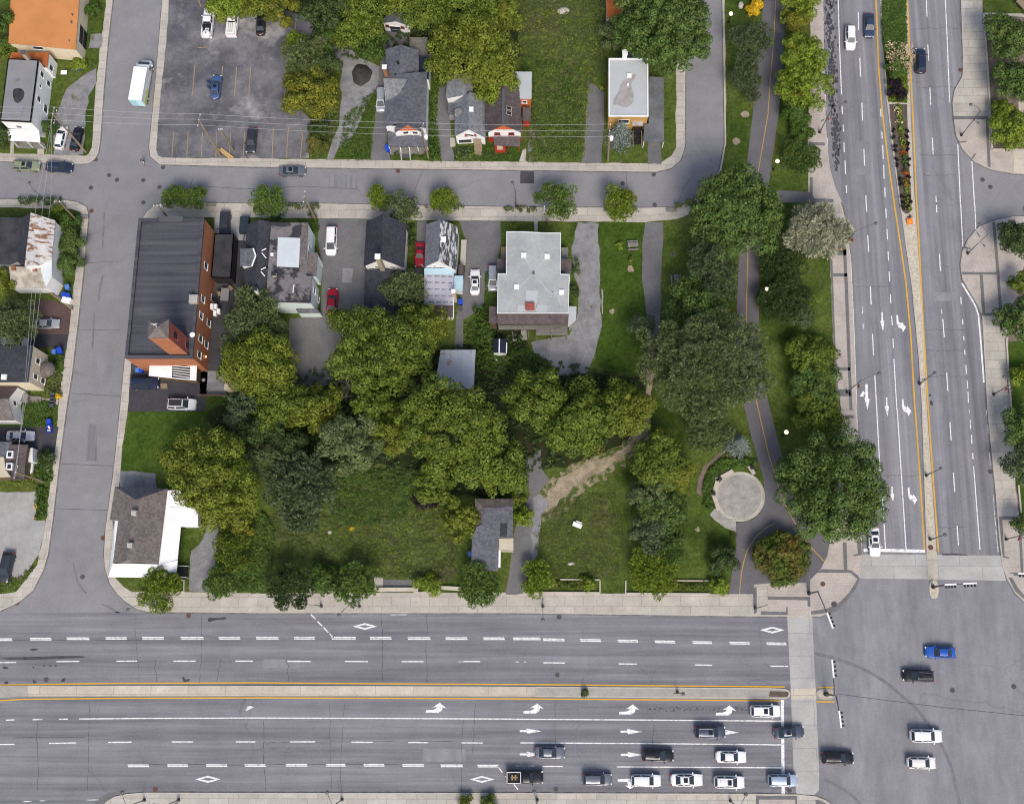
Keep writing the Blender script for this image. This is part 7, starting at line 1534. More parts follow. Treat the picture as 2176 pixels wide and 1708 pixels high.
# parked
car('station_wagon', 'car', 'wagon', *Q(0, 0, 220, 1382), -3, GLD, 'pale green station wagon parked on the side street', GP_, True, M['plastic'])
car('station_wagon', 'car', 'wagon', *Q(0, 0, 493, 1391), -4, NVY, 'dark navy station wagon parked ahead of the pale green one', GP_, False, M['steel'])
car('suv', 'suv', 'hatch', *Q(0, 0, 508, 1146), 82, WHT, 'white car in the gravel drive under the leaning pole', GP_, sc=1.04)
car('sedan', 'car', 'sedan', *Q(0, 0, 636, 1155), 82, BLK, 'black car in the gravel drive next to the white one', GP_, sc=.98)
car('sedan', 'car', 'sedan', *Q(0, 0, 2096, 1168), 267, CHR, 'dark plum-black sedan parked nose out in the car park', GP_)
bc = car('sedan', 'car', 'sedan', *Q(0, 0, 1800, 724), 87, SBL, 'blue sedan with its doors open in the car park', GP_, True)
for xx, yy, a_ in ((.72, 1.35, 72), (-.35, 1.2, 60)):
    dr = MB().box((0, -.5 if False else 0, 0), (.95, .07, .62)).build('door', SBL, bc); dr.location = (xx, yy, .68); dr.rotation_euler = (0, 0, R(a_)); w2 = MB().box((-.05, 0, .5), (.7, .04, .36)).build('side_window', M['car_glass'], dr)
car('sedan', 'car', 'sedan', *Q(1, 0, 40, 197), 90, BLK, 'black sedan half under the yellow-green bush in the car park', GP_, sc=.95)
car('minivan', 'van', 'van', *Q(1, 0, 1042, 832), 270, SLV, 'silver van tucked against the grey-roofed house', GP_, sc=.9)
car('suv', 'suv', 'suv', *Q(0, 1, 1875, 162), 270, CHR, 'black suv parked at the end of the black garage', GP_)
car('sedan', 'car', 'sedan', *Q(0, 1, 385, 990), 0, SLV, 'silver sedan on the red brick drive', GP_, sc=.95)
car('van', 'van', 'van', *Q(0, 1, 108, 1143), 0, WH2, 'white van beside the cream house, half in tree shade', GP_)
car('off_road_car', 'suv', 'suv', *Q(0, 1, 1205, 1486), 0, NVY, 'navy boxy off-road car parked under the brick hall canopy', GP_, False, M['plastic'], sc=1.06)
car('suv', 'suv', 'suv', *Q(0, 1, 1515, 1662), -2, WHT, 'white suv with a black roof and bonnet on the hall car park', GP_, roof=plain('dark_roof_wrap', (.035, .03, .033), .4), sc=1.05)
car('minivan', 'van', 'van', *Q(1, 1, 628, 302), 270, WHT, 'white minivan on the wide asphalt yard', GP_)
car('sedan', 'car', 'sedan', *Q(1, 1, 634, 805), 88, RED, 'dark red sedan at the tree edge of the asphalt yard', GP_)
car('coupe', 'car', 'coupe', *Q(1, 1, 1366, 415), 268, RED, 'dark red coupe between the dark gable and the speckled roof', GP_, sc=.98)
car('sedan', 'car', 'sedan', *Q(1, 1, 1826, 642), 90, WHT, 'white sedan with a sunroof in the drive of the apartment house', GP_, True, sc=.97)
car('minivan', 'van', 'van', *Q(1, 1, 1975, 612), 270, SLV, 'silver minivan close to the apartment house', GP_, sc=.9)
car('sedan', 'car', 'sedan', *Q(0, 2, 168, 219), 0, paint('pale_silver', (.6, .62, .64), .2), 'pale silver sedan in the drive above the mansard house', GP_)
car('hatchback', 'car', 'hatch', *Q(0, 2, 50, 1310), 262, CHR, 'black hatchback in the gravel car park at the corner', GP_, sc=1.15)
# pickups
def pickup(x, y, hd, pc, label, grp, extras):
    r = car('pickup_truck', 'pickup truck', 'pickup', x, y, hd, pc, label, grp)
    L = 5.7; bedx0, bedx1 = -.49 * L, -.105 * L; 
    MB().box(((bedx0 + bedx1) / 2, 0, 1.01), (bedx1 - bedx0 - .1, 1.5, .03)).build('bed_floor', M['plastic'], r)
    for s in (-1, 1): MB().box(((bedx0 + bedx1) / 2, s * .87, 1.16), (bedx1 - bedx0, .16, .3)).build('bed_side', pc, r)
    MB().box((bedx0 + .05, 0, 1.16), (.1, 1.58, .3)).build('tailgate', pc, r); extras(r, bedx0, bedx1); return r
def ex_black(r, a, b):
    for s in (-1, 1): MB().bar((a, s * .8, 1.75), (b, s * .8, 1.75), .09).build('rack_bar', M['white'], r)
    for xx in (a + .05, b - .05): MB().bar((xx, -.8, 1.75), (xx, .8, 1.75), .09).bar((xx, -.8, 1.1), (xx, -.8, 1.75), .07).bar((xx, .8, 1.1), (xx, .8, 1.75), .07).build('rack_bar', M['white'], r)
def ex_rack(r, a, b):
    MB().box(((a + b) / 2, 0, 1.5), (b - a, 1.66, .4)).box(((a + b) / 2, 0, 1.73), (b - a - .3, 1.4, .08)).build('bed_cap', WH2, r)
    for s in (-.35, 0, .35): MB().bar((a + .1, s, 1.84), (b - .1, s, 1.84), .06).build('rack_bar', M['steel'], r)
pk = pickup(*Q(2, 3, 108, 1481), 0, BLK, 'black pickup with a white bed frame and a bronze load in the kerb lane', GQ, ex_black)
ld = thing('bronze_machine', 'bronze-coloured machine part lying in the bed of the black pickup', 'machine part', (pk.location.x - 1.7, pk.location.y, 1.05)); MB().box((-.25, 0, .2), (.25, .8, .4)).box((.25, 0, .2), (.25, .8, .4)).box((0, 0, .2), (.4, .25, .25)).build('casting', plain('bronze', (.3, .2, .09), .5, .5), ld); MB().tube([(-.5, 0, .2), (.6, 0, .2)], .09, 10).build('shaft', M['steel'], ld)
pw = pickup(*Q(0, 0, 1736, 192), 88, WHT, 'white pickup carrying a white water tank on its black bed', GP_, lambda r, a, b: MB().box((b - .35, 0, 1.3), (.5, 1.6, .5)).build('tool_box', M['black'], r))
wt = thing('water_tank', 'white plastic water tank with a black cap standing on the pickup bed', 'tank', (0, 0, 0)); tp = G(*Q(0, 0, 1722, 285), 1.6); wt.location = (tp.x, tp.y, 1.03)
MB().lathe((0, 0, 0), [(.62, 0), (.68, .15), (.68, .8), (.6, .98), (.25, 1.06)], 20).build('drum', M['white'], wt, True); MB().lathe((0, 0, 1.05), [(.14, 0), (.14, .08)], 12).build('cap', M['black'], wt)
pickup(*Q(0, 0, 1940, 186), 88, WHT, 'white pickup with a white bed cap and ladder bars', GP_, ex_rack)
# box truck
tk = G(*Q(0, 0, 1185, 690), 1.5); tr = thing('box_truck', 'white box truck with pale blue rear doors and a green printed side', 'truck', (tk.x, tk.y, .015), R(85), GP_)
MB().box((-1.1, 0, 2.05), (6.4, 2.4, 2.3)).build('cargo_box', surf('truck_white', (.66, .67, .68), (.58, .59, .6), .6, .04), tr)
MB().box((-1.1, 0, 3.225), (6.44, 2.44, .06)).build('roof_edge', M['white'], tr)
V, Fc = loft([[(x, -w_, z0), (x, -w_ * .98, z1 - .1), (x, -w_ * .85, z1), (x, w_ * .85, z1), (x, w_ * .98, z1 - .1), (x, w_, z0)] for x, w_, z0, z1 in ((2.15, 1.08, .5, 2.4), (2.9, 1.1, .45, 2.45), (3.15, 1.1, .45, 2.3), (3.6, 1.08, .45, 1.55), (4.3, 1.0, .45, 1.4), (4.6, .8, .5, 1.15))]); mesh('cab', V, Fc, WHT, tr, True)
MB().box((3.4, 0, 1.98), (.06, 1.9, .8), Matrix.Rotation(R(-58 + 90), 3, 'Y')).build('windscreen', M['car_glass'], tr)
for s in (-1, 1):
    MB().box((2.75, s * 1.1, 1.75), (.8, .05, .6)).build('side_window', M['car_glass'], tr); MB().box((3.3, s * 1.35, 1.7), (.12, .35, .4)).build('mirror', M['white'], tr)
    MB().box((-4.31, s * .58, 2.0), (.04, 1.06, 2.1)).build('rear_door', plain('door_blue', (.33, .62, .68) if s > 0 else (.5, .74, .76), .5), tr)
    MB().box((4.48, s * .72, .8), (.2, .3, .2)).build('headlight', M['headlamp'], tr)
    for xx in (-2.6, 3.3):
        wv = MB().tube([(xx, s * 1.0 - .14, .45), (xx, s * 1.0 + .14, .45)], .45, 16).build('wheel', M['rubber'], tr); MB().tube([(xx, s * 1.15 - .01, .45), (xx, s * 1.15 + .02, .45)], .25, 12).build('rim', M['white'], wv)
MB().box((-2.7, -1.215, 1.45), (2.9, .03, 1.0)).build('side_panel', surf('green_print', (.42, .5, .1), (.6, .62, .3), 2, .1), tr); MB().box((.2, -1.215, 1.5), (2.2, .03, .5)).box((-.8, -1.217, 2.0), (.6, .03, .35)).build('side_print', surf('blue_print', (.35, .5, .6), (.7, .72, .74), 2.5, .1), tr)
MB().box((-1.2, 0, .72), (6.0, .9, .36)).build('chassis', M['plastic'], tr)
# small dark trailer by the patched-roof house
q = G(*Q(0, 1, 2040, 190), .8); t2 = thing('utility_trailer', 'small dark teal covered trailer parked beside the black suv', 'trailer', (q.x, q.y, DZ), R(268))
MB().box((-.3, 0, .85), (3.0, 1.5, .9)).box((-.3, 0, 1.33), (2.9, 1.35, .06)).build('box', plain('dark_teal', (.02, .035, .042), .5), t2); MB().bar((1.2, 0, .5), (2.6, 0, .5), .1).build('drawbar', M['dark_metal'], t2)
for s in (-1, 1): MB().tube([(-.5, s * .8 - .08, .3), (-.5, s * .8 + .08, .3)], .3, 14).build('wheel', M['rubber'], t2)
# ================================================================== STREET FURNITURE, POLES, PEOPLE, SMALL THINGS
def pole_top(bx, by, tx, ty, z0=.13, hmax=16):
    """vertical pole: base seen at (bx,by); the height that brings its top to (tx,ty)"""
    b = G(bx, by, z0); best = None
    for k in range(20, int(hmax * 10)):
        z = k / 10; g = G(tx, ty, z); d = (g.x - b.x) ** 2 + (g.y - b.y) ** 2
        if best is None or d < best[0]: best = (d, z)
    return b, best[1]
def street_lamp(bx, by, h, arm_deg, label, arm=2.2, group='street lamps', banner=0, small=True, head=True, z0=.13):
    b = G(bx, by, z0); r = thing('street_lamp', label, 'street lamp', b, R(arm_deg), group)
    MB().tube([(0, 0, 0), (0, 0, .9), (0, 0, 1.0), (0, 0, h)], [.16, .14, .085, .06], 10).build('pole', M['grey_metal'], r)
    MB().lathe((0, 0, 0), [(.26, 0), (.24, .25), (.17, .5)], 12).build('base', M['dark_metal'], r)
    if arm: MB().tube([(0, 0, h - .1), (arm * .35, 0, h + .45), (arm * .75, 0, h + .6), (arm, 0, h + .55)], .045, 8).build('arm', M['grey_metal'], r)
    if head: MB().lathe((arm + .35 if arm else 0, 0, h + .5), [(.06, -.08), (.3, -.05), (.26, .05), (.08, .12)], 12).build('lamp_head', M['grey_metal'], r).scale = (1.0, 1, 1)
    if small: MB().bar((0, 0, h * .62), (-.75, 0, h * .64), .05).box((-.9, 0, h * .63), (.45, .2, .12)).build('path_lamp', M['grey_metal'], r)
    if banner: MB().box((0, .5 * banner, h * .72), (.03, .62, 1.5)).build('banner', surf('red_white_banner', (.6, .07, .04), (.75, .7, .66), .9, .05, lo=.46, hi=.52), r); MB().bar((0, 0, h * .72 + .75), (0, .85 * banner, h * .72 + .75), .04).build('banner_bar', M['grey_metal'], r)
    return r
GL = 'street lamps'
street_lamp(*Q(3, 0, 430, 1106), 8.5, 25, 'lamp with a red and white banner by the low hedge on the avenue', 2.2, GL, -1)
street_lamp(*Q(3, 1, 608, 385), 9, 20, 'lamp with an orange banner and flower basket beside the silver tree', 3.2, GL, -1)
street_lamp(*Q(3, 1, 660, 1565), 8.5, 20, 'lamp with a banner next to the split turn arrow', 2.6, GL, -1)
street_lamp(*Q(3, 2, 745, 1048), 8, 30, 'lamp partly hidden by the big round tree at the avenue', 2.0, GL, -1)
street_lamp(*Q(3, 1, 1265, 1492), 7, 20, 'uppermost lamp on the stony median of the avenue', 0, GL, 0, True, z0=.2)
street_lamp(*Q(3, 2, 1320, 548), 6.5, 20, 'middle lamp on the stony median of the avenue', 0, GL, 0, True, z0=.2)
street_lamp(*Q(3, 2, 1352, 1080), 6.5, 20, 'lowest lamp on the stony median, by its rounded end', 0, GL, 0, True, z0=.2)
street_lamp(*Q(3, 0, 1612, 1130), 9, 150, 'lamp with a banner on the brick corner by the mulch bed', 1.6, GL, 1)
street_lamp(*Q(3, 1, 1665, 406), 9, 130, 'lamp with a banner on the curved brick forecourt', 1.8, GL, 1)
street_lamp(*Q(3, 1, 1882, 1580), 8, 150, 'lamp with a banner on the plain eastern pavement', 1.4, GL, 1)
street_lamp(*Q(3, 2, 1985, 1080), 8, 160, 'lamp with a white-edged banner by the crossing at the east side', 1.4, GL, 1)
street_lamp(*Q(0, 2, 1345, 1632), 8.5, 205, 'lamp in front of the bright street tree at the white corner house', 2.0, GL)
street_lamp(*Q(1, 2, 862, 1640), 8.5, 225, 'lamp beside the diagonal dashed line', 2.0, GL)
street_lamp(*Q(2, 2, 258, 1640), 8.5, 270, 'lamp on the pavement below the alley', 2.0, GL)
street_lamp(*Q(0, 3, 1205, 1672), 7.5, 110, 'lamp at the bottom pavement corner on the west', 1.8, GL)
street_lamp(*Q(0, 3, 1490, 1672), 6, 180, 'lamp with a level sign arm at the bottom edge', 1.4, GL)
street_lamp(*Q(1, 3, 718, 1668), 7.5, 115, 'lamp at the bottom edge by the pale concrete panel', 1.8, GL)
street_lamp(*Q(2, 3, 210, 1672), 7.5, 100, 'lamp at the bottom edge near the bush pair', 1.8, GL)
street_lamp(*Q(2, 3, 1822, 1680), 7.5, 60, 'lamp at the bottom edge below the roof-bar suv', 1.8, GL)
street_lamp(*Q(2, 3, 1380, 775), 7, 0, 'lamp standing on the main road median', 0, GL, 0, True, z0=.14)
street_lamp(*Q(1, 2, 545, 1638), 5, 180, 'short sign post with a camera arm by the diagonal line', 1.2, GL, 0, False, False)
street_lamp(*Q(2, 2, 2028, 1655), 5, 20, 'short post with a sign arm at the brick corner', 1.0, GL, 0, False, False)
street_lamp(*Q(2, 0, 35, 1720), 7, 110, 'slim lamp at the dry planter in front of the apartment house', .9, GL, 0, False)
street_lamp(*Q(0, 0, 408, 1700), 6, 120, 'slim lamp beside the clipped hedge on the west', 1.0, GL, 0, False)
fb = G(*Q(3, 1, 608, 360), 3); f_ = thing('hanging_basket', 'dark flower basket with red blooms hung on the lamp by the silver tree', 'flower basket', (fb.x, fb.y, 2.6)); MB().lathe((0, 0, 0), [(.15, 0), (.42, .3), (.45, .45), (.2, .55)], 12).build('basket', M['black'], f_); rng = np.random.default_rng(4); dd = sph(rng, 120, 0); leafmesh('blooms', dd * .5 + np.array([0, 0, .4]), dd, .2, .7, rng, LM['redleaf'], f_)
# globe lamps on the park path
gm = plain('lit_globe', (.9, .85, .7), .4); gb = gm.node_tree.nodes['Principled BSDF']; gb.inputs['Emission Color'].default_value = (1, .82, .5, 1); gb.inputs['Emission Strength'].default_value = 1.0
for (bx, by), (tx, ty), lb in (((1643.5, 361), (1651, 345), 'lit globe lamp on the grass above the side path'), ((1621, 628), (1624.5, 614.5), 'lit globe lamp beside the junipers'), ((1662.5, 926), (1668.5, 918), 'lit globe lamp nearest the big round tree'), ((1548, 48), (1548, 39), 'small pole lamp at the top of the park grass')):
    b_, h_ = pole_top(bx, by, tx, ty, .15, 6); h_ = min(max(h_, 2.5), 4.2); g_ = thing('globe_lamp', lb, 'lamp', b_, 0, 'globe lamps on the park path')
    MB().tube([(0, 0, 0), (0, 0, h_)], [.08, .055], 8).build('pole', M['black'], g_); MB().lathe((0, 0, 0), [(.22, 0), (.2, .3), (.1, .45)], 10).build('base', M['black'], g_)
    MB().lathe((0, 0, h_), [(.09, -.05), (.27, .06), (.36, .28), (.29, .5), (.12, .62)], 14).build('globe', gm, g_, True)
# traffic signals
def signal(bx, by, h, arm_deg, length, heads, label, z0=.13):
    b_ = G(bx, by, z0); r = thing('traffic_signal', label, 'traffic signal', b_, R(arm_deg), 'traffic signals'); MB().tube([(0, 0, 0), (0, 0, h)], [.16, .11], 10).build('pole', M['grey_metal'], r); MB().lathe((0, 0, 0), [(.32, 0), (.3, .3), (.18, .5)], 12).build('base', M['dark_metal'], r)
    MB().tube([(0, 0, h - .4), (length * .3, 0, h + .1), (length, 0, h + .2)], [.09, .07, .05], 8).build('mast_arm', M['dark_metal'], r)
    for x0, x1, side in heads:
        s_ = MB().box(((x0 + x1) / 2, 0, h + .2), (abs(x1 - x0), .24, .38)).build('signal_head', M['white'], r); n = 4
        for k in range(n):
            xx = x0 + (x1 - x0) * (k + .5) / n; MB().tube([(xx, side * .11, h + .22), (xx, side * .5, h + .18)], .16, 10, False).build('visor', M['black'], s_); MB().tube([(xx, side * .15, h + .2), (xx, side * .17, h + .2)], .12, 12).build('lens', plain('lens', ((.35, .02, .02), (.3, .2, .02), (.02, .25, .08), (.02, .25, .08))[k], .3), s_)
    return r
signal(*Q(3, 2, 342, 1532), 6.3, -72, 6.0, ((3.4, 5.9, 1),), 'traffic signal on the brick corner reaching over the main road')
signal(*Q(3, 3, 478, 790), 6.0, 92, 5.2, ((2.6, 5.3, -1),), 'signal on the main road median facing the upper lanes', .14); signal(*Q(3, 3, 492, 792), 6.0, -86, 4.8, ((2.2, 4.7, 1),), 'signal on the main road median facing the lower lanes', .14)
signal(*Q(3, 2, 1378, 1478), 5.6, 3, 4.6, ((-.2, 1.6, -1), (2.6, 4.7, -1)), 'signal on the small stony island of the avenue', .2)
signal(*Q(3, 2, 2190, 1400), 5.8, 177, 5.6, ((2.2, 4.4, 1),), 'signal reaching in from the east edge of the intersection')
# utility poles and wires
tops = {}
def utility(key, bx, by, tx, ty, label, cross=1.2, deg=0, trans=False, lean=True, hmax=15, arms=1):
    b_ = G(bx, by, .13); z = 11.5; t_ = G(tx, ty, z); r = thing('utility_pole', label, 'utility pole', b_, 0, 'utility poles'); d = t_ - b_
    MB().tube([(0, 0, 0), tuple(d)], [.19, .13], 10).build('pole', M['wood'], r)
    c, s = cos(R(deg)), sin(R(deg)); tops[key] = []
    for k in range(arms):
        e = d * (1 - .07 * k); A_, B_ = e + Vector((c * cross, s * cross, -.15)), e - Vector((c * cross, s * cross, .15)); MB().bar(A_, B_, .14).build('crossarm', M['grey_wood'], r)
        for u in (.04, .5, .96):
            q = A_.lerp(B_, u); MB().lathe(q, [(.07, 0), (.1, .12), (.05, .28)], 8).build('insulator', M['white'], r)
            if k == 0: tops[key].append(b_ + q + Vector((0, 0, .3)))
    if trans: tp_ = d * .74; MB().lathe(tp_ + Vector((.35, .1, -.5)), [(.3, 0), (.36, .1), (.36, .95), (.2, 1.08)], 14).build('transformer', M['white'], r)
    return r
utility('a', *Q(0, 0, 715, 1268), *Q(0, 0, 440, 950), 'leaning wooden pole at the drive of the tall white house', 1.25, 84, arms=2)
utility('b', *Q(0, 0, 1842, 1308), *Q(0, 0, 1658, 1000), 'wooden pole rising beside the stacked timber in the car park', 1.1, 82)
utility('c', *Q(1, 0, 1440, 1328), *Q(1, 0, 1385, 1080), 'wooden pole in front of the big grey-roofed house', 1.2, 80, True)
utility('d', *Q(2, 0, 800, 1345), *Q(2, 0, 815, 1090), 'wooden pole with a white transformer beside the greyish spruce', 1.2, 82, True)
utility('e', *Q(1, 1, 500, 125), *Q(1, 0, 402, 1640), 'wooden pole on the pavement by the planting strip', 1.0, 85)
utility('f', *Q(0, 1, 640, 130), *Q(0, 0, 495, 1680), 'pole at the corner of the rusty-roofed house', .9, 0)
utility('g', *Q(0, 1, 1430, 140), *Q(0, 1, 1310, 5), 'pole at the north end of the brick hall', .6, 0)
utility('h', *Z(6, "420,1420")[0], *Z(6, "150,1325")[0], 'stout pole with white brackets beside the mansard house', 1.0, 80)
utility('i', *Q(2, 1, 308, 162), *Q(2, 1, 268, 38), 'short dark pole in the apartment house front lawn', .5, 85)
utility('j', *Q(0, 0, 1950, 1260), *Q(0, 0, 1838, 1078), 'thin dark brace pole beside the timber in the car park', .3, 0)
def wire(p0, p1, sag, label, rad=.02, grp='overhead wires'):
    c = (p0 + p1) / 2; o = MB(); n = 14; pts = [p0.lerp(p1, k / n) - c - Vector((0, 0, 4 * sag * (k / n) * (1 - k / n))) for k in range(n + 1)]; o = o.tube(pts, rad, 5).build('overhead_wire', plain('wire', (.42, .42, .43), .5) if 'wire' not in bpy.data.materials else bpy.data.materials['wire'], None)
    o.location = c; return tag(o, label, 'wire', grp)
span = [('a', 'b', 'over the side street mouth'), ('b', 'c', 'over the car park and gravel drive'), ('c', 'd', 'over the cottages and the meadow')]
for k0, k1, w_ in span:
    for i in range(3): wire(tops[k0][i], tops[k1][i], .5, ('northern', 'middle', 'southern')[i] + ' overhead wire ' + w_)
for i in range(3):
    e = tops['a'][i]; wire(e, e + Vector((-28, 1 + i * .3, 0)), .4, ('northern', 'middle', 'southern')[i] + ' overhead wire over the flat roof of the tall white house')
hh = tops['h']
for i in range(3): wire(G(*Q(0, 0, (300, 357, 420)[i], 1690), 10), hh[i], .8, ('western', 'central', 'eastern')[i] + ' overhead wire running down past the cream house')
for i in range(3): wire(G(*Q(0, 0, (300, 357, 420)[i], 1690), 10), tops['a'][i], .3, ('western', 'central', 'eastern')[i] + ' overhead wire across the side street at the west')
wire(G(*Q(1, 2, -100, -100), 6), G(*Q(2, 1, 330, 1560), 6.5), .5, 'long thin wire crossing above the wood', .014)
for a_, b_, l in ((Q(2, 1, 550, 980), Q(2, 1, 690, 1290), 'black cable slanting over the gravel yard'),): wire(G(*a_, 4), G(*b_, .3), .1, l)
# manholes
rm = M['rust_iron']; man = None; ML = [(0, 0, 909, 1462, 'i', 'first of the manhole covers strung across the street crossing'), (0, 0, 975, 1502, 'i', 'pale manhole cover in the street crossing'), (0, 0, 1195, 1503, 'i', 'bluish manhole cover in the street crossing'), (0, 0, 758, 1567, 'i', 'westernmost manhole cover in the street crossing'), (0, 0, 1330, 1562, 'i', 'manhole cover left of the twin street trees'), (0, 0, 798, 1332, 'i', 'drain cover at the kerb of the tall white house corner'), (0, 0, 1360, 1396, 'i', 'drain cover at the kerb of the car park corner'), (0, 0, 1195, 1690, 'i', 'dark cover at the hall corner'), (0, 1, 763, 52, 'r', 'rusty cover at the kerb of the rusty-roofed house corner'),
     (1, 0, 1185, 1427, 'r', 'rusty cover in front of the grey-roofed house'), (2, 0, 1182, 1457, 'i', 'drain cover at the bend kerb by the ochre house'), (2, 0, 922, 1530, 'i', 'manhole cover above the golden-sided street tree'), (2, 0, 1190, 1708, 'i', 'manhole cover near the bend planter'), (0, 2, 860, 1068, 'r', 'rusty cover at the kerb of the white corner house'), (0, 2, 688, 1392, 'i', 'manhole cover at the mouth of the west street'), (0, 3, 140, 30, 'r', 'rusty cover at the bottom left kerb bend'), (0, 3, 1572, 135, 'r', 'dark red cover at the upper kerb of the main road'), (0, 3, 1295, 1582, 'r', 'dark red cover at the lower kerb of the main road'),
     (0, 3, 385, 670, 'i', 'faint cover above the main road median'), (2, 3, 393, 148, 'i', 'dark drain cover below the alley lamp'), (2, 3, 378, 630, 'i', 'faint cover above the rough median start'), (2, 3, 367, 1580, 'i', 'dark drain cover behind the grey kerb-lane suv'), (3, 3, 178, 1590, 'i', 'drain cover below the ice blue suv'), (3, 3, 1539, 758, 'i', 'left cover of two in the intersection'), (3, 3, 2050, 727, 'i', 'right cover of two in the intersection'), (3, 2, 457, 1452, 'r', 'rust-brown cover in the brick corner'), (3, 2, 552, 1622, 'i', 'large cover in a pale square at the brick corner'), (3, 0, 1605, 585, 'r', 'rust-coloured drain cover at the avenue kerb bend'), (3, 0, 1790, 1500, 'i', 'upper cover at the mouth of the east street'), (3, 0, 1855, 1560, 'i', 'lower cover at the mouth of the east street'), (3, 2, 1855, 515, 'i', 'black drain cover at the east kerb of the avenue'), (3, 2, 1358, 1148, 'r', 'rust-brown cover in the rounded end of the stony median'), (2, 1, 1343, 408, 'i', 'round cover in the grass by the gravel path')]
cm = bpy.data.meshes.new('lid'); 
for n_, (i, j, x, y, t, lb) in enumerate(ML):
    onpave = lb.startswith(('rust-brown cover in the brick', 'large cover')); z = LZ + .015 if onpave or 'grass' in lb else .22 if 'stony' in lb else .036 if (j == 3 or i == 3) else .012; q = G(*Q(i, j, x, y), z); r = thing('manhole_cover', lb, 'manhole cover', q, n_, 'manhole and drain covers')
    rr = .5 if 'large' in lb else .4; MB().lathe((0, 0, -.03), [(rr, 0), (rr, .045)], 18).build('ring', M['grey_metal'] if t == 'i' else rm, r); MB().lathe((0, 0, -.02), [(rr * .84, 0), (rr * .84, .042)], 18).build('lid', M['iron'] if t == 'i' else rm, r)
kind(sheet('cover_pad', P(3, 2, "520,1590 582,1592 582,1655 522,1652"), LZ + .01, 'white_concrete'))
# benches, tables, plaza
def bench(q, deg, L, label, grp=None, back=True, mat='white_concrete', z=DZ):
    r = thing('bench', label, 'bench', (q.x, q.y, z), R(deg), grp); MB().box((0, 0, .43), (L, .62, .09)).build('seat', M[mat], r)
    for s in (-1, 1): MB().box((s * L * .4, 0, .19), (.16, .42, .38)).build('leg', M['white_concrete'], r)
    if back: MB().box((0, .3, .72), (L, .08, .42), Matrix.Rotation(.15, 3, 'X')).build('backrest', M[mat], r)
    return r
gbn = 'benches around the round plaza'; M['pale_wood'] = surf('pale_wood', (.52, .47, .39), (.42, .38, .31), 2, .15, 5)
for a_, lb in (((2, 2, 1772, 548, 28, 3.2), 'pale bench at the upper left of the plaza, below the planting'), ((2, 2, 1698, 645, 72, 2.9), 'pale bench with a sign board on the plaza rim'), ((2, 2, 1700, 768, 107, 2.9), 'pale bench at the lower left of the plaza rim'), ((2, 2, 1998, 505, -60, 1.6), 'short pale seat at the upper right of the plaza by a bin')):
    i, j, x, y, dg, ln = a_; bench(G(*Q(i, j, x, y), .5), dg, ln, lb, gbn, False, 'pale_wood')
for x, y, lb in ((1730, 580, 'black bin between two plaza benches'), (1678, 700, 'black bin beside the middle plaza bench'), (2000, 485, 'black bin behind the short plaza seat')):
    q = G(*Q(2, 2, x, y), .5); r = thing('litter_bin', lb, 'bin', (q.x, q.y, DZ), 0, 'litter bins'); MB().lathe((0, 0, 0), [(.28, 0), (.33, .8), (.3, .92)], 14).build('bin_body', M['black'], r); MB().lathe((0, 0, .92), [(.34, 0), (.2, .12)], 14).build('bin_lid', M['dark_metal'], r)
def picnic(q, deg, label):
    r = thing('picnic_table', label, 'picnic table', (q.x, q.y, LZ), R(deg), 'picnic tables'); MB().box((0, 0, .74), (1.8, .75, .06)).build('table_top', M['grey_wood'], r)
    for s in (-1, 1):
        MB().box((0, s * .75, .44), (1.8, .28, .05)).build('seat', M['grey_wood'], r); MB().bar((s * .6, -.7, 0), (s * .6, .3, .72), .08).bar((s * .6, .7, 0), (s * .6, -.3, .72), .08).build('leg', M['grey_metal'], r)
picnic(G(*Q(2, 1, 1008, 338), .6), 3, 'grey picnic table on the lawn by the lime sapling')
picnic(G(*Q(2, 1, 1368, 625), .6), 92, 'grey picnic table beside the gravel path under the tall grey-green tree')
q = G(*Q(2, 2, 545, 962), .5); r = thing('armchair', 'discarded white armchair lying in the weedy lawn', 'chair', (q.x, q.y, LZ), R(-22)); MB().box((0, 0, .3), (1.5, .7, .3)).build('seat', M['white'], r); MB().box((.1, .55, .5), (1.0, .14, .5)).build('backrest', M['white'], r)
for s in (-1, 1): MB().box((s * .68, 0, .5), (.16, .7, .26)).build('armrest', M['white'], r)
bench(G(*Q(1, 2, 1178, 1498), .5), 0, 6.8, 'long pale concrete bench on the asphalt pad', None, False); bench(G(*Q(1, 2, 1618, 1488), .5), -3, 3.8, 'concrete bench half hidden by the street tree south of the lone house', None, False)
bench(G(*Q(3, 1, 2074, 660), .5), 85, 2.6, 'pale bench on the brick forecourt in the east', None, False, 'pale_wood')
for i, j, x, y, lb in ((0, 0, 1762, 1708, 'grey bench beside the twin street trees'), (2, 1, 1330, 48, 'grey box bench by the bend planter'), (0, 1, 697, 105, 'dark bench at the corner of the rusty-roofed house')): bench(G(*Q(i, j, x, y), .5), 0, 1.7, lb, None, False, 'grey_wood')
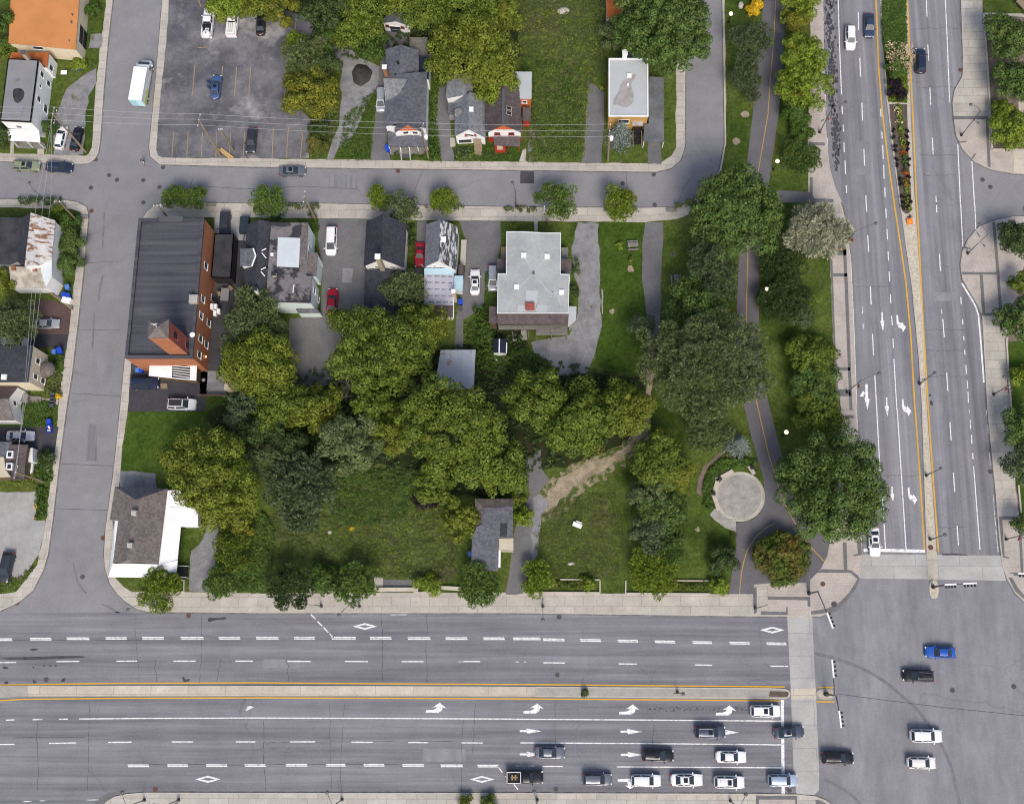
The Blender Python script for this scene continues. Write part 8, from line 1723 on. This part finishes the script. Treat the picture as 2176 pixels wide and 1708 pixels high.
# planter walls
def planter(pts, label, w_=.25, h=.4):
    W_ = [G(*p, .13) for p in pts]; c = sum(W_, Vector()) / len(W_); m = MB()
    for a_, b_ in zip(W_[:-1], W_[1:]): m.bar(a_ - c + Vector((0, 0, h / 2)), b_ - c + Vector((0, 0, h / 2)), w_, h)
    o = m.build('planter_wall', M['kerb'], None); o.location = c; return tag(o, label, 'planter wall', 'planter walls')
planter(P(2, 2, "160,1440 158,1522 733,1525 733,1418 400,1416"), 'low pale wall round the reddish planter by the alley', .2); planter(P(2, 2, "948,1425 946,1530 1650,1535"), 'low pale wall of the long planter by the park row', .2); planter(P(2, 2, "1335,1425 1650,1428"), 'rear wall of the long park planter', .18)
planter(P(1, 2, "1318,1412 1320,1522 1534,1522 1534,1410"), 'square planter wall by the bench pad', .18); planter(P(1, 2, "455,1455 455,1516 705,1518"), 'planter wall between two street trees', .18); planter(P(0, 2, "1500,1420 1540,1420 1538,1515 1500,1515"), 'small planter frame by the gravel drive', .15); planter(P(0, 2, "1930,1405 1975,1405 1970,1518 1930,1518"), 'small planter frame by the young roadside tree', .15)
planter(P(3, 0, "1928,190 1925,122 1795,122 1830,600 1865,1252 2080,1252"), 'long pale kerb wall round the mulch bed', .3, .3); planter(P(3, 1, "1985,1120 2000,1400 2025,1700"), 'low wall along the eastern planting', .25, .3); planter(P(3, 2, "2085,630 2108,880"), 'short wall at the end of the eastern planting', .25, .3)
# bins
def wheelie(i, j, x, y, deg, mat, label, lidm=None, sc=1.0, z=DZ):
    q = G(*Q(i, j, x, y), .6); r = thing('wheeled_bin', label, 'bin', (q.x, q.y, z), R(deg), 'wheeled bins'); r.scale = (sc,) * 3
    V, Fc = loft([[(-a_, -b_, zz), (a_, -b_, zz), (a_, b_, zz), (-a_, b_, zz)] for a_, b_, zz in ((.22, .26, .05), (.3, .36, 1.0))]); mesh('bin_body', V, Fc, M[mat], r); MB().box((0, .02, 1.04), (.66, .8, .08)).build('bin_lid', M[lidm or mat], r)
    for s in (-1, 1): MB().tube([(s * .22 - .04, .3, .1), (s * .22 + .04, .3, .1)], .1, 10).build('wheel', M['rubber'], r)
wheelie(1, 0, 1105, 1250, 0, 'blue_plastic', 'blue bin at the porch corner of the grey-roofed house', sc=1.3); wheelie(1, 1, 1708, 820, 0, 'blue_plastic', 'blue bin in the drive by the blue lean-to', sc=1.15); wheelie(1, 1, 1708, 868, 0, 'grey_plastic', 'dark grey bin right behind that blue one in the drive')
wheelie(0, 1, 460, 1232, 0, 'pale_blue_plastic', 'paler blue bin of the pair above the cream house garden'); wheelie(0, 1, 508, 1222, 20, 'blue_plastic', 'deeper blue bin of the pair above the cream house garden', sc=1.2); wheelie(0, 1, 572, 695, 10, 'pale_blue_plastic', 'light blue bin in the clutter beside the lean-to', sc=1.1); wheelie(0, 1, 540, 757, 0, 'blue_plastic', 'blue bin of the clutter at the kerb'); wheelie(0, 1, 575, 762, 10, 'blue_plastic', 'second blue bin of the clutter, against the white box')
wheelie(0, 2, 418, 105, 0, 'blue_plastic', 'blue lidded bin by the cottage garden', sc=1.05); wheelie(0, 1, 1155, 1385, 0, 'pale_blue_plastic', 'pale blue bin under the brick hall corner'); wheelie(0, 1, 1185, 1385, 0, 'blue_plastic', 'darker blue bin under the brick hall corner'); wheelie(2, 2, 45, 720, 0, 'blue_plastic', 'blue bin at the top of the lone grey house', sc=1.2); wheelie(1, 2, 1785, 1205, 0, 'pale_blue_plastic', 'blue bin against the west wall of the lone house')
for k in range(4): wheelie(0, 1, 450 - k * 3, 1560 + k * 36 if False else 1680 + k * 0 + k * 28 - 90, 0, 'grey_plastic', ('first', 'second', 'third', 'fourth')[k] + ' dark bin in the row beside the cottage garden, counted from above')
q = G(*Q(0, 2, 415, 160), .3); r = thing('recycling_crate', 'open blue recycling crate full of paper and cardboard', 'crate', (q.x, q.y, DZ), .05); cr_ = MB()
for c_, d_ in (((0, -.62, .25), (.9, .06, .5)), ((0, .62, .25), (.9, .06, .5)), ((-.45, 0, .25), (.06, 1.24, .5)), ((.45, 0, .25), (.06, 1.24, .5)), ((0, 0, .03), (.9, 1.24, .06))): cr_.box(c_, d_)
cr_.build('crate', M['blue_plastic'], r); rt = thing('cardboard', 'flattened cardboard and paper inside the blue crate', 'cardboard', (q.x, q.y, DZ + .1)); MB().box((0, -.3, .2), (.55, .4, .3)).build('box', M['wall_beige'], rt); MB().box((-.05, .25, .2), (.3, .45, .28), Matrix.Rotation(.5, 3, 'Z')).build('paper', M['white'], rt); MB().box((.2, .2, .22), (.2, .2, .2), Matrix.Rotation(.8, 3, 'Z')).build('carton', M['red'], rt)
q = G(*Q(0, 1, 565, 805), .4); r = thing('storage_box', 'big white storage box at the kerb beside the blue bins', 'box', (q.x, q.y, DZ), R(-15)); MB().box((0, 0, .45), (1.5, 1.0, .9)).build('tub', M['white'], r); MB().box((0, 0, .93), (1.58, 1.08, .08)).build('lid', M['white'], r)
q = G(*Q(0, 1, 480, 780), .3); r = thing('timber_beam', 'long weathered beam lying along the drive edge by the lean-to', 'timber', (q.x, q.y, DZ + .1), R(-36)); MB().box((0, 0, .2), (7.0, .3, .3)).build('beam', M['wood'], r); MB().box((0, .3, .1), (6.4, .2, .2)).build('plank', M['grey_wood'], r)
q = G(*Q(0, 0, 640, 552), .4); r = thing('tarpaulin', 'crumpled blue tarpaulin at the corner of the warehouse', 'tarpaulin', (q.x, q.y, LZ)); rg = random.Random(2); V = []; n = 7
for a_ in range(n):
    for b_ in range(n): V.append(((a_ - 3) * .28 + rg.uniform(-.08, .08), (b_ - 3) * .28 + rg.uniform(-.08, .08), max(0, .55 - .12 * max(abs(a_ - 3), abs(b_ - 3)) + rg.uniform(-.15, .15))))
mesh('sheet', V, [(a_ * n + b_, a_ * n + b_ + 1, (a_ + 1) * n + b_ + 1, (a_ + 1) * n + b_) for a_ in range(n - 1) for b_ in range(n - 1)], M['blue_plastic'], r)
for k, (x, y, dg, lb) in enumerate(((1870, 1285, -38, 'first pale timber beam lying by the car park pole'), (1895, 1282, -38, 'second pale timber beam lying by the car park pole'))): q = G(*Q(0, 0, x, y), .2); o = MB().box((0, 0, .16), (2.9, .34, .3)).build('timber_beam', M['pale_wood'] if False else plain('fresh_wood%d' % k, (.5, .34, .14), .7), None); o.location = (q.x, q.y, DZ + .02); o.rotation_euler.z = R(dg); tag(o, lb, 'timber', 'timber beams in the car park')
for x, y, dg, ln, lb in ((318, 830, -62, 2.0, 'upper yellow plank at the gravel car park hedge'), (305, 838, -55, 1.8, 'lower yellow plank at the gravel car park hedge')): q = G(*Q(0, 2, x, y), .2); o = MB().box((0, 0, .08), (ln, .16, .1)).build('plank', plain('yellow_plank_' + str(x), (.6, .42, .08), .7), None); o.location = (q.x, q.y, DZ + .1); o.rotation_euler.z = R(dg); tag(o, lb, 'plank')
q = G(*Q(0, 2, 300, 902), .2); r = thing('traffic_cone', 'orange traffic cone at the end of the gravel car park hedge', 'cone', (q.x, q.y, DZ)); MB().lathe((0, 0, .04), [(.2, 0), (.05, .65)], 14).build('cone', M['orange'], r); MB().box((0, 0, .03), (.5, .5, .05)).build('base', M['black'], r)
# gravel heap
rng = np.random.default_rng(9); c = G(*Q(1, 0, 882, 628), 0); V, Fc, n, kk = [], [], 30, 8
for i in range(kk + 1):
    for k in range(n):
        a_ = 2 * pi * k / n; f = i / kk; rr = f * (1.8 + .1 * sin(3 * a_ + 1) + .06 * sin(7 * a_)); V.append((rr * cos(a_) * 1.0, rr * sin(a_) * 1.2, max(0, .75 * (1 - f ** 2) + rng.normal() * .07 * (1 - f)) - .02))
for i in range(kk):
    for k in range(n): Fc.append((i * n + k, i * n + (k + 1) % n, (i + 1) * n + (k + 1) % n, (i + 1) * n + k))
o = mesh('gravel_heap', V, Fc, M['dark_gravel'], None, True); o.location = (c.x, c.y, DZ + .01); tag(o, 'heap of dark gravel dumped beside the gravel drive', 'gravel heap')
# rocks and stones
def rock(q, s, label, mat='kerb', z=LZ):
    bm = bmesh.new(); bmesh.ops.create_icosphere(bm, subdivisions=2, radius=1); rg = random.Random(label)
    for v in bm.verts: v.co *= rg.uniform(.8, 1.12)
    for v in bm.verts: v.co = Vector((v.co.x * s[0], v.co.y * s[1], v.co.z * s[2]))
    o = bmobj('rock', bm, M[mat], None, True); o.location = (q.x, q.y, z + s[2] * .4); return tag(o, label, 'rock')
rock(G(*Q(2, 0, 1908, 52), .2), (.5, .75, .5), 'pale boulder on the grass at the top of the park'); rock(G(*Q(2, 0, 430, 90), .2), (1.2, .8, .2), 'pale flat slab in the meadow at the top'); rock(G(*Q(2, 2, 490, 1283), .2), (.6, .35, .25), 'grey stone in the weedy lawn near the planter'); rock(G(*Q(1, 2, 617, 1020), .2), (.4, .35, .25), 'pinkish stone at the edge of the meadow')
for x, y, lb in ((1870, 1180, 'bare earth ring in the grass strip by the bend'), (1945, 955, 'bare earth patch under the smaller grey-green tree')): kind(sheet('bare_patch', smooth([(Q(2, 0, x, y)[0] + dx, Q(2, 0, x, y)[1] + dy) for dx, dy in ((-9, -2), (-3, -8), (7, -6), (10, 2), (3, 8), (-6, 6))], 2), LZ + .01, 'dirt', 0, .1))
kind(sheet('bare_patch', disc(*Q(2, 1, 990, 535), 7, 14), LZ + .01, 'dirt', 0, .15)); kind(sheet('bare_patch', disc(*Q(2, 1, 835, 888), 5, 12), LZ + .01, 'dirt', 0, .15)); kind(sheet('bare_patch', disc(*Q(2, 2, 1550, 1000), 5, 12), LZ + .01, 'dirt', 0, .2))
lg = G(*Q(2, 1, 752, 790), .2); r = tag(MB().tube([(0, 1.8, .15), (.05, .6, .16), (-.03, -.6, .15), (0, -2.6, .14)], [.14, .16, .15, .1], 8).build('log', M['grey_wood'] if False else surf('pale_log', (.4, .37, .31), (.28, .25, .2), 2, .2), None), 'pale weathered log along the lawn edge by the gravel yard', 'log'); r.location = (lg.x, lg.y, LZ)
# construction sign on the median
q = G(*Q(3, 1, 1182, 142), .4); r = thing('construction_sign', 'fallen orange construction sign on the stony median tip', 'road sign', (q.x, q.y, .25), R(8)); MB().box((0, 0, .25), (1.0, 1.0, .05), Matrix.Rotation(R(12), 3, 'X')).build('panel', M['orange'], r); MB().box((0, -.02, .285), (.42, .42, .03), Matrix.Rotation(R(45), 3, 'Z')).build('symbol', plain('sign_yellow', (.8, .4, .03), .5), r); MB().bar((.1, .4, .2), (.35, 1.3, .15), .12).bar((-.2, .9, .1), (.7, .9, .1), .1).build('stand', M['black'], r)
# people
def skin_body(name, joints, edges, mat, parent, sub=2):
    me = bpy.data.meshes.new(name); me.from_pydata([j[:3] for j in joints], edges, []); o = bpy.data.objects.new(name, me); COL.objects.link(o); o.parent = parent; me.materials.append(mat)
    md = o.modifiers.new('skin', 'SKIN'); md.use_smooth_shade = True
    for i, j in enumerate(joints): me.skin_vertices[0].data[i].radius = (j[3], j[4] if len(j) > 4 else j[3])
    me.skin_vertices[0].data[0].use_root = True; o.modifiers.new('sub', 'SUBSURF').levels = sub; o.modifiers['sub'].render_levels = sub; return o
def person(q, deg, label, shirt, trousers, z=.0, hair=(.02, .015, .012)):
    r = thing('person', label, 'person', (q.x, q.y, z), R(deg)); sk = plain('skin', (.42, .26, .18), .6); fy = .045
    J = [(0, 0, .95, .13, .1), (0, 0, 1.2, .14, .1), (0, .0, 1.42, .16, .1), (0, .01, 1.52, .06), (0, .03, 1.64, .085), (0, .03, 1.74, .07),
         (-.17, 0, 1.42, .06), (-.25, -.12, 1.15, .045), (-.24, .05, .93, .035), (.17, 0, 1.42, .06), (.25, .1, 1.15, .045), (.24, .27, .97, .035),
         (-.09, 0, .9, .09), (-.1, .14, .5, .065), (-.1, .08, .1, .045), (-.1, .24, .05, .04), (.09, 0, .9, .09), (.1, -.1, .5, .065), (.1, -.32, .14, .045), (.1, -.2, .05, .04)]
    E = [(0, 1), (1, 2), (2, 3), (3, 4), (4, 5), (2, 6), (6, 7), (7, 8), (2, 9), (9, 10), (10, 11), (0, 12), (12, 13), (13, 14), (14, 15), (0, 16), (16, 17), (17, 18), (18, 19)]
    for s, (hx, hy, hz) in ((-1, J[8][:3]), (1, J[11][:3])):
        b_ = len(J); J.append((hx, hy + .04, hz - .05, .03, .016)); E.append((8 if s < 0 else 11, b_))
        for k in range(4): J.append((hx + (k - 1.5) * .017, hy + .06, hz - .13 + abs(k - 1.3) * .012, .008)); E.append((b_, len(J) - 1))
        J.append((hx - s * .035, hy + .06, hz - .09, .009)); E.append((b_, len(J) - 1))
    skin_body('body', J, E, sk, r)
    skin_body('shirt', [(0, 0, .98, .16, .12), (0, 0, 1.2, .165, .12), (0, 0, 1.42, .18, .12), (-.18, 0, 1.42, .075), (-.25, -.12, 1.16, .06), (-.245, .02, .98, .05), (.18, 0, 1.42, .075), (.25, .1, 1.16, .06), (.245, .22, 1.01, .05)], [(0, 1), (1, 2), (2, 3), (3, 4), (4, 5), (2, 6), (6, 7), (7, 8)], plain('shirt_cloth', shirt, .8), r)
    skin_body('trousers', [(0, 0, .97, .15, .12), (-.09, 0, .88, .11), (-.1, .14, .5, .085), (-.1, .08, .14, .07), (.09, 0, .88, .11), (.1, -.1, .5, .085), (.1, -.31, .18, .07)], [(0, 1), (1, 2), (2, 3), (0, 4), (4, 5), (5, 6)], plain('trouser_cloth', trousers, .8), r)
    MB().lathe((0, .015, 1.66), [(.1, -.06), (.112, .02), (.09, .1), (.03, .135)], 14).build('hair', plain('hair', hair, .8), r, True)
    for s in (-1, 1): MB().box((s * .1, (.2 if s < 0 else -.22) , .04 if s < 0 else .08), (.09, .26, .07)).build('shoe', M['black'], r)
    fc = MB().box((-.03, .112, 1.665), (.02, .012, .012)).box((.03, .112, 1.665), (.02, .012, .012)).box((0, .122, 1.64), (.018, .03, .035)).box((0, .108, 1.605), (.045, .01, .012)); fc.build('face', M['black'] if False else plain('face_features', (.2, .09, .07), .7), r); return r
person(G(*Q(0, 0, 1195, 1352), .6), 160, 'person in a black top and pale trousers walking across the side street', (.012, .012, .018), (.55, .55, .58))
person(G(*Q(2, 1, 1812, 765), .6), 200, 'person in dark clothes standing at the willow edge of the park path', (.012, .012, .016), (.02, .02, .03), DZ)
q = G(*Q(2, 1, 1803, 820), .3); r = thing('scooter', 'dark kick scooter leaning by the person on the park path', 'scooter', (q.x, q.y, DZ), R(85)); MB().box((0, 0, .12), (.9, .14, .05)).build('deck', M['dark_metal'], r); MB().tube([(.45, 0, .1), (.5, 0, 1.0)], .025, 8).bar((.5, -.22, 1.0), (.5, .22, 1.0), .035).build('handlebar', M['steel'], r)
for xx in (-.48, .52): MB().tube([(xx, -.025, .1), (xx, .025, .1)], .1, 12).build('wheel', M['rubber'], r)
# odds and ends around the plots
q = G(*Q(0, 0, 543, 618), 1); r = thing('satellite_dish', 'white sign board on a post in the side garden of the white house', 'sign', (q.x, q.y, LZ)); MB().bar((0, 0, 0), (0, 0, 1.4), .08).build('post', M['steel'], r); MB().box((0, 0, 1.4), (1.1, .8, .08)).build('board', M['white'], r); r.name = 'sign_board'
q = G(*Q(0, 2, 385, 478), .2); r = thing('fire_pit', 'round stone-ringed pit in the mansard house garden', 'fire pit', (q.x, q.y, LZ)); MB().lathe((0, 0, 0), [(.95, 0), (.9, .35), (.6, .38), (.55, .02)], 18).build('ring', M['flag_pave'], r); MB().lathe((0, 0, .03), [(.56, 0), (.5, .02)], 18).build('ash', M['soil'], r)
q = G(*Q(0, 1, 1705, 1465), .3); r = thing('barbecue', 'round kettle barbecue by the corner of the brick hall', 'barbecue', (q.x, q.y, DZ)); MB().lathe((0, 0, .6), [(.1, -.2), (.34, 0), (.36, .1), (.2, .32), (.04, .36)], 14).build('kettle', M['steel'], r)
for k in range(3): MB().bar((.25 * cos(k * 2.1), .25 * sin(k * 2.1), .5), (.35 * cos(k * 2.1), .35 * sin(k * 2.1), 0), .05).build('leg', M['black'], r)
q = G(*Q(0, 1, 1882, 755), .4); r = thing('garden_table', 'pale rectangular table in the dark yard behind the black garage', 'table', (q.x, q.y, DZ), R(88)); MB().box((0, 0, .72), (2.3, 1.4, .06)).build('table_top', M['grey_metal'] if False else M['roof_flat_grey'], r)
for sx_ in (-1, 1):
    for sy_ in (-1, 1): MB().bar((sx_ * 1.0, sy_ * .6, 0), (sx_ * 1.0, sy_ * .6, .7), .07).build('leg', M['dark_metal'], r)
for x, y, lb in ((1835, 750, 'dark garden chair on the hall side of the pale table'), (1930, 702, 'dark garden chair on the garage side of the pale table')):
    q = G(*Q(0, 1, x, y), .3); r = thing('garden_chair', lb, 'chair', (q.x, q.y, DZ), R(x % 70), 'garden chairs'); MB().box((0, 0, .42), (.6, .6, .06)).build('seat', M['wood'], r); MB().box((0, .3, .72), (.6, .06, .6)).build('backrest', M['wood'], r)
    for a_ in (-1, 1):
        for b_ in (-1, 1): MB().bar((a_ * .26, b_ * .26, 0), (a_ * .26, b_ * .26, .4), .05).build('leg', M['wood'], r)
for k, (x, y) in enumerate(((2010, 1298), (2062, 1285), (2086, 1296), (2045, 1310))): q = G(*Q(1, 1, x, y), .2); o = MB().lathe((0, 0, 0), [(.2, 0), (.24, .4), (.2, .42)], 12).build('plant_pot', (M['white'], M['brick_chimney'], M['white'], M['wood'])[k], None); o.location = (q.x, q.y, LZ); tag(o, ('white pot at the left front of the tiny shed', 'terracotta pot in front of the tiny shed door', 'white round pot at the right front of the tiny shed', 'wooden pot between the others in front of the tiny shed')[k], 'plant pot', 'pots by the tiny shed')
kind(sheet('stepping_stones', P(2, 1, "75,1045 120,1045 128,1125 82,1128"), LZ + .02, 'flag_pave')); kind(sheet('stepping_stones', P(2, 1, "5,1115 40,1115 40,1138 8,1138"), LZ + .02, 'flag_pave'))
q = G(*Q(3, 0, 2120, 60), .4); r = thing('play_slide', 'tan wooden lookout box at the top right edge', 'play structure', (q.x, q.y, LZ), R(35)); MB().box((0, 0, 1.0), (1.4, 2.6, .14)).build('platform', M['wood'], r)
for a_ in (-1, 1):
    for b_ in (-1, 1): MB().bar((a_ * .6, b_ * 1.2, 0), (a_ * .6, b_ * 1.2, 1.0), .12).build('leg', M['wood'], r)
r.name = 'wooden_platform'
fl = MB(); q0 = [G(*p, .13) for p in P(0, 1, "1240,1562 1680,1545")]
q = G(*Q(0, 1, 1690, 1585), .5); r = thing('board_fence', 'dark board fence along the lush lawn behind the hall car park', 'fence', (q.x, q.y, LZ)); e = [G(*p, .6) - q for p in P(0, 1, "1665,1590 1900,1592")]
for k in range(9): p_ = e[0].lerp(e[1], k / 8); MB().box((p_.x, p_.y, .7), (.1, .1, 1.4)).build('post', M['wood'], r)
MB().bar((e[0].x, e[0].y, .7), (e[1].x, e[1].y, .7), .04, 1.2).build('boards', M['wall_brown'], r)
